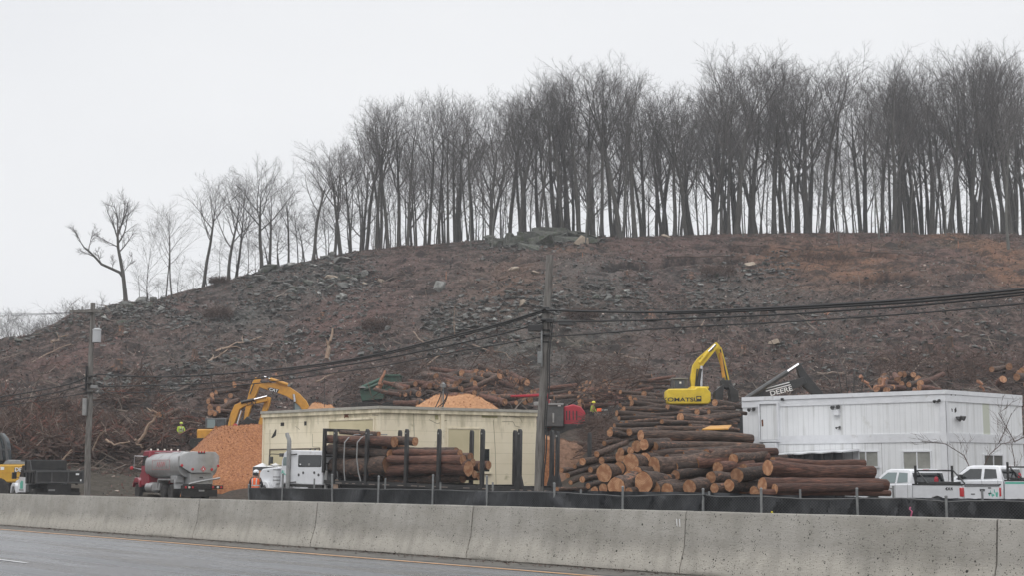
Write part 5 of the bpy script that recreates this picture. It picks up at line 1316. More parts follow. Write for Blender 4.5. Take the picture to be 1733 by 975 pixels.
# floodlights
def flood(f, u, v, sc=1.):
    s_, z = f.sz(u, v); mb = MB(); mb.box((s_-.06, -.04, z-.08), (s_+.06, 0, z+.08)); l_ = f.part('floodlight', root, mb, M['grey'], bevel=.01)
    mb = MB()
    for dx, dz in ((-.14,.02),(.14,.06)):
        c = Vector((s_+dx*sc, -.13, z+dz)); mb.tube([Vector((s_, -.03, z)), c], .02, 5); d = Vector((dx, -1, -.45)).normalized()
        mb.tube([c - d*.06*sc, c + d*.02*sc, c + d*.12*sc, c + d*.14*sc], [.04*sc,.07*sc,.10*sc,.105*sc], 10)
    build('lamp_head', mb, M['darkgrey'], l_)
    return l_
flood(g1, 1275, 694); flood(g1, 1417, 690, 1.1); flood(g1, 1588, 680, .8); flood(g2, 1620, 709, 1.3); flood(g1, 1421, 725, .6)
g1.part('junction_box', root, g1.rect(1413, 695, 1422, 704, 0, .22), M['white'], bevel=.01)
g1.part('bracket', root, g1.rect(1324, 675, 1328, 679, 0, .2), M['black'])
g2.part('hole', root, MB().prism([g2.sz(*p) for p in ((1615,694),(1618,690),(1619,697),(1616,700))], -.004, 0), dkhole)
g2.part('hole', root, MB().prism([g2.sz(*p) for p in ((1610,692),(1612,693),(1612,698),(1611,698))], -.004, 0), dkhole)
for u in (1607, 1614, 1627, 1645):
    g2.part('peeling_paint', root, MB().prism([g2.sz(*p) for p in ((u,667),(u+3,666),(u+2.5,669),(u+1,671))], -.056, -.051), dkhole)
g2.part('discoloured_panel', root, g2.rect(1662, 673, 1673, 738, 0, .003), mat('greenish_white', (.50,.52,.44), rough=.5))
# ground-floor windows
panem = mat('grimy_pane', (.22,.22,.20), (.30,.30,.27), 1.5, .25)
def window(f, u0, v0, u1, v1, split=.5, pm=panem, lab=None):
    w_ = f.part('window', root, edge_frame(f, u0, v0, u1, v1, .07, .06, 'ltr'), M['white'])
    a = f.sz(u0, (v0+v1)/2)[0]; b_ = f.sz(u1, (v0+v1)/2)[0]; z1 = f.sz((u0+u1)/2, v0)[1]; z0 = f.sz((u0+u1)/2, v1)[1]
    build('pane', MB().box((a, -.012, z0), (b_, -.001, z1)), pm, w_)
    build('mullion', MB().box((lerp(a,b_,split)-.03, -.05, z0), (lerp(a,b_,split)+.03, -.013, z1)), M['white'], w_)
    build('sill', MB().box((a-.1, -.12, z0-.09), (b_+.1, -.0, z0-.002)), M['white'], w_); return w_
window(g1, 1455, 766, 1486, 790, .35); window(g1, 1530, 766, 1575, 794, .5); 
w_ = window(g2, 1665, 772, 1696, 795, .5, mat('dark_pane', (.10,.10,.09), rough=.2))
g1.part('ground_door', root, g1.rect(1462, 792, 1489, 850, 0, .05), M['white'])
g1.part('panel_seam', root, MB().box((g1.sz(1442,760)[0], -.004, .1), (g1.sz(1442.8,760)[0], 0, zmid-.43)), M['grey'])
g1.part('panel_seam', root, MB().box((g1.sz(1484,760)[0]+.25, -.004, .1), (g1.sz(1484.6,760)[0]+.25, 0, zmid-.43)), M['grey'])
# dark canopy with a sagging pale edge
s0_, z0_ = g1.sz(1325, 771); s1_, z1_ = g1.sz(1455, 764)
mb = MB(); vs = []
for i in range(13):
    s_ = lerp(s0_, s1_, i/12); z = lerp(z0_, z1_, (i/12)**.7); vs += [Vector((s_, -.05, z+.1)), Vector((s_, -2.2, z-.04+.03*math.sin(i*1.9))), Vector((s_, -2.2, z-.10+.03*math.sin(i*1.9))), Vector((s_, -.05, z+.0))]
mb.add(vs, [(4*i+a, 4*i+(a+1) % 4, 4*i+4+(a+1) % 4, 4*i+4+a) for i in range(12) for a in range(4)] + [(0,1,2,3),(51,50,49,48)])
g1.part('canopy', root, mb, M['white'])
mb = MB()
for i in range(9):
    s_ = lerp(s0_, s1_, i/8); mb.box((s_-.05, -2.14, .1), (s_+.05, -2.04, lerp(z0_, z1_, (i/8)**.7)-.1))
g1.part('canopy_post', root, mb, M['black'])
mb = MB(); vs = []
for i in range(25):
    s_ = lerp(s0_+.1, s1_-.02, i/24); z = lerp(z0_, z1_, (i/24)**.7)-.12; y = -2.0+.05*math.sin(i*1.3); vs += [Vector((s_, y, z)), Vector((s_, y, .1))]
mb.add(vs, [(2*i, 2*i+1, 2*i+3, 2*i+2) for i in range(24)])
o = g1.part('tarpaulin', root, mb, M['screen'], fix=False)
# bare creeper on the corner of the white building
t = thing('bare_creeper', 'leafless creeper scrambling up the right end of the white building', 'climbing plant', (Cc[0]-3, Cc[1]-4.0, 0))
r2 = random.Random(77); sp = {'levels': 3, 'n': (6, 5, 4, 3)}
for (pts) in ([(1660,800),(1675,770),(1695,752),(1718,748)], [(1718,800),(1716,775),(1712,755)], [(1640,790),(1632,772),(1600,752),(1560,748)], [(1718,748),(1735,740),(1750,745)], [(1690,752),(1700,730),(1712,700)], [(1718,750),(1690,700),(1705,690)]):
    w_ = [P(u, v, 71.6 if u < 1650 else 73.2) for u, v in pts]; mb = MB()
    mb.tube(w_, [.022*(1-.5*i/len(w_)) for i in range(len(w_))], 4)
    for a, b_ in zip(w_, w_[1:]):
        for _ in range(3): grow(mb, a.lerp(b_, r2.random()), ((b_-a).normalized()*.6 + Vector((r2.uniform(-1,1), r2.uniform(-.2,.1), r2.uniform(-.2,1)))*.7).normalized(), r2.uniform(.5,1.3), .008, 2, r2, sp)
    build('stem', mb, M['stickdark'], t, world=True, fix=False, smooth=False)
# ------------------------------------------------------------ utility poles
def pole(label, u_b, v_b, Y, u_t, v_t, r_b, r_t):
    top = P(u_t, v_t, Y); bot = P(u_b, v_b, Y); d = (top-bot); bot = top - d*((top.z+.1)/d.z)
    t = thing('utility_pole', label, 'utility pole', bot)
    mb = MB(); k = 14; mb.tube([bot.lerp(top, i/k) + Vector((.02*math.sin(i*1.1), 0, 0)) for i in range(k+1)], [lerp(r_b, r_t, i/k) for i in range(k+1)], 14); build('shaft', mb, M['pole'], t, world=True)
    return t, bot, top
t2, b2, tp2 = pole('tall weathered grey utility pole leaning right, between log truck and log pile', 911, 832, 60, 930, 432, .205, .15)
def onpole(b, tp, v, Y):
    lo, hi = 0., 1.
    for _ in range(40):
        m = (lo+hi)/2
        if proj(b.lerp(tp, m))[1] > v: lo = m
        else: hi = m
    return b.lerp(tp, lo)
def clutter(t, b, tp, Y, items):
    for (nm, v, du, w_, h, mt) in items:
        c = onpole(b, tp, v, Y) + Vector((du/ (F/Y), -.22, 0)); mb = MB(); mb.box(c - Vector((w_/2,.12,h/2)), c + Vector((w_/2,.12,h/2))); build(nm, mb, M[mt], t, world=True, bevel=.02)
clutter(t2, b2, tp2, 60, [('meter_box',607,-9,.16,.5,'galv'),('splice_box',557,-18,.62,.28,'black'),('splice_box',548,32,.55,.22,'darkgrey'),('bracket',524,-2,.3,.12,'black'),('bracket',543,0,.5,.10,'black'),('cable_guard',590,-6,.07,1.6,'galv'),('bracket',568,0,.34,.1,'black')])
mb = MB(); 
for du, r_ in ((9,.03),(6,.02)):
    mb.tube([onpole(b2, tp2, v, 60) + Vector(((du+1.2*math.sin(v*.06))/40.8, -.2, 0)) for v in range(548, 832, 12)], r_, 5)
build('riser_cable', mb, M['wire'], t2, world=True)
mb = MB()
for v in (530, 545, 560, 580): mb.lathe([(.19,-.03),(.2,0),(.19,.03)], 'z', onpole(b2, tp2, v, 60), 12)
build('strap_band', mb, M['black'], t2, world=True)
t1, b1, tp1 = pole('brown utility pole with grey transformer beside the black dump truck', 147, 838, 76.5, 157, 514, .17, .12)
c = onpole(b1, tp1, 570, 76.5) + Vector((.34, -.25, 0))
mb = MB(); mb.lathe([(.19,-.36),(.22,-.34),(.22,.28),(.235,.29),(.235,.34),(.12,.40)], 'z', c, 18); o = build('transformer', mb, mat('pale_enamel', (.42,.43,.44), rough=.5), t1, world=True)
mb = MB()
for dx in (-.1, .1): mb.lathe([(.03,0),(.05,.05),(.03,.08),(.05,.12),(.03,.16),(.02,.24)], 'z', c + Vector((dx, 0, .36)), 8)
build('bushing', mb, M['grey'], t1, world=True)
a = onpole(b1, tp1, 528, 76.5); mb = MB(); mb.box(a + Vector((-1.15,-.22,-.06)), a + Vector((.55,-.12,.06))); build('crossarm', mb, M['pole'], t1, world=True)
mb = MB()
for dx in (-1.0, -.5, .3, .5): mb.lathe([(.03,0),(.06,.06),(.04,.1),(.05,.14),(.02,.2)], 'z', a + Vector((dx, -.17, .06)), 8)
build('insulator', mb, M['grey'], t1, world=True)
clutter(t1, b1, tp1, 76.5, [('bracket',638,2,.25,.1,'black'),('splice_box',656,9,.34,.16,'grey'),('cable_guard',640,-5,.06,1.2,'wire'),('bracket',650,0,.3,.08,'black'),('bracket',665,0,.3,.08,'black'),('sign_tag',690,-6,.2,.9,'grey')])
# ------------------------------------------------------------ overhead cables
def cable(label, pts, Pa, Pb, rad, name='overhead_cable', nrm=None):
    """follows the vertical plane through ground points Pa, Pb"""
    f = Face(Pa, Pb); o3 = Vector((0,0,CAMZ)); w_ = []
    for (u, v) in pts:
        d = ray(u, v); t = (f.A - o3).dot(f.n)/d.dot(f.n); w_.append(o3 + d*t)
    # smooth the sag
    fine = []; n_ = len(w_)
    for i in range(n_-1):
        p0 = w_[max(i-1,0)]; p1 = w_[i]; p2 = w_[i+1]; p3 = w_[min(i+2,n_-1)]
        for k in range(8):
            t = k/8; fine.append(.5*((2*p1) + (-p0+p2)*t + (2*p0-5*p1+4*p2-p3)*t*t + (-p0+3*p1-3*p2+p3)*t**3))
    fine.append(w_[-1]); mb = MB(); mb.tube(fine, rad, 6); return tag(build(name, mb, M['wire']), label, 'cable', 'overhead cables')
PA, PB = (b1.x, b1.y), (b2.x, b2.y); PR = (30., 33.); PL = (-58., 92.)
cable('upper cable from the grey pole down left to the brown pole', [(921,525),(845,549),(772,567.5),(654,597),(550,616),(400,632),(267,638.5),(163,634)], PA, PB, .042)
cable('upper lashed companion just under the upper left cable', [(921,528),(845,552),(772,571),(700,589),(654,600),(550,619),(420,634)], PA, PB, .03)
cable('middle cable between the two poles', [(919,546),(845,567),(772,583),(654,607),(550,624.5),(450,640),(320,651),(168,655)], PA, PB, .034)
cable('lowest cable between the two poles', [(919,570.5),(845,584),(772,596),(654,619),(550,634),(450,648),(293,663),(150,666)], PA, PB, .026)
cable('thick top cable running right from the grey pole', [(925,525),(1000,527.5),(1130,528.5),(1300,522),(1420,515.5),(1560,506),(1733,489.5),(1850,476),(2300,410)], PB, PR, .052)
cable('second thick cable hugging the top right one', [(1130,531.5),(1300,525.5),(1420,519.5),(1560,511),(1733,495),(1850,482),(2300,418)], PB, PR, .045)
cable('third cable rising to meet the thick pair at right', [(925,545),(1000,544.5),(1130,541),(1300,534),(1420,526.5),(1560,517),(1733,499.5),(1850,487),(2300,425)], PB, PR, .035)
cable('lowest cable on the right, apart from the others', [(925,570.5),(1000,566),(1130,556),(1300,547),(1420,540),(1560,530),(1733,514.5),(1850,503),(2300,445)], PB, PR, .028)
cable('top cable running left off the brown pole to the photo edge', [(152,636),(120,650),(60,663),(0,672.5),(-60,680),(-600,735)], PL, PA, .034)
cable('middle cable running left off the brown pole', [(147,651),(100,664),(50,674),(0,681),(-60,688),(-600,742)], PL, PA, .03)
cable('lowest cable running left off the brown pole', [(147,666),(100,674),(50,682),(0,689),(-60,695),(-600,748)], PL, PA, .024)
for i, (y0, y1) in enumerate(((527,531),(528,534),(529,536))):
    cable('%s of three hair-thin power lines left of the transformer pole' % ('upper','middle','lower')[i], [(146+i*3,y0),(80,y0+4),(0,y1),(-60,y1+1),(-600,y1+10)], PL, PA, .009)
# ------------------------------------------------------------ wood chip heaps
def chip_pile(name, label, c, rx, ry, h, mt, seed, flat=.25, chips=900, peak=(0, 0)):
    mb = MB(); n_, k_ = 64, 22; vs = []; zf = lambda x, y: 0
    for j in range(k_+1):
        q = j/k_
        for i in range(n_):
            a = 2*math.pi*i/n_; rr = 1 + .10*noise.noise(Vector((math.cos(a)*1.5, math.sin(a)*1.5, seed)))
            x = math.cos(a)*rx*q*rr + peak[0]*(1-q); y = math.sin(a)*ry*q*rr + peak[1]*(1-q)
            pr = 1 - max(0, q-flat)/(1-flat); z = h*(pr**1.05) + .22*noise.noise(Vector((x*.7, y*.7, seed))) + .10*noise.noise(Vector((x*2.3, y*2.3, seed)))
            if j == k_: z = -.6
            vs.append(Vector((x, y, z)))
    vs.append(Vector((peak[0], peak[1], h)))
    mb.add(vs, [(j*n_+i, j*n_+(i+1) % n_, (j+1)*n_+(i+1) % n_, (j+1)*n_+i) for j in range(1, k_) for i in range(n_)] + [(len(vs)-1, n_+i, n_+(i+1) % n_) for i in range(n_)])
    r = random.Random(seed)
    for _ in range(chips):
        j = r.randrange(1, k_-1); i = r.randrange(n_); p = vs[j*n_+i].lerp(vs[(j+1)*n_+(i+1) % n_], r.random()) + Vector((0,0,.03)); q = r.uniform(.03,.09); d = rvec(r)*q; e = rvec(r)*q*.5
        mb.add([p-d, p+e, p+d, p-e+Vector((0,0,q*.3))], [(0,1,2),(0,2,3)])
    o = build(name, mb, mt, smooth=True, fix=False); o.location = c; return tag(o, label, 'wood chip pile', 'wood chip piles')
c = P(420, 800, 107); c.z = .9
chip_pile('wood_chip_pile', 'big steep orange wood chip pile behind the silver tank truck', c, 6.9, 6.6, P(402,728,107).z-.75, M['chips'], 3, .36, 5200)
c = P(768, 690, 98); c.z = 3.2
chip_pile('wood_chip_pile', 'pale wood chip pile showing above the cream building roof', c, 8.2, 5, P(775,672,98).z-3.2, M['chips_pale'], 5, .2, 2200)
c = P(545, 690, 97); c.z = .6
chip_pile('wood_chip_pile', 'small pale chip mound showing at the cream building roof left of centre', c, 4.9, 4.6, P(520,685,97).z-.6, M['chips_pale'], 7, .15, 600)
c = P(958, 790, 90); c.z = .9
chip_pile('wood_chip_pile', 'brown chip and dirt mound below the red machine', c, 3.6, 4, P(958,742,91).z-1.1, mat('brown_chips', (.15,.085,.055), (.27,.155,.10), 6, .95, bump=.1, bscale=8, detail=8), 9, .2, 900)
c = P(921, 790, 88); c.z = .2
chip_pile('wood_chip_pile', 'orange chip heap peeking out beside the foot of the grey pole', c, 1.8, 2, P(930,738,88).z-.5, M['chips'], 11, .2, 400)
# ------------------------------------------------------------ vehicle pieces
def wheel(parent, x, y, z, r, wd, outer=1, name='wheel', rim='grey'):
    """axle along local y; outer=+1 when the visible rim faces +y"""
    mb = MB(); h = wd/2
    mb.lathe([(r*.60,-h*.9),(r*.80,-h),(r*.95,-h*.85),(r,-h*.5),(r,h*.5),(r*.95,h*.85),(r*.80,h),(r*.60,h*.9)], 'y', (x,y,z), 24); o = build(name, mb, M['rubber'], parent)
    mb = MB(); s = outer
    mb.lathe([(r*.58,-h*.5),(r*.60,h*.55*1),(r*.52,h*.5),(r*.50,h*.15),(r*.22,h*.1),(r*.18,h*.45),(r*.1,h*.5)] if s > 0 else [(r*.1,-h*.5),(r*.18,-h*.45),(r*.22,-h*.1),(r*.50,-h*.15),(r*.52,-h*.5),(r*.60,-h*.55),(r*.58,h*.5)], 'y', (x,y,z), 20)
    build('rim', mb, M[rim], o); return o
def disc(parent, name, c, r, n, mt, t=.02):
    """small round lamp: centre c, facing direction n"""
    mb = MB(); n = Vector(n).normalized(); mb.tube([Vector(c)-n*.002, Vector(c)+n*t*.7, Vector(c)+n*t], [r, r, r*.8], 12); return build(name, mb, M[mt], parent)
def bar(parent, name, pts, r, mt, n=6):
    mb = MB(); mb.tube([Vector(p) for p in pts], r, n); return build(name, mb, M[mt] if isinstance(mt, str) else mt, parent)
def boxp(parent, name, a, b, mt, bevel=0):
    return build(name, MB().box(a, b), M[mt] if isinstance(mt, str) else mt, parent, bevel=bevel)
def rzf(phi): return math.pi - R(phi)
ROT_SIDE = Euler((math.pi/2, 0, math.pi))     # text on a local +y side, reading from outside
ROT_REAR = Euler((math.pi/2, 0, -math.pi/2))  # text on the local -x (rear) face

# ============================================================ log truck
p = P(545, 800, 78); p.z = .0
t = thing('log_truck', 'log truck with white sleeper cab and long black stake trailer, half loaded', 'truck', p, rz=rzf(42), tilt=-R(1.3))
f = Frame(t); X = lambda u, y=0, z=2.: f.x_at(u, y, z); Z = lambda v, x, y=0: f.z_at(v, x, y)
W = -2.5
# sleeper and cab
xs0, xs1 = X(543.5), X(489.5); xc = X(473.5); zr = Z(763.5, xs0); zb = Z(820, xs1)
mb = MB(); 
prof_ = [(xs0, zb), (xs0, zr-.12), (xs0+.06, zr-.03), (xs0+.16, zr), (xs1+.25, zr), (xc-.35, zr-.06), (xc-.18, zr-.18), (xc, zr-.62), (xc, zb)]
mb.prism(prof_, -.1, W+.1); cab = build('cab', mb, M['white'], t, bevel=.05)
a, b_ = X(502.5), X(540.5)
mb = MB(); mb.prism([(a, Z(789,a)), (a, Z(774,a)), (a-.07, Z(772,a)), (b_+.07, Z(772,b_)), (b_, Z(774,b_)), (b_, Z(789,b_)), (b_+.07, Z(790.5,b_)), (a-.07, Z(790.5,a))], -.095, -.105); build('sleeper_window', mb, M['glass'], cab); boxp(cab, 'sticker', (X(519), -.09, Z(788,a)), (X(522), -.107, Z(784.5,a)), 'grey'); boxp(cab, 'sticker', (X(504.5), -.09, Z(787.5,a)), (X(507), -.107, Z(785.5,a)), 'whitetext')
mb = MB(); mb.prism([(a+.04, Z(790.2,a)), (a+.04, Z(772,a)), (a-.03, Z(771,a)), (b_+.03, Z(771,b_)), (b_-.04, Z(772,b_)), (b_-.04, Z(790.2,b_)), (b_+.03, Z(791.5,b_)), (a-.03, Z(791.5,a))], -.099, -.101); build('window_seal', mb, M['rubber'], cab)
a, b_ = X(476.3), X(484.5); mb = MB(); mb.prism([(a, Z(789,a)), (a, Z(778,a)), (a-.07, Z(774.5,a)), (b_, Z(774.5,b_)), (b_, Z(789,b_))], -.095, -.106); build('door_window', mb, M['paleglass'], cab)
boxp(cab, 'door_seam', (X(488)-.01, -.104, zb+.1), (X(488)+.012, -.0985, zr-.3), 'blacktext')
boxp(cab, 'sun_visor', (xc-.14, -.02, Z(774,xc)), (xc+.12, W+.02, Z(768,xc)), 'darkgrey', .01)
boxp(cab, 'windshield', (xc-.1, -.3, zr-.62), (xc+.012, W+.3, zr-.22), 'glass')
for (u, v) in ((503.5,804.5),(511,801),(529.7,800.8),(537,804.5)): disc(cab, 'marker_lamp', (X(u), -.1, Z(v, X(u))), .075, (0,1,0), 'darkgrey', .03)
for (u0, u1, v) in ((491.5,499,770.5),(491.5,499,817.5)): bar(cab, 'grab_bar', [(X(u0), -.02, Z(v, X(u0))), (X(u1), -.02, Z(v-1, X(u1))), (X(u1), -.1, Z(v-1, X(u1)))], .035, 'darkgrey')
for u in (500, 508, 524): bar(cab, 'roof_lamp', [(X(u), -1.0, zr-.01), (X(u), -1.0, zr+.1)], .05, 'darkgrey')
lettering('AL', .28, cab, Vector((X(479.5,-.1), -.094, Z(800, X(479.5)))), ROT_SIDE, M['teal'])
boxp(cab, 'door_decal', (X(483), -.099, Z(804.5,X(480))), (X(475.5), -.0945, Z(803.4,X(480))), 'teal')
boxp(t, 'cab_skirt', (xs0+.05, -.12, zb-.16), (xc-.1, W+.12, zb-.01), 'black')
boxp(t, 'step', (X(497), -.02, zb-.2), (X(486), -.3, zb-.12), 'chrome')
# hood and fenders
xh = X(432, 0, 1.6)
mb = MB(); zt_ = Z(793, xc); mb.prism([(xc, zb-.25), (xc, zt_+.1), (xc+.3, zt_+.08), (xh-.25, zt_-.08), (xh, zt_-.3), (xh+.05, zb-.3)], -.28, W+.28); hood = build('hood', mb, M['white'], t, bevel=.07)
boxp(hood, 'hood_vent', (X(446), -.275, Z(797,xh)), (X(449), -.29, Z(799,xh)), 'blacktext')
mb = MB(); mb.prism([(xh-1.35, .55), (xh-1.2, 1.1), (xh-.95, 1.32), (xh-.3, 1.32), (xh, 1.05), (xh+.05, .7), (xh-.15, .7), (xh-.35, 1.08), (xh-.9, 1.08), (xh-1.15, .75), (xh-1.2, .55)], -.0, -.5); build('fender', mb, M['white'], t, bevel=.03)
boxp(t, 'grille', (xh+.04, -.45, .75), (xh+.10, W+.45, zt_-.35), 'chrome', .02); boxp(t, 'bumper', (xh+.05, -.0, .35), (xh+.3, W, .72), 'chrome', .05)
bar(t, 'air_cleaner', [(X(464.5), -.18, Z(819,X(465))), (X(464.5), -.18, Z(794,X(465))), (X(464.5), -.18, Z(792,X(465)))], [.20,.20,.12], 'white', 16)
for v in (796, 808, 813.5): 
    mb = MB(); c = Vector((X(464.5), -.18, Z(v, X(465)))); mb.lathe([(.2,-.02),(.21,-.02),(.21,.02),(.2,.02)], 'z', c, 18); build('air_cleaner_band', mb, M['darkgrey'], t)
bar(t, 'exhaust_stack', [(X(488), .0, .9), (X(488), 0, Z(748,X(488))), (X(487.3), 0, Z(744,X(488))), (X(484.4), .0, Z(738,X(486))), (X(483.6), .0, Z(734,X(486)))], [.12,.12,.115,.115,.10], 'grey', 12)
bar(t, 'mirror_arm', [(xc, -.1, Z(770,xc)), (X(461), .12, Z(769.5,xc)), (X(458), .12, Z(772,xc)), (X(457.5), .12, Z(788,xc)), (X(463), .02, Z(790,xc)), (xc, -.1, Z(789,xc))], .025, 'black')
boxp(t, 'mirror', (X(462.5), .02, Z(786,xc)), (X(459.5), .22, Z(774,xc)), 'darkgrey', .02)
bar(t, 'fuel_tank', [(X(487), -.3, .85), (X(520), -.3, .85)], .3, 'chrome', 18)
# frame, deck, axles
xe = X(950, 0, 1.3); zd = Z(813, 0)
for y in (-.8, -1.7): boxp(t, 'frame_rail', (xe+.3, y-.08, zd-.55), (xs1+.8, y+.08, zd-.22), 'black')
mb = MB(); mb.box((xe, -.02, zd-.2), (-.1, -.14, zd)); mb.box((xe, W+.02, zd-.2), (-.1, W+.14, zd)); build('side_rail', mb, M['black'], t)
mb = MB(); k = 0
x = -.4
while x > xe+.1: mb.box((x-.06, -.15, zd-.18), (x+.06, W+.15, zd-.05)); x -= .62
build('cross_members', mb, M['black'], t)
mb = MB(); mb.box((xe+.2, -.018, zd-.145), (-.4, -.012, zd-.12)); build('reflective_strip', mb, mat('dashed_tape', (.02,.02,.02), (.30,.24,.2), 1.6, .5, stretch=(1.2,0,0), detail=0, t12=(.5,.52)), t)
for u in (640, 665, 905, 930):
    for y in (-.25, W+.25): wheel(t, X(u), y, .5, .5, .5, 1 if y > -1 else -1)
for u in (446,): 
    for y in (-.2, W+.2): wheel(t, X(u, 0, .5), y, .5, .5, .32, 1 if y > -1 else -1, rim='chrome')
for u in (553, 573): 
    for y in (-.25, W+.25): wheel(t, X(u, 0, .5), y, .5, .5, .5, 1 if y > -1 else -1)
boxp(t, 'rear_bumper', (xe-.1, -.1, .7), (xe+.05, W+.1, .95), 'black')
boxp(t, 'mudflap', (xe+.9, -.05, .25), (xe+.93, -.6, .95), 'rubber')
boxp(t, 'fairing', (X(563), -.06, Z(829,0)), (X(571), -.1, Z(812,0)), 'palestick')
for k, u in enumerate((552, 555, 558, 561)): bar(t, 'air_hose', [(X(u), -.4, Z(798,0)), (X(u+3), -.35, Z(812,0)), (X(u+6), -.4, Z(826,0))], .025, 'grey' if k % 2 else 'black')
bar(t, 'landing_strut', [(X(547.5)-.0, -.2, .5), (X(547.5), -.2, Z(797,0))], .09, 'grey', 10)
# headboard and stakes
zt_ = Z(726, 0)
mb = MB(); zl = Z(797, 0)
mb.box((-.09,-.0,zl-.12),(.09,-.16,zt_)); mb.box((-.09,W,zl-.12),(.09,W+.16,zt_)); mb.box((-.088,-.16,zt_-.16),(.088,W+.16,zt_-.002)); mb.box((-.088,-.16,zl-.12),(.088,W+.16,zl+.05))
for v in (750, 773, 785): z = Z(v, 0); mb.box((-.05,-.16,z-.03),(.05,W+.16,z+.03))
build('headboard', mb, M['black'], t, bevel=.01)
def stake(u, flare=0, vt=727, wd=.095):
    x = X(u, 0, 3); z1 = Z(vt, x)
    for y, s in ((0, -1), (W, 1)):
        mb = MB(); mb.prism([(x-wd, zd-.15), (x-wd, z1-.1), (x-wd*.3, z1), (x+wd*.5, z1), (x+wd, z1-.14), (x+wd, zd-.15)], y, y+s*.16)
        if flare: mb.prism([(x-wd-flare, zd-.1), (x-wd, zd+flare*2.6), (x+wd, zd+flare*2.6), (x+wd+flare, zd-.1)], y+s*.02, y+s*.14)
        build('stake', mb, M['black'], t, bevel=.008)
        disc(t, 'reflector', (x, y - s*.002 if y == 0 else y+s*.0, z1-.22), .045, (0, 1, 0), 'grey', .015)
    boxp(t, 'bolster', (x-.1, -.16, zd-.1), (x+.1, W+.16, zd+.05), 'black')
for u in (565, 619, 686, 741, 814.5): stake(u)
stake(877.5, .22); stake(941.5, .28, 731, .07)
# load straps over the front bundle
for u0, u1 in ((583.5,584.5),(605,611)):
    x = X(u0, 0, 3); x2 = X(u1, 0, 1.6)
    bar(t, 'load_strap', [(x-.3, -1.8, Z(737,x)+.05), (x, -.7, Z(738,x)+.06), (x, -.22, Z(742,x)), (x, .03, Z(750,x)), (x, .045, Z(775,x)), (lerp(x,x2,.5), .05, Z(800,x)), (x2, .02, zd)], .035, 'grey')
# its load
GT = 'logs on the truck'
def tlog(u_r, u_f, v, hpx, y, lab, vr=None, red=False, idx=None, s_=34.):
    xr = f.x_at(u_r, y, 2.2); xf = f.x_at(u_f, y, 2.2); r_ = hpx/s_/2
    a = f.M @ Vector((xr, y, f.z_at(v if vr is None else vr, xr, y))); b = f.M @ Vector((xf, y, f.z_at(v, xf, y)))
    return log(a, b, r_, lab, GT, red=red, idx=idx)
for args in (
 (664,549,791,38,-.72,'huge log at the bottom front of the truck load, behind both straps',790,0,0),
 (660,552,763,18,-.45,'dark log in the middle of the front bundle, ending in a pale split end',769,0,1),
 (666,551,744,19,-.5,'long log near the top of the front bundle with an orange left end',749,1,5),
 (701,600,741,16,-1.15,'top log of the front bundle reaching furthest back with brown ends',750,0,2),
 (640,574,732,10,-1.1,'knobbly grey log lying on the very top of the load',736,0,3),
 (676,600,750,17,-1.5,'log behind the top of the front bundle with brown round end',753,0,4),
 (690,560,764,22,-1.75,'inner log of the front bundle, far side',764,0,0),
 (680,556,790,26,-1.95,'inner bottom log of the front bundle, far side',790,0,1),
 (791,655,795,25,-.55,'big bottom log of the rear bundle with the pale round ringed end',796,1,6),
 (783,658,778,17,-.4,'second log of the rear bundle, right above the ringed one',780,1,7),
 (778,666,767,13,-.6,'reddish log on top of the rear bundle',768,1,5),
 (797,664,773,15,-1.35,'log of the rear bundle with a small pale round end up high',774,0,2),
 (800,668,785,14,-1.15,'rear bundle log with middling pale end above the low one',785,0,3),
 (802,668,803,14,-1.2,'rear bundle log with small low pale end beside the ringed one',803,0,4),
 (814,668,789,17,-1.75,'rear bundle log with brown rough end left of the last load stake',791,1,5),
 (812,668,805,13,-1.9,'lowest far rear bundle log with brown end',806,1,6),
 (827,672,786,15,-2.15,'far rear bundle log sticking out furthest back, reddish end',788,1,7),
 (652,556,778,22,-1.2,'dark log deep in the front bundle between the straps',778,0,1),
 (655,556,803,24,-1.35,'thick log low in the heart of the front bundle',803,0,0),
 (784,660,812,17,-.95,'lowest log of the rear bundle lying on the deck',812,0,2),
 (772,664,762,13,-1.0,'thin log along the top of the rear bundle, nearest the middle stake',765,0,3),
 (650,556,756,16,-.95,'dark log behind the upper straps of the front bundle',757,0,4),
 (718,640,760,9,-1.5,'short thin pale log lying over the gap between the bundles',762,0,2)):
    u_r, u_f, v, h, y, lab, vr, red, idx = args; tlog(u_r, u_f, v, h, y, lab, vr, bool(red), idx)

# ============================================================ silver tank truck
p = P(307, 800, 88); p.z = .2
t = thing('tank_truck', 'silver fuel tank truck with dark red cab, seen from behind at left', 'truck', p, rz=rzf(58))
f = Frame(t); X = lambda u, y=0, z=2.: f.x_at(u, y, z); Z = lambda v, x, y=0: f.z_at(v, x, y)
W = -2.5; zt_, zb = Z(765, 0), Z(809, 3)
def oval(y0, y1, z0, z1, n=28, e=2.6):
    cy, cz, ry, rz_ = (y0+y1)/2, (z0+z1)/2, abs(y1-y0)/2, abs(z1-z0)/2; out = []
    for i in range(n):
        a = 2*math.pi*i/n; c_, s_ = math.cos(a), math.sin(a)
        out.append((cy + ry*math.copysign(abs(c_)**(2/e), c_), cz + rz_*math.copysign(abs(s_)**(2/e), s_)))
    return out
xt = X(245)
mb = MB(); pr = oval(.0, W, zb-.06, zt_-.01, e=2.9)
mb.prism(pr, .6, xt, 'x'); tank = build('tank', mb, M['alu'], t, bevel=.04)
mb = MB(); mb.prism(oval(.015, W-.015, zb-.07, zt_+.005, e=2.9), xt-.1, xt-.04, 'x'); build('tank_hoop', mb, M['alu'], tank); mb = MB(); mb.prism(oval(.012, W-.012, zb-.07, zt_+.003, e=2.9), 2.6, 2.64, 'x'); build('tank_hoop', mb, M['alu'], tank)
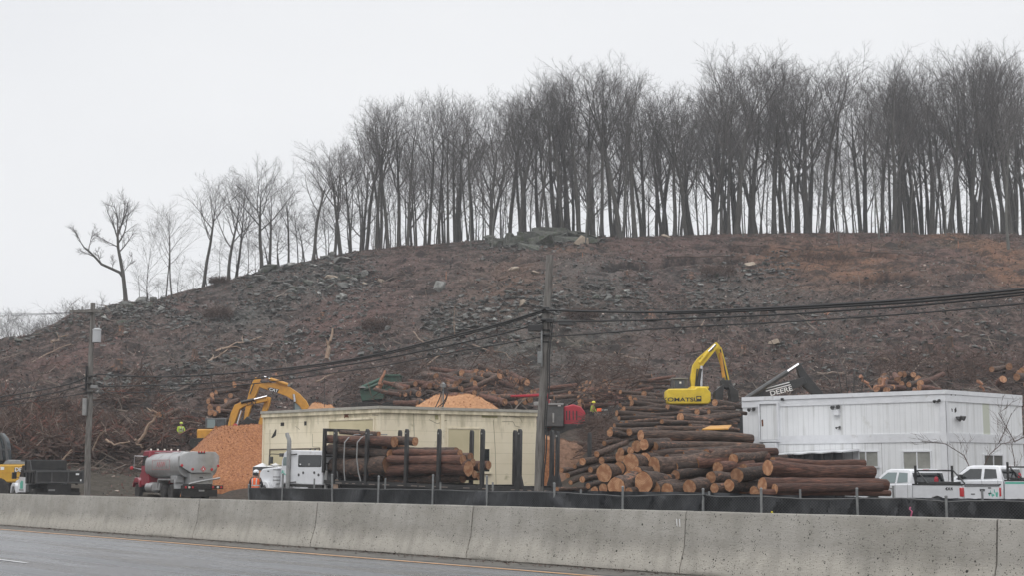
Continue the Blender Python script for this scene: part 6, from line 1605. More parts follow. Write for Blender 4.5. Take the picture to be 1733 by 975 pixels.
# faceted rear cabinet
yy = [0, -.62, -1.88, W]; z_lo = Z(801, 0, -1.2); z_m = Z(788.5, 0, 0); 
mb = MB(); 
outer = [(0, z_m), (0, Z(774,0)), (-.3, zt_-.02), (W+.3, zt_-.02), (W, Z(774,0,W)), (W, z_m), (-1.88, z_lo), (-.62, z_lo)]
pts = [Vector((.35 if y in (0, W) or abs(y+.3) < .01 or abs(y-W-.3) < .01 else -.02, y, z)) for y, z in outer]
n_ = len(pts)
mb.hull([Vector((-.02, -.62, z_lo)), Vector((-.02, -1.88, z_lo)), Vector((-.02, -.62, zt_-.02)), Vector((-.02, -1.88, zt_-.02)), Vector((.35, 0, z_m)), Vector((.35, W, z_m)), Vector((.35, 0, Z(773,0))), Vector((.35, W, Z(773,0,W))), Vector((.35, -.25, zt_)), Vector((.35, W+.25, zt_)), Vector((.7, 0, z_m)), Vector((.7, W, z_m)), Vector((.7, 0, Z(773,0))), Vector((.7, W, Z(773,0,W))), Vector((.7, -.25, zt_)), Vector((.7, W+.25, zt_)), Vector((.7,-.62,z_lo)), Vector((.7,-1.88,z_lo))])
build('rear_cabinet', mb, M['alu'], t)
boxp(t, 'rear_locker', (.15, -.6, Z(821,0)), (1.2, W+.45, z_lo-.03), 'alu', .02)
boxp(t, 'locker_handle', (.13, -1.2, Z(808,0)), (.16, -1.42, Z(810.5,0)), 'darkgrey')
boxp(t, 'side_locker', (1.0, -.05, Z(818,1)), (2.1, -.5, Z(806,1)), 'alu', .02)
# placard, lamps
mb = MB(); c = Vector((-.035, -1.36, Z(794.5,0,-1.3))); q = .19
mb.add([c+Vector((0,q,0)), c+Vector((0,0,q)), c+Vector((0,-q,0)), c+Vector((0,0,-q))], [(0,1,2,3)]); pl = build('hazard_placard', mb, M['redlens'], t, smooth=False, fix=False); sm = pl.modifiers.new('t','SOLIDIFY'); sm.thickness = .006
mb = MB(); q = .15; c2 = c + Vector((-.008,0,0))
for k in range(4):
    a, b_ = [Vector((0,math.cos(k*math.pi/2+d)*q, math.sin(k*math.pi/2+d)*q)) for d in (0, math.pi/2)]; mb.tube([c2+a, c2+b_], .006, 4)
mb.hull([c2+Vector((0,.05,-.02)), c2+Vector((0,-.05,-.02)), c2+Vector((0,0,.08)), c2+Vector((0,.03,-.06)), c2+Vector((0,-.03,-.06)), c2+Vector((-.004,0,0))]); build('placard_symbol', mb, M['whitetext'], pl)
for (y, v, x) in ((-.12,788.5,.28),(-.68,795,-.03),(-1.9,795.5,-.03),(W+.1,789.5,.28)): disc(t, 'tail_lamp', (x, y, Z(v,0,y)), .085, (-1, .5 if y > -.3 else 0, 0), 'redlens', .03)
for y in (-1.05,-1.22,-1.39): disc(t, 'clearance_lamp', (-.03, y, Z(766,0,y)), .055, (-1,0,0), 'redlens', .03)
boxp(t, 'lamp_shroud', (-.06, -1.0, Z(768.6,0,-1.2)), (-.0, -1.45, Z(767,0,-1.2)), 'blacktext')
for (txt, u, v, sz, mt) in (('2.500',319.5,790.5,.13,'blacktext'),): pass
# faded lettering on the tank side
lettering('ANW', .50, t, Vector((X(272,0), .0, Z(787.5, X(270)))), ROT_SIDE, M['faded'], squeeze=1.35, bold=.01)
mb = MB(); a, b_ = X(257.5), X(286.5); z0, z1 = Z(795.5,X(270)), Z(779.5,X(270))
for (p0, p1) in (((a,z0),(a,z1)),((a,z1),(b_,z1)),((b_,z1),(b_,z0)),((b_,z0),(a,z0))): mb.tube([Vector((p0[0],-.004,p0[1])), Vector((p1[0],-.004,p1[1]))], .012, 4)
build('sign_border', mb, M['faded'], t)
# hose boom across the back, bumper with lamps
bar(t, 'hose_boom', [(-.12, -.42, Z(820,0,-.3)), (-.12, -1.25, Z(815,0,-1.2)), (-.12, -2.4, Z(810,0,-2.4))], .06, 'alu', 8)
boxp(t, 'rear_bumper', (-.05, -.02, Z(829,0)), (.1, W-.15, Z(822.5,0)), 'black', .01)
boxp(t, 'chassis', (.1, -.5, .45), (8.8, W+.5, Z(820,2)), 'black')
boxp(t, 'rear_skirt', (.0, -.05, Z(842,0)), (.12, W+.2, Z(829.5,0)), 'black')
for (y, mt) in ((-.28,'redlens'),(-.50,'lightclear'),(-.72,'redlens'),(-2.0,'redlens'),(-2.3,'lightclear'),(-2.52,'redlens')): disc(t, 'brake_lamp', (-.055, y, Z(825.7,0,y)), .07, (-1,0,0), mt, .03)
boxp(t, 'licence_plate', (-.07, -1.45, Z(833,0)), (-.05, -1.1, Z(830,0)), 'grey')
# fenders and tandem wheels
xa, xb = X(288), X(275)
mb = MB(); z1 = Z(811, xa); mb.prism([(xa-1.0, z1-.6), (xa-.85, z1), (xb+.75, z1), (xb+1.0, z1-.6), (xb+.88, z1-.6), (xb+.66, z1-.1), (xa-.78, z1-.1), (xa-.88, z1-.6)], .03, -.65); build('fender', mb, M['alu'], t)
for x in (xa, xb):
    for y in (-.3, W+.3): wheel(t, x, y, .52, .5, .52, 1 if y > -1 else -1, rim='alu')
boxp(t, 'toolbox', (X(270), -.02, Z(831,xb+1)), (X(258), -.5, Z(818.5,xb+1)), 'alu', .02)
bar(t, 'fuel_tank', [(X(256), -.35, .8), (X(245), -.35, .8)], .33, 'alu', 16)
# cab
xc0, xc1 = X(248.5), X(238.5); zr = Z(763.5, xc0)
mb = MB(); mb.prism([(xc0, .9), (xc0, zr), (xc1-.1, zr), (xc1+.1, zr-.15), (xc1+.42, zr-1.05), (xc1+.42, .9)], -.15, W+.15); cab = build('cab', mb, M['red'], t, bevel=.05)
mb = MB(); mb.prism([(xc0+.25, zr-.95), (xc0+.25, zr-.32), (xc1+.02, zr-.32), (xc1+.28, zr-.95)], -.14, -.165); build('door_window', mb, M['glass'], cab)
boxp(cab, 'rear_window', (xc0-.012, -.6, zr-.8), (xc0+.01, W+.6, zr-.4), 'glass')
for k in range(5): disc(cab, 'roof_lamp', (xc0+.2, -.3-.45*k, zr+.02), .06, (0,0,1), 'lightclear', .1)
xh = X(223, 0, 1.2)
mb = MB(); mb.prism([(xc1+.4, .85), (xc1+.4, zr-1.1), (xh-.4, zr-1.35), (xh, zr-1.7), (xh+.02, .8)], -.45, W+.45); build('hood', mb, M['red'], t, bevel=.1)
mb = MB(); xw = X(229, 0, .6); mb.prism([(xw-.75, .8), (xw-.6, 1.25), (xw-.25, 1.42), (xw+.25, 1.42), (xw+.6, 1.15), (xw+.72, .8), (xw+.6, .8), (xw+.42, 1.08), (xw-.42, 1.08), (xw-.6, .8)], -.02, -.5); build('fender', mb, M['red'], t, bevel=.04)
for y in (-.25, W+.25): wheel(t, xw, y, .52, .5, .3, 1 if y > -1 else -1, rim='alu')
bar(t, 'mirror_arm', [(xc1, -.15, zr-.35), (xc1+.3, .35, zr-.33), (xc1+.35, .35, zr-1.1), (xc1+.2, -.1, zr-1.2)], .022, 'chrome')
disc(t, 'round_mirror', (X(226.5,.3,1.8), .45, Z(793,xc1+.4)), .12, (-1,.3,0), 'redlens', .05)
mb = MB()
for x in (1.5, 3.2, 4.6): mb.lathe([(.28,-.02),(.28,.07),(.22,.1),(.05,.12)], 'z', (x, -1.25, zt_-.08), 16)
build('tank_hatch', mb, M['alu'], t)
bar(t, 'roof_rail', [(1., -.5, zt_+.02), (xt-.2, -.5, zt_+.02)], .025, 'alu')

# ============================================================ black dump truck
p = P(62, 800, 79); p.z = .2
t = thing('dump_truck', 'small black-bodied dump truck with white cab beside the left pole', 'truck', p, rz=rzf(56))
f = Frame(t); X = lambda u, y=0, z=1.5: f.x_at(u, y, z); Z = lambda v, x, y=0: f.z_at(v, x, y)
W = -2.5; zt_ = Z(797.5, 0); zb = Z(819.5, 0); bx = 2.1
SH = -1.8
mb = MB()
mb.box((0,-.0,zb),(bx,-.06,zt_)); mb.box((0,W,zb),(bx,W+.06,zt_)); mb.box((0,-.06,zb),(bx,W+.06,zb+.06)); mb.box((bx-.06,-.06,zb),(bx,W+.06,zt_+.05))
for x in (.5,1.0,1.6): mb.box((x-.05,.0,zb),(x+.05,.07,zt_-.05))
mb.box((-.02,.09,zt_-.1),(bx,-.002,zt_+.02)); mb.box((-.02,W+.002,zt_-.1),(bx,W-.09,zt_+.02)); body = build('dump_bed', mb, M['black'], t, bevel=.01)
boxp(t, 'tailgate', (-.08, .05, zb+.0), (-.005, W-.05, zt_), 'black', .02)
mb = MB(); mb.box((-.12,.06,zt_-.09),(-.082,W-.06,zt_-.02)); mb.box((-.12,.06,zb+.02),(-.082,W-.06,zb+.1)); 
for y in (.02,-.8,-1.7,W-.02): mb.box((-.11,y-.04,zb+.1),(-.083,y+.04,zt_-.09))
build('tailgate_rib', mb, M['darkgrey'], t)
zs = Z(779, bx); mb = MB(); mb.prism([(bx-.02, zt_), (bx-.02, zs-.02), (bx+.9, zs), (bx+.9, zs-.08), (bx+.06, zs-.12), (bx+.06, zt_)], .05, W+.25); build('cab_shield', mb, M['black'], t)
mb = MB(); mb.prism([(1.0, zt_), (bx-.02, zt_), (bx-.02, zs-.02), (bx-.7, zs-.05)], -.0, -.05); build('side_extension', mb, M['black'], t)
boxp(t, 'licence_plate', (-.1, -.65, Z(832,0)), (-.085, -1.0, Z(829,0)), 'grey'); boxp(t, 'bumper', (-.1, -.1, .5), (.0, W+.1, .62), 'black')
boxp(t, 'sticker', (-.1, -2.1, Z(805,0,-2.1)), (-.125, -2.28, Z(802,0,-2.1)), 'whitetext'); boxp(t, 'sticker', (-.1, -2.35, Z(815.5,0,-2.3)), (-.125, -2.42, Z(812,0,-2.3)), 'whitetext')
boxp(t, 'chassis', (.0, -.6, .5), (5.4, W+.6, zb-.02), 'black')
boxp(t, 'toolbox', (1.5, -.02, .6), (2.05, -.5, zb-.05), 'darkgrey', .02); boxp(t, 'mudflap', (.35, -.02, .15), (.38, -.55, .85), 'rubber'); boxp(t, 'mudflap', (.35, W+.02, .15), (.38, W+.55, .85), 'rubber')
for y in (-.28, W+.28): wheel(t, .95, y, .42, .42, .48, 1 if y > -1 else -1); wheel(t, 6.2+SH, y+(.05 if y > -1 else -.05), .42, .42, .28, 1 if y > -1 else -1)
mb = MB(); mb.hull([Vector((x, y, z)) for (x, z, yo) in ((4.1,1.25,.1),(4.1,2.15,.22),(4.25,2.3,.3),(5.1,2.28,.3),(5.75,1.5,.15),(5.8,.6,.1),(4.1,.6,.1)) for y in (-yo, W+yo)]); cab = build('cab', mb, M['white'], t, bevel=.04); cab.location.x = SH
mb = MB(); mb.prism([(4.3,1.45),(4.32,2.12),(5.05,2.1),(5.55,1.47)], -.12, -.20); build('door_window', mb, M['glass'], cab)
boxp(cab, 'rear_window', (4.085,-.5,1.5), (4.11,W+.5,1.95), 'glass')
mb = MB(); mb.hull([Vector((x, y, z)) for (x, z, yo) in ((5.75,1.42,.25),(6.9,1.25,.3),(7.05,1.0,.3),(7.05,.55,.25),(5.75,.6,.2)) for y in (-yo, W+yo)]); build('hood', mb, M['white'], t, bevel=.06).location.x = SH
mb = MB(); mb.prism([(5.6,.55),(5.68,.95),(5.95,1.13),(6.45,1.13),(6.72,.95),(6.8,.55),(6.66,.55),(6.5,.9),(6.0,.92),(5.75,.6)], .02, -.35); build('fender', mb, M['white'], t, bevel=.03).location.x = SH
mb = MB(); c = Vector((4.95, -.085, 1.02)); mb.hull([c + Vector((x, 0, z)) for x, z in ((-.28,-.2),(-.3,.2),(.0,.25),(.3,.1),(.25,-.22))] + [c + Vector((0,.012,0))]); build('door_decal', mb, M['teal'], cab)
lettering('TREE CO', .14, cab, Vector((4.95, -.075, .72)), ROT_SIDE, M['blacktext']) if False else boxp(cab, 'door_strip', (4.55,-.09,.70), (5.4,-.078,.78), 'grey')
boxp(t, 'mirror', (5.35,.32,1.35), (5.5,.08,1.72), 'blacktext', .02).location.x = SH; bar(t, 'mirror_arm', [(5.4,-.1,1.4),(5.42,.2,1.5)], .02, 'black').location.x = SH

# ============================================================ amber machine at the left edge
p = P(10, 800, 86.5); p.z = .1
t = thing('articulated_hauler', 'amber site machine with dark glass cab, cut off by the left photo edge', 'construction vehicle', p, rz=rzf(12))
f = Frame(t); X = lambda u, y=0, z=2.: f.x_at(u, y, z); Z = lambda v, x, y=0: f.z_at(v, x, y)
xa, xb = X(50), X(-70)
mb = MB(); mb.prism([(xa, Z(816,xa)), (xa, Z(789,xa)), (xa+.3, Z(787,xa)), (xb, Z(787,xb)), (xb, Z(818,xb)), (xa+1.2, Z(818,xa))], 0, -2.2); build('body', mb, M['deere'], t, bevel=.08)
mb = MB(); mb.prism([(xa+.1, Z(787,xa)), (xa+.15, Z(780,xa)), (X(8), Z(779,xa)), (X(2), Z(787,xa))], -.1, -2.1); build('deck', mb, M['grey'], t, bevel=.04)
boxp(t, 'body_crease', (xa-.005,.012,Z(801.4,xa)), (xb,-.0,Z(800.6,xa)), 'catyellow')
mb = MB(); q = [(X(4), Z(780,xa)), (X(2), Z(756,xa)), (X(-2), Z(742,xa)), (X(-10), Z(733,xa)), (X(-50), Z(730,xa)), (X(-50), Z(780,xa))]; mb.prism(q, -.2, -1.0); cb = build('cab_glass', mb, mat('smoked_glass', (.05,.06,.065), rough=.15), t, bevel=.05)
for dx in (5, 14, 40): bar(t, 'cab_pillar', [(X(14-dx), -.17, Z(780,xa)), (X(10.5-dx), -.17, Z(755,xa)), (X(6.5-dx), -.17, Z(743,xa)), (X(0-dx), -.2, Z(734,xa))], .09, 'darkgrey')
boxp(t, 'cab_rail', (X(13),-.14,Z(763,xa)), (X(-50),-.2,Z(760,xa)), 'darkgrey')
lettering('DEERE', .34, t, Vector((X(38.5), .002, Z(796.3, xa)-.02)), ROT_SIDE, M['blacktext'], squeeze=1.15, bold=.05); lettering('DEERE', .33, t, Vector((X(39), .012, Z(796, xa))), ROT_SIDE, M['whitetext'], squeeze=1.15)
boxp(t, 'sticker', (X(7), .01, Z(796,xa)), (X(1), -.01, Z(791,xa)), 'whitetext')
boxp(t, 'underbody', (xa+.5, -.3, .6), (xb, -1.9, Z(818,xa)), 'black')
for x in (X(-2), X(-60)):
    for y in (-.2, -2.0): wheel(t, x, y, .75, .78, .6, 1 if y > -1 else -1, rim='deere')
wheel(t, X(40), -.3, .7, .72, .5, 1)

# ============================================================ pickups
def pickup(p, rz, lab, seed):
    t = thing('pickup_truck', lab, 'pickup', p, rz=rz, group='white pickups parked by the white building')
    W = -2.0; m = M['white']
    mb = MB(); mb.prism([(0,.50),(0,.62),(.02,1.34),(2.52,1.36),(2.55,.62),(2.55,.5),(1.75,.5),(1.68,.72),(1.5,.88),(1.25,.94),(1.0,.88),(.82,.72),(.75,.5)], 0, -.09); b1_ = build('bed_side', mb, m, t, bevel=.02)
    mb = MB(); mb.prism([(0,.50),(.02,1.34),(2.52,1.36),(2.55,.5),(1.75,.5),(1.5,.88),(1.25,.94),(1.0,.88),(.75,.5)], W, W+.09); build('bed_side', mb, m, t, bevel=.02)
    boxp(t, 'bed_floor', (.03,-.09,.72), (2.5,W+.09,.78), 'darkgrey'); boxp(t, 'bed_front', (2.46,-.09,.78), (2.52,W+.09,1.38), 'white')
    mb = MB(); mb.box((-.01,.012,1.335),(2.54,-.1,1.385)); mb.box((-.01,W-.012,1.335),(2.54,W+.1,1.385)); build('bed_rail', mb, M['blacktext'], t)
    boxp(t, 'tailgate', (-.05,-.12,.66), (.015,W+.12,1.35), 'white', .02); boxp(t, 'tailgate_handle', (-.065,-.88,1.12), (-.04,-1.12,1.2), 'blacktext'); boxp(t, 'tailgate_spoiler', (-.07,-.12,1.30), (-.03,W+.12,1.345), 'blacktext')
    mb = MB(); mb.box((-.12,-.03,.42),(.06,W+.03,.62)); build('rear_bumper', mb, M['chrome'], t, bevel=.03)
    for y in (-.05, W+.05): boxp(t, 'tail_lamp', (-.03, y+.06, .92), (.10, y-.06, 1.25), 'redlens', .02)
    mb = MB(); mb.prism([(2.6,.45),(2.6,1.38),(4.55,1.36),(5.65,1.24),(5.85,1.1),(5.9,.55),(5.7,.45),(5.25,.45),(5.18,.72),(5.0,.88),(4.75,.94),(4.5,.88),(4.32,.72),(4.25,.45)], 0, W); build('body', mb, m, t, bevel=.04)
    mb = MB(); mb.hull([Vector((x, y, z)) for (x, z, yo) in ((2.62,1.37,.03),(2.78,1.88,.2),(2.95,1.95,.27),(4.0,1.96,.27),(4.2,1.9,.22),(4.9,1.36,.06)) for y in (-yo, W+yo)]); cab = build('cab', mb, m, t, bevel=.04)
    def sw(name, q, mt='glass'):
        mb = MB(); vs = []
        for x, z in q:
            yo = lerp(.03, .2, (z-1.37)/.51) ; vs += [Vector((x, -yo+.008, z)), Vector((x, -yo-.03, z))]
        mb.hull(vs); build(name, mb, M[mt], cab)
    sw('door_window', [(3.55,1.42),(3.55,1.82),(4.05,1.82),(4.62,1.42)], 'paleglass' if seed == 1 else 'glass'); sw('rear_side_window', [(2.85,1.44),(2.95,1.80),(3.42,1.82),(3.42,1.42)], 'paleglass' if seed == 1 else 'glass')
    mb = MB(); mb.hull([Vector((lerp(2.62,2.78,(z-1.37)/.51)-.012, y, z)) for z in (1.42,1.80) for y in (-.22, W+.22)] + [Vector((lerp(2.62,2.78,(z-1.37)/.51)+.03, y, z)) for z in (1.42,1.80) for y in (-.22, W+.22)]); build('rear_window', mb, M['glass'], cab)
    mb = MB(); mb.hull([Vector((x+d, y, z)) for (x, z) in ((4.86,1.42),(4.26,1.86)) for y in (-.25, W+.25) for d in (-.03, .03)]); build('windshield', mb, M['glass'], cab)
    boxp(cab, 'door_seam', (3.48,-.005,.6), (3.49,.003,1.36), 'blacktext'); boxp(cab, 'door_seam', (2.80,-.005,.6), (2.81,.003,1.36), 'blacktext'); boxp(cab, 'door_handle', (3.6,.02,1.18), (3.78,-.01,1.22), 'grey')
    boxp(cab, 'brake_lamp', (2.80,-.85,1.90), (2.84,-1.15,1.935), 'redlens')
    boxp(t, 'mirror', (4.28,.22,1.38), (4.42,.02,1.60), 'blacktext', .03)
    # rack behind the cab with its braces
    mb = MB(); 
    for y in (-.05, W+.05): mb.box((2.36,y-.035,1.38),(2.43,y+.035,2.08)); mb.tube([Vector((2.4,y,1.95)), Vector((1.75,y,1.39))], .028, 6)
    mb.box((2.365,-.085,1.86),(2.425,W+.085,1.92)); mb.box((2.365,-.085,1.42),(2.425,W+.085,1.47)); build('headache_rack', mb, M['blacktext'], t)
    for y in (-.17, W+.17): wheel(t, 1.25, y, .40, .40, .28, 1 if y > -1 else -1); wheel(t, 4.75, y, .40, .40, .28, 1 if y > -1 else -1)
    boxp(t, 'headlamp', (5.8,-.05,.85), (5.9,-.35,1.08), 'lightclear', .02); boxp(t, 'grille', (5.87,-.4,.7), (5.92,W+.4,1.08), 'chrome', .02)
    return t
p = P(1627, 830, 54); p.z = .02
t = pickup(p, rzf(62), 'white pickup with black rack and red jug in its bed, tailgate nearest us', 1)
lettering('4X4', .16, t, Vector((.62,.004,1.20)), ROT_SIDE, M['blacktext'], squeeze=1.4)
lettering('MAINTENANCE', .075, t, Vector((-.056,-.55,1.08)), ROT_REAR, M['grey'], squeeze=1.2) if False else None
boxp(t, 'badge', (-.06,-.42,1.0), (-.045,-.62,1.035), 'darkgrey'); boxp(t, 'badge', (-.06,-1.3,1.22), (-.045,-1.45,1.26), 'blacktext'); boxp(t, 'badge', (-.06,-1.3,1.02), (-.045,-1.45,1.06), 'blacktext')
mb = MB(); r2 = random.Random(3)
for k in range(7): c = Vector((-.053, -1.36-.07*k, 1.03+.07*math.sin(k*2))); mb.hull([c + Vector((0, r2.uniform(-.06,.06), r2.uniform(-.11,.10))) for _ in range(6)] + [c+Vector((-.006,0,0))])
build('tailgate_decal', mb, M['teal'], t)
def jug(M_, lab):
    o = thing('fuel_jug', lab, 'fuel can', (0,0,0)); o.matrix_basis = M_ @ Matrix.Diagonal((.45,.45,.45,1))
    mb = MB(); mb.prism([(-.16,-.2),(-.16,.12),(-.08,.2),(.1,.2),(.16,.12),(.16,-.2)], -.1, .1, 'x'); build('body', mb, M['machred'], o, bevel=.03)
    bar(o, 'spout', [(0,.1,.2),(0,.16,.3)], .025, 'blacktext'); bar(o, 'handle', [(0,-.08,.2),(0,-.05,.26),(0,.05,.26),(0,.07,.2)], .018, 'machred')
boxp(t, 'bed_box', (1.9,-.1,.79), (2.35,W+.6 if False else -1.9,1.46), 'blacktext', .02)
jug(t.matrix_basis @ Matrix.Translation((2.1,-.82,1.55)), 'red fuel jug standing in the middle of the nearer pickup bed')
p = P(1806, 830, 56); p.z = .17
t2_ = pickup(p, rzf(45), 'white pickup with teal stripe, cut off by the right photo edge', 2)
boxp(t2_, 'stripe', (.1,.004,1.22), (2.5,-.0,1.30), 'teal')
boxp(t2_, 'bed_box', (1.9,-.1,.79), (2.35,-1.9,1.46), 'blacktext', .02)
jug(t2_.matrix_basis @ Matrix.Translation((2.1,-.45,1.55)), 'red fuel jug in the pickup bed at the right photo edge')

# ============================================================ diggers
def ribbon(root, name, pts, wd, thick, mt, bevel=.03):
    """steel arm: centre line through (u, v, Y), depth of section wd (pixels at each point), thickness in metres"""
    c = [P(u, v, Y) for u, v, Y in pts]; n_ = len(c); up = []; dn = []
    for i in range(n_):
        d = (c[min(i+1,n_-1)] - c[max(i-1,0)]); d.y = 0; d.normalize(); nn = Vector((-d.z, 0, d.x)); w_ = wd[i]*pts[i][2]/F/2
        up.append(c[i] + nn*w_); dn.append(c[i] - nn*w_)
    mb = MB(); h = Vector((0, thick/2, 0))
    vs = [p-h for p in up] + [p-h for p in dn] + [p+h for p in up] + [p+h for p in dn]
    fs = []
    for i in range(n_-1): fs += [(i, i+1, n_+i+1, n_+i), (2*n_+i, 3*n_+i, 3*n_+i+1, 2*n_+i+1), (i, 2*n_+i, 2*n_+i+1, i+1), (n_+i, n_+i+1, 3*n_+i+1, 3*n_+i)]
    fs += [(0, n_, 3*n_, 2*n_), (n_-1, 3*n_-1, 4*n_-1, 2*n_-1)]
    mb.add(vs, fs); return build(name, mb, M[mt] if isinstance(mt, str) else mt, root, bevel=bevel, world=True)
def rod(root, name, a, b, r, mt): 
    mb = MB(); mb.tube([P(*a), P(*b)], r, 8); return build(name, mb, M[mt], root, world=True)
def wbox(root, name, u0, v0, u1, v1, Y0, Y1, mt, bevel=.04, taper=0):
    a = P(u0, v0, Y0); b = P(u1, v1, Y0); mb = MB(); mb.box((a.x, Y0, b.z), (b.x, Y1, a.z)); return build(name, mb, M[mt], root, bevel=bevel, world=True)
def tracks(root, cx, y, z, L_=4.2, gauge=2.6, along='x'):
    for s in (-1, 1):
        mb = MB(); pts = []
        for i in range(20):
            a = 2*math.pi*i/20; ex = L_/2-.4; pts.append((math.copysign(ex, math.cos(a))*(1 if abs(math.cos(a)) > .05 else 0) + .42*math.cos(a), .45 + .42*math.sin(a)))
        if along == 'x': mb.prism([(cx+p_[0], z+p_[1]) for p_ in pts], y+s*gauge/2-.3, y+s*gauge/2+.3)
        else: mb.prism([(y+p_[0], z+p_[1]) for p_ in pts], cx+s*gauge/2-.3, cx+s*gauge/2+.3, 'x')
        build('track', mb, M['rubber'], root, world=True, bevel=.03)
    mb = MB()
    mb.box((cx-.9, y-.9, z+.4), (cx+.9, y+.9, z+1.1)); build('undercarriage', mb, M['darkgrey'], root, world=True)
def wtext(root, s, size, u, v, Y, ang, mt, squeeze=1.2):
    me = text_mesh(s, size, .012, .01, squeeze); me.materials.clear(); me.materials.append(M[mt]); o = bpy.data.objects.new('lettering', me); COL.objects.link(o); o.parent = root
    o.matrix_basis = root.matrix_basis.inverted() @ Matrix.Translation(P(u, v, Y)) @ Matrix.Rotation(-R(ang), 4, 'Y') @ Matrix.Rotation(math.pi/2, 4, 'X'); return o
# bright yellow one
b0 = P(1166, 686, 98); b0.z = ground(b0.x, b0.y+1.5)-.1
t = thing('excavator', 'bright yellow excavator with folded arm above the roadside log pile', 'excavator', b0)
cw = MB(); a = P(1128.5, 659, 96.5); b_ = P(1203, 685, 96.5)
cw.prism([(a.x, b_.z+.1), (a.x, a.z-.15), (a.x+.1, a.z), (b_.x-1.0, a.z+.02), (b_.x-.9, a.z+.16), (b_.x-.3, a.z+.12), (b_.x, a.z-.25), (b_.x, b_.z+.2), (b_.x-.15, b_.z), (a.x+.15, b_.z)], 96.4, 98.2); build('counterweight', cw, M['yellow'], t, world=True, bevel=.08)
wbox(t, 'house', 1131, 662, 1200, 684, 98.2, 100.4, 'yellow'); wbox(t, 'cab', 1139, 642, 1164, 660, 98.4, 100.0, 'darkgrey', .06); wbox(t, 'cab_window', 1142, 645, 1158, 657, 98.38, 98.4, 'glass', 0); wbox(t, 'cab_roof', 1138, 640.5, 1165, 642, 98.3, 100.1, 'grey', .02)
wbox(t, 'label_plate', 1178.5, 671, 1187, 680, 96.37, 96.4, 'blacktext', 0); wbox(t, 'label_plate', 1180, 672.5, 1185.5, 676, 96.35, 96.37, 'yellow', 0); wbox(t, 'engine_cover', 1168, 655, 1200, 659, 97, 99.6, 'yellow', .05); wbox(t, 'exhaust', 1150, 647, 1153, 650, 98.3, 98.4, 'whitetext', 0)
wtext(t, 'KOMATSU', .36, 1152, 677.4, 96.38, 0, 'blacktext', 1.45)
tracks(t, P(1166,690,99).x, 99.2, b0.z-.1)
ribbon(t, 'boom', [(1175,662,99),(1174,642,99),(1179,622,99),(1186,612,99),(1214,583,99)], [11,12,15,15,8], .55, 'yellow', .015)
ribbon(t, 'stick', [(1209,583,99.6),(1216,592,99.6),(1222,612,99.6),(1228,634,99.6),(1233,652,99.6)], [7,10,9,7,5], .4, 'yellow', .015)
rod(t, 'boom_cylinder', (1187,657,98.7), (1187,620,98.7), .11, 'chrome'); rod(t, 'boom_cylinder', (1180,660,98.7), (1186,625,98.7), .14, 'black'); rod(t, 'stick_cylinder', (1184,615,98.7), (1199,596,98.7), .13, 'yellow'); rod(t, 'stick_cylinder', (1199,596,98.7), (1211,584,98.7), .08, 'chrome'); rod(t, 'bucket_cylinder', (1219,598,99.2), (1225,640,99.2), .12, 'catyellow')
rod(t, 'hydraulic_hose', (1177,655,98.6), (1180,625,98.6), .05, 'black'); rod(t, 'hydraulic_hose', (1219,592,99.2), (1231,645,99.2), .05, 'black')
mb = MB(); c = P(1228, 668, 99.4)
for s in (-1, 1): mb.prism([(c.x+s*.15, c.z+.7), (c.x+s*.8, c.z+.2), (c.x+s*.85, c.z-.5), (c.x+s*.3, c.z-.75), (c.x+s*.25, c.z-.3)], c.y-.5, c.y+.5)
mb.box((c.x-.35, c.y-.4, c.z+.4), (c.x+.35, c.y+.4, c.z+.95)); build('grapple', mb, M['black'], t, world=True, bevel=.04)
rod(t, 'grapple_link', (1231,650,99.4), (1229,660,99.4), .18, 'black'); rod(t, 'grapple_tine', (1236,650,99.2), (1245,672,99.2), .12, 'black')
wtext(t, 'KOMATSU', .26, 1196, 600, 98.70, 42, 'blacktext', 1.)
# ochre ones behind the cream building
b0 = P(370, 745, 117); b0.z = ground(b0.x, 117)
t = thing('excavator', 'nearer ochre excavator, lower arched arm just left of the cream building', 'excavator', b0)
wbox(t, 'house', 333, 727, 386, 748, 116, 119, 'catyellow', .1); wbox(t, 'cab', 347, 708.5, 383, 727, 116.2, 118, 'darkgrey', .08); wbox(t, 'cab_window', 351, 711, 364, 725, 116.15, 116.2, 'paleglass', 0); wbox(t, 'cab_window', 367, 711, 380, 725, 116.15, 116.2, 'glass', 0)
tracks(t, b0.x, 117.5, b0.z-.1)
ribbon(t, 'boom', [(389,733,116.5),(392,718,116.5),(397,702,116.5),(402,690,116.5),(414,684,116.5),(432,680,116.5),(452,677,116.5)], [9,10,12,11,9,9,7], .5, 'catyellow')
ribbon(t, 'stick', [(455,673,116.9),(452,685,116.9),(447,700,116.9),(442,716,116.9),(439,732,116.9)], [8,10,8,7,6], .4, 'catyellow')
rod(t, 'stick_cylinder', (408,682,116.2), (430,677,116.2), .12, 'black'); rod(t, 'stick_cylinder', (430,677,116.2), (452,671.5,116.2), .08, 'chrome'); rod(t, 'boom_cylinder', (401,722,116.1), (409,696,116.1), .1, 'chrome')
disc(t, 'lamp', P(398,721,116)-b0, .16, (0,-1,0), 'redlens'); wtext(t, 'CAT', .36, 426, 683.3, 116.22, 8, 'blacktext', 1.2)
ribbon(t, 'bucket', [(439,730,117),(430,728,117),(420,727,117)], [8,9,6], 1.2, 'black')
b0 = P(505, 715, 121); b0.z = ground(b0.x, 121)
t = thing('excavator', 'farther ochre excavator with the higher arm and dark side badge', 'excavator', b0)
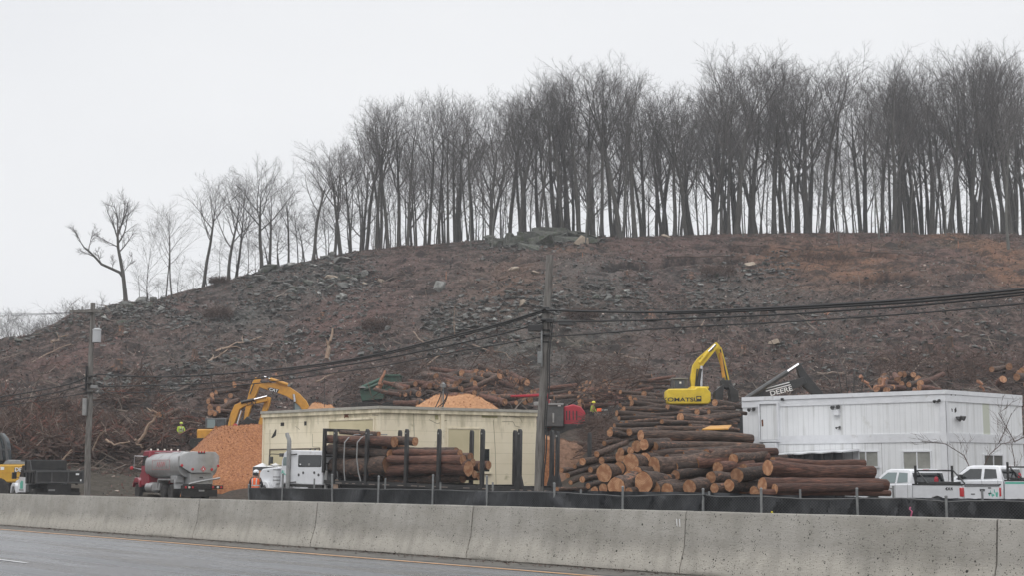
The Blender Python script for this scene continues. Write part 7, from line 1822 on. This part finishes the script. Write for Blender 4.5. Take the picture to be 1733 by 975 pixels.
wbox(t, 'cab', 496, 681, 515, 700, 120.5, 122.3, 'darkgrey', .08); wbox(t, 'cab_window', 499, 683, 511, 695, 120.45, 120.5, 'paleglass', 0); wbox(t, 'house', 494, 700, 560, 722, 120.3, 123.3, 'catyellow', .1); tracks(t, b0.x+1, 122, b0.z-.1)
ribbon(t, 'boom', [(440,652,120.6),(455,655,120.6),(472,658,120.6),(488,664,120.6),(502,673,120.6),(513,684,120.6),(519,694,120.6)], [8,13,16,16,15,14,12], .55, 'catyellow')
ribbon(t, 'stick', [(437,641,121),(433,654,121),(428,668,121),(423,682,121),(419,698,121),(416,712,121)], [9,15,13,10,8,6], .45, 'catyellow')
rod(t, 'stick_cylinder', (487,652,120.2), (457,642,120.2), .14, 'catyellow'); rod(t, 'stick_cylinder', (457,642,120.2), (447,638.5,120.2), .08, 'chrome'); rod(t, 'boom_cylinder', (499,681,120.2), (497,668,120.2), .12, 'chrome')
rod(t, 'hydraulic_hose', (430,650,120.6), (423,668,120.6), .05, 'black'); rod(t, 'hydraulic_hose', (440,646,120.2), (460,648,120.2), .05, 'black')
mb = MB(); q = [P(u, v, 120.31) for u, v in ((452,659),(457,656.5),(473,660),(469,666),(458,663))]; mb.hull(q + [p_ + Vector((0,.02,0)) for p_ in q]); build('badge_panel', mb, M['blacktext'], t, world=True)
wtext(t, 'CAT', .34, 463, 661.3, 120.28, -14, 'whitetext', 1.1)
ribbon(t, 'bucket', [(417,710,121),(424,716,121),(434,716,121)], [10,12,8], 1.3, 'black')
# dark digger behind the white building
b0 = P(1300, 745, 93); b0.z = ground(b0.x, 93)
t = thing('excavator', 'black-armed digger rising behind the left end of the white building', 'excavator', b0)
ribbon(t, 'boom', [(1252,690,93),(1275,676,93),(1300,664,93),(1325,656,93),(1348,650,93),(1362,644,93)], [12,15,17,16,15,11], .55, 'black')
ribbon(t, 'stick', [(1350,617,93.6),(1357,634,93.6),(1366,650,93.6),(1378,662,93.6),(1392,678,93.6)], [7,13,19,16,15], .5, 'black')
rod(t, 'stick_cylinder', (1262,676,92.6), (1333,630,92.6), .16, 'darkgrey'); rod(t, 'stick_cylinder', (1333,630,92.6), (1352,617.5,92.6), .11, 'chrome')
wtext(t, 'DEERE', .42, 1322, 663, 92.7, 14, 'whitetext', 1.25)
for dv, L1 in ((651,0),(655,2)): rod(t, 'arm_stripe', (1294+L1,dv+8,92.7), (1336+L1,dv-3,92.7), .035, 'whitetext')
mb = MB(); q = [P(u, v, 91) for u, v in ((1235,738),(1246,704),(1256,688),(1268,680),(1290,680),(1290,745),(1235,745))]; mb.add([p_ for p_ in q] + [p_ + Vector((0,2.0,0)) for p_ in q], [tuple(range(7)), tuple(range(7,14))[::-1]] + [(i,(i+1) % 7,7+(i+1) % 7,7+i) for i in range(7)]); build('cab', mb, M['darkgrey'], t, world=True, bevel=.05)
mb = MB(); q = [P(u, v, 90.95) for u, v in ((1241,732),(1249,706),(1258,692),(1258,732))]; mb.hull(q + [p_ + Vector((0,.04,0)) for p_ in q]); build('cab_window', mb, M['glass'], t, world=True)
tracks(t, b0.x, 93, b0.z-.1); wbox(t, 'house', 1290, 690, 1360, 740, 91.5, 94.5, 'deere', .1)
# yellow plate lying on the log heap
p = P(1216, 724, 60.5); mb = MB(); mb.hull([P(1188,727,60), P(1201,721.5,62), P(1238,720,62), P(1232,726,60)] + [q + Vector((0,0,-.05)) for q in (P(1188,727,60), P(1201,721.5,62), P(1238,720,62), P(1232,726,60))]); o = build('steel_plate', mb, M['catyellow']); tag(o, 'flat yellow steel plate lying on the upper heap by the black digger', 'plate')
# red machine right of the pole
b0 = P(955, 725, 101); b0.z = ground(b0.x, 101)
t = thing('wood_chipper', 'red and dark grey tracked machine right of the grey pole', 'machine', b0)
q = [(921,738),(921,688),(954,684),(957,722),(924,728)]
wbox(t, 'engine_housing', 921, 686, 954, 723, 99.6, 101.8, 'darkgrey', .05); wbox(t, 'housing_lid', 919, 683.5, 954, 686.5, 99.5, 101.9, 'grey', .02); wbox(t, 'sticker', 944, 684.5, 949, 688.5, 99.55, 99.6, 'whitetext', 0); wbox(t, 'handle', 935, 700, 938, 716, 99.52, 99.6, 'grey', .01)
mb = MB(); q = [P(u, v, 99.9) for u, v in ((954,689),(970,685),(983,689),(991,699),(990,715),(977,724),(954,726))]; mb.add(q + [p_ + Vector((0,1.9,0)) for p_ in q], [tuple(range(7)), tuple(range(7,14))[::-1]] + [(i,(i+1) % 7,7+(i+1) % 7,7+i) for i in range(7)]); build('feed_housing', mb, M['machred'], t, world=True, bevel=.08)
for u in (958, 963, 969, 975): wbox(t, 'grille_slot', u, 696, u+2, 712, 99.86, 99.9, 'blacktext', 0)
wbox(t, 'base', 919, 723, 934, 732, 99.8, 101.8, 'machred', .03); ribbon(t, 'conveyor', [(864,671.5,101),(890,671,101),(915,669.5,101),(928,672,101)], [3,4,4,6], .8, 'machred'); ribbon(t, 'boom_rest', [(903,685,100.6),(915,684,100.6),(928,684,100.6)], [6,7,7], .6, 'grey')
wbox(t, 'light_mast', 926, 676, 930, 686, 100.4, 100.8, 'machred', .02)
tracks(t, b0.x+.3, 100.9, b0.z-.05, 4.2, 1.6); wbox(t, 'track_beam', 930, 722, 984, 729, 100.1, 101.5, 'darkgrey', .04)
# green machine
b0 = P(640, 685, 126); b0.z = ground(b0.x, 126)
t = thing('green_hopper', 'dark green hopper machine with a square tower, above the cream building', 'machine', b0)
wbox(t, 'tower', 650, 635.5, 676, 668, 125.5, 128, 'green', .04); wbox(t, 'tower_rim', 648.5, 634.5, 677, 637.5, 125.3, 128.2, 'green', .02)
for u in (655, 662, 669): wbox(t, 'tower_rib', u, 639, u+1.2, 662, 125.42, 125.5, 'green', 0)
mb = MB(); q = [P(u, v, 125.3) for u, v in ((608,656),(646,652),(650,660),(650,676),(612,680))]; mb.add(q + [p_ + Vector((0,2.4,0)) for p_ in q], [tuple(range(5)), tuple(range(5,10))[::-1]] + [(i,(i+1) % 5,5+(i+1) % 5,5+i) for i in range(5)]); build('hopper', mb, M['green'], t, world=True, bevel=.05)
rod(t, 'feed_chute', (612,657,125.6), (648,641,125.6), .16, 'green'); rod(t, 'feed_chute', (616,661,125.1), (650,646,125.1), .12, 'green'); wbox(t, 'ledge', 607, 655, 618, 657.5, 124.9, 128, 'grey', .02)
tracks(t, b0.x, 126.5, b0.z-.3, 4.6, 2.)
wbox(t, 'chassis', 612, 676, 674, 690, 125.6, 127.6, 'darkgrey', .04)
# ------------------------------------------------------------ people
def skin_obj(name, verts, edges, radii, mt, parent=None, root=0, sub=2):
    me = bpy.data.meshes.new(name); me.from_pydata([tuple(v) for v in verts], edges, []); me.materials.append(mt)
    o = bpy.data.objects.new(name, me); COL.objects.link(o)
    if parent: o.parent = parent
    sk = o.modifiers.new('skin', 'SKIN'); sk.use_smooth_shade = True
    if not me.skin_vertices: 
        bm = bmesh.new(); bm.from_mesh(me); bm.verts.layers.skin.verify(); bm.to_mesh(me); bm.free()
    for i, r_ in enumerate(radii):
        d = me.skin_vertices[0].data[i]; d.radius = r_ if hasattr(r_, '__len__') else (r_, r_); d.use_root = (i == root)
    sb = o.modifiers.new('sub', 'SUBSURF'); sb.levels = sub; sb.render_levels = sub; return o
def person(lab, loc, rz, pose, vest, hat, trousers, jacket=None, H=1.78, holds=None):
    t = bpy.data.objects.new('person', None); COL.objects.link(t); t.location = loc; t.rotation_euler = (0,0,rz); tag(t, lab, 'person')
    t.matrix_basis = Matrix.Translation(loc) @ Matrix.Rotation(rz, 4, 'Z')
    k = H/1.78; lean = pose.get('lean', 0); st = pose.get('stride', .12)
    V = lambda x, y, z: Vector((x + lean*max(0, z-.9)*.6, y, z))*k   # x forward, y left
    J = {'pel':V(0,0,.95),'bel':V(0,0,1.1),'che':V(0,0,1.32),'nk':V(0,0,1.49),'hd':V(.02,0,1.60),'tp':V(.02,0,1.71)}
    vs = [J['pel'],J['bel'],J['che'],J['nk'],J['hd'],J['tp']]; ra = [(.15*k,.12*k),(.14*k,.11*k),(.17*k,.12*k),(.06*k,.06*k),(.085*k,.095*k),(.075*k,.085*k)]; ed = [(0,1),(1,2),(2,3),(3,4),(4,5)]
    hands = []
    for s, key in ((1,'la'),(-1,'ra')):
        el, ha = pose[key]; sh = V(0, s*.19, 1.42); b = len(vs)
        el = V(el[0], s*el[1], el[2]); ha = V(ha[0], s*ha[1], ha[2]); d = (ha-el).normalized()
        vs += [sh, sh.lerp(el,.5), el, el.lerp(ha,.6), ha, ha + d*.07]; ra += [.062*k,.053*k,.043*k,.036*k,.026*k,(.042*k,.02*k)]; ed += [(2,b),(b,b+1),(b+1,b+2),(b+2,b+3),(b+3,b+4),(b+4,b+5)]
        pa = ha + d*.07; sd = d.cross(Vector((1,0,0))); sd = sd.normalized() if sd.length > .1 else Vector((0,1,0)); cu = d.cross(sd).normalized()
        for q in range(4):
            b2_ = len(vs); o_ = sd*(.026*(q-1.5)); L_ = (.07,.08,.075,.06)[q]
            vs += [pa + o_ + d*.03, pa + o_ + d*(.03+L_*.6) + cu*.012, pa + o_ + d*(.03+L_) + cu*.035]; ra += [.010,.009,.007]; ed += [(b+5,b2_),(b2_,b2_+1),(b2_+1,b2_+2)]
        b2_ = len(vs); vs += [ha + d*.04 + sd*.045, ha + d*.085 + sd*.06 + cu*.02]; ra += [.012,.009]; ed += [(b+4,b2_),(b2_,b2_+1)]
        hands.append(ha + d*.09)
    feet = []
    for s in (1,-1):
        b = len(vs); x1 = st*s; hip = V(0, s*.1, .9); kn = Vector((x1*.6+.05, s*.11, .5))*k; an = Vector((x1, s*.12, .09))*k; to = Vector((x1+.17, s*.13, .04))*k
        vs += [hip, hip.lerp(kn,.5), kn, kn.lerp(an,.4), an, to]; ra += [.10*k,.088*k,.062*k,.058*k,.045*k,.04*k]; ed += [(0,b),(b,b+1),(b+1,b+2),(b+2,b+3),(b+3,b+4),(b+4,b+5)]; feet.append((hip, kn, an, to))
    body = skin_obj('body', vs, ed, ra, M['skin'], t)
    # jacket: torso and sleeves a little larger than the body
    jv = [V(0,0,.92),V(0,0,1.12),V(0,0,1.33),V(0,0,1.47)]; jr = [(.175*k,.14*k),(.165*k,.135*k),(.195*k,.145*k),(.09*k,.085*k)]; je = [(0,1),(1,2),(2,3)]
    for s, key in ((1,'la'),(-1,'ra')):
        el, ha = pose[key]; sh = V(0, s*.195, 1.42); el = V(el[0], s*el[1], el[2]); ha = V(ha[0], s*ha[1], ha[2]); b = len(jv)
        jv += [sh, sh.lerp(el,.5), el, el.lerp(ha,.9)]; jr += [.08*k,.072*k,.062*k,.05*k]; je += [(2,b),(b,b+1),(b+1,b+2),(b+2,b+3)]
    skin_obj('jacket', jv, je, jr, jacket or M['dkcloth'], t)
    tv = [V(0,0,.97)]; trr = [(.17*k,.135*k)]; te = []
    for hip, kn, an, to in feet:
        b = len(tv); tv += [hip, hip.lerp(kn,.5), kn, kn.lerp(an,.9)]; trr += [.115*k,.105*k,.082*k,.075*k]; te += [(0,b),(b,b+1),(b+1,b+2),(b+2,b+3)]
    skin_obj('trousers', tv, te, trr, trousers, t)
    for hip, kn, an, to in feet: skin_obj('boot', [an+Vector((-.03,0,.05)), an+Vector((-.02,0,-.03)), to], [(0,1),(1,2)], [.062*k,.055*k,.05*k], M['blacktext'], t, sub=1)
    # vest: lathe round the torso, front and back, open at the arms
    if vest:
        mb = MB(); rings = [(.93,.195,.16),(1.05,.187,.155),(1.2,.20,.158),(1.32,.212,.165),(1.40,.200,.15),(1.46,.13,.115)]; n = 20; vv = []
        for z, ry, rx in rings:
            for j in range(n):
                a = 2*math.pi*j/n; vv.append(V(math.cos(a)*rx, math.sin(a)*ry, z))
        fs = [(i*n+j, i*n+(j+1) % n, (i+1)*n+(j+1) % n, (i+1)*n+j) for i in range(len(rings)-1) for j in range(n)]
        mb.add(vv, fs); v = build('vest', mb, vest, t, fix=True); sm = v.modifiers.new('t','SOLIDIFY'); sm.thickness = .012
        mb = MB()
        for z, ry, rx in ((1.12,.197,.165),):
            vv = [V(math.cos(2*math.pi*j/n)*rx, math.sin(2*math.pi*j/n)*ry, z+d) for d in (-.03,.03) for j in range(n)]; mb.add(vv, [(j,(j+1) % n,n+(j+1) % n,n+j) for j in range(n)])
        for s in (-1, 1):
            for fb in (-1, 1): mb.hull([V(fb*.168, s*.09+d, 1.15) for d in (-.025,.025)] + [V(fb*.135, s*.1+d, 1.44) for d in (-.025,.025)] + [V(fb*.174, s*.095+d, 1.3) for d in (-.025,.025)])
        build('reflective_band', mb, M['silver'], v)
    # hard hat, hair, face
    c = V(.02,0,1.70); mb = MB(); prof_ = [(.150,-.012),(.152,.0),(.128,.005),(.125,.05),(.105,.095),(.06,.125),(.01,.132)]; mb.lathe(prof_, 'z', c, 20)
    build('hard_hat', mb, hat, t)
    mb = MB(); hc = V(.0,0,1.63); mb.hull([hc + Vector((x*.1-.01, y*.094, z*.085)) for x in (-1,-.4,.1) for y in (-1,-.5,.5,1) for z in (-.6,.2,1)]); build('hair', mb, M['dkcloth'], t)
    fc = V(.02,0,1.60); mb = MB(); mb.tube([fc+Vector((.095,0,.02)), fc+Vector((.118,0,-.012))], [.012,.016], 6); build('nose', mb, M['skin'], body)
    for s in (-1,1):
        mb = MB(); mb.lathe([(.002,-.01),(.011,0),(.002,.01)], 'z', fc+Vector((.092, s*.034, .022)), 8); build('eye', mb, M['blacktext'], body)
        mb = MB(); mb.tube([fc+Vector((.0,s*.088,.03)), fc+Vector((-.005,s*.100,.0)), fc+Vector((.0,s*.09,-.03))], [.010,.016,.009], 6); build('ear', mb, M['skin'], body)
    mb = MB(); mb.tube([fc+Vector((.096,-.025,-.042)), fc+Vector((.102,0,-.044)), fc+Vector((.096,.025,-.042))], .006, 6); build('mouth', mb, M['redlens'], body)
    return t, hands
p = P(433, 806, 66); zt_ = P(433, 795.3, 66).z; H = 1.78; p.z = zt_ - H - .06
p.z = max(p.z, ground(p.x, 66)); Hh = (zt_ - p.z)/1.035
# he stands on the low earth step behind the fence end
person('worker in orange vest and white hard hat standing beside the chip pile, back turned', p, R(78), {'la':((.02,.30,1.15),(.10,.28,.92)),'ra':((.02,.30,1.15),(.12,.27,.93)),'stride':.05}, M['hiviz'], M['hardhat'], M['dkcloth'], H=Hh)
g = P(305, 758, 113); gy = ground(g.x, 113); 
def stand(u, v, Y0):
    Y = Y0; q = P(u, v, Y)
    for _ in range(60):
        if q.z <= ground(q.x, q.y): break
        Y += .4; q = P(u, v, Y)
    return Vector((q.x, q.y, ground(q.x, q.y)))
g = stand(305, 757, 104)
person('worker in yellow-green top and helmet by the left brush heap', g, R(-60), {'la':((.08,.28,1.2),(.25,.2,1.05)),'ra':((.05,.30,1.18),(.22,.24,1.0)),'lean':.15,'stride':.14}, M['hiviz_y'], mat('green_hat', (.50,.60,.08), rough=.4), mat('khaki', (.08,.065,.05), rough=.9), M['hiviz_y'], H=1.82)
g = stand(1001, 722, 92); top = P(1001, 690, g.y).z
person('worker in yellow-green jacket and yellow helmet holding a saw by the red machine', g, R(-25), {'la':((.15,.26,1.15),(.38,.10,1.0)),'ra':((.10,.30,1.15),(.32,.18,.98)),'lean':.35,'stride':.2}, None, mat('yellow_hat', (.62,.58,.05), rough=.4), M['dkcloth'], mat('lime_jacket', (.28,.33,.06), rough=.9), H=min(2.0, max(1.6, (top-g.z)/1.02)))
# the chainsaw he holds
sw_ = Vector((math.cos(R(-25)), math.sin(R(-25)), 0)); q = g + sw_*.58 + Vector((0,0,1.02))
t = thing('chainsaw', 'orange chainsaw held by the worker near the red machine', 'chainsaw', q, rz=R(-25)); boxp(t, 'motor', (-.15,-.1,-.1), (.15,.1,.12), 'hiviz', .03); boxp(t, 'guide_bar', (.15,-.01,-.04), (.62,.01,.05), 'grey', .005); bar(t, 'handle', [(-.05,.1,.1),(-.05,.08,.22),(-.05,-.08,.22),(-.05,-.1,.1)], .015, 'blacktext')
# ------------------------------------------------------------ damp air
mb = MB(); mb.box((-640, -80, -1.2), (640, 640, 92))
hz = build('haze', mb, [], smooth=False); hm = bpy.data.materials.new('haze_air'); hm.use_nodes = True; hn = hm.node_tree
hn.nodes.remove(hn.nodes['Principled BSDF']); pv = hn.nodes.new('ShaderNodeVolumePrincipled'); pv.inputs['Color'].default_value = (.93, .95, .98, 1); pv.inputs['Density'].default_value = .00038; pv.inputs['Anisotropy'].default_value = .1
hn.links.new(pv.outputs[0], hn.nodes['Material Output'].inputs['Volume']); hz.data.materials.append(hm); hz['kind'] = 'stuff'; hz['label'] = 'thin grey damp haze'; hz['category'] = 'haze'
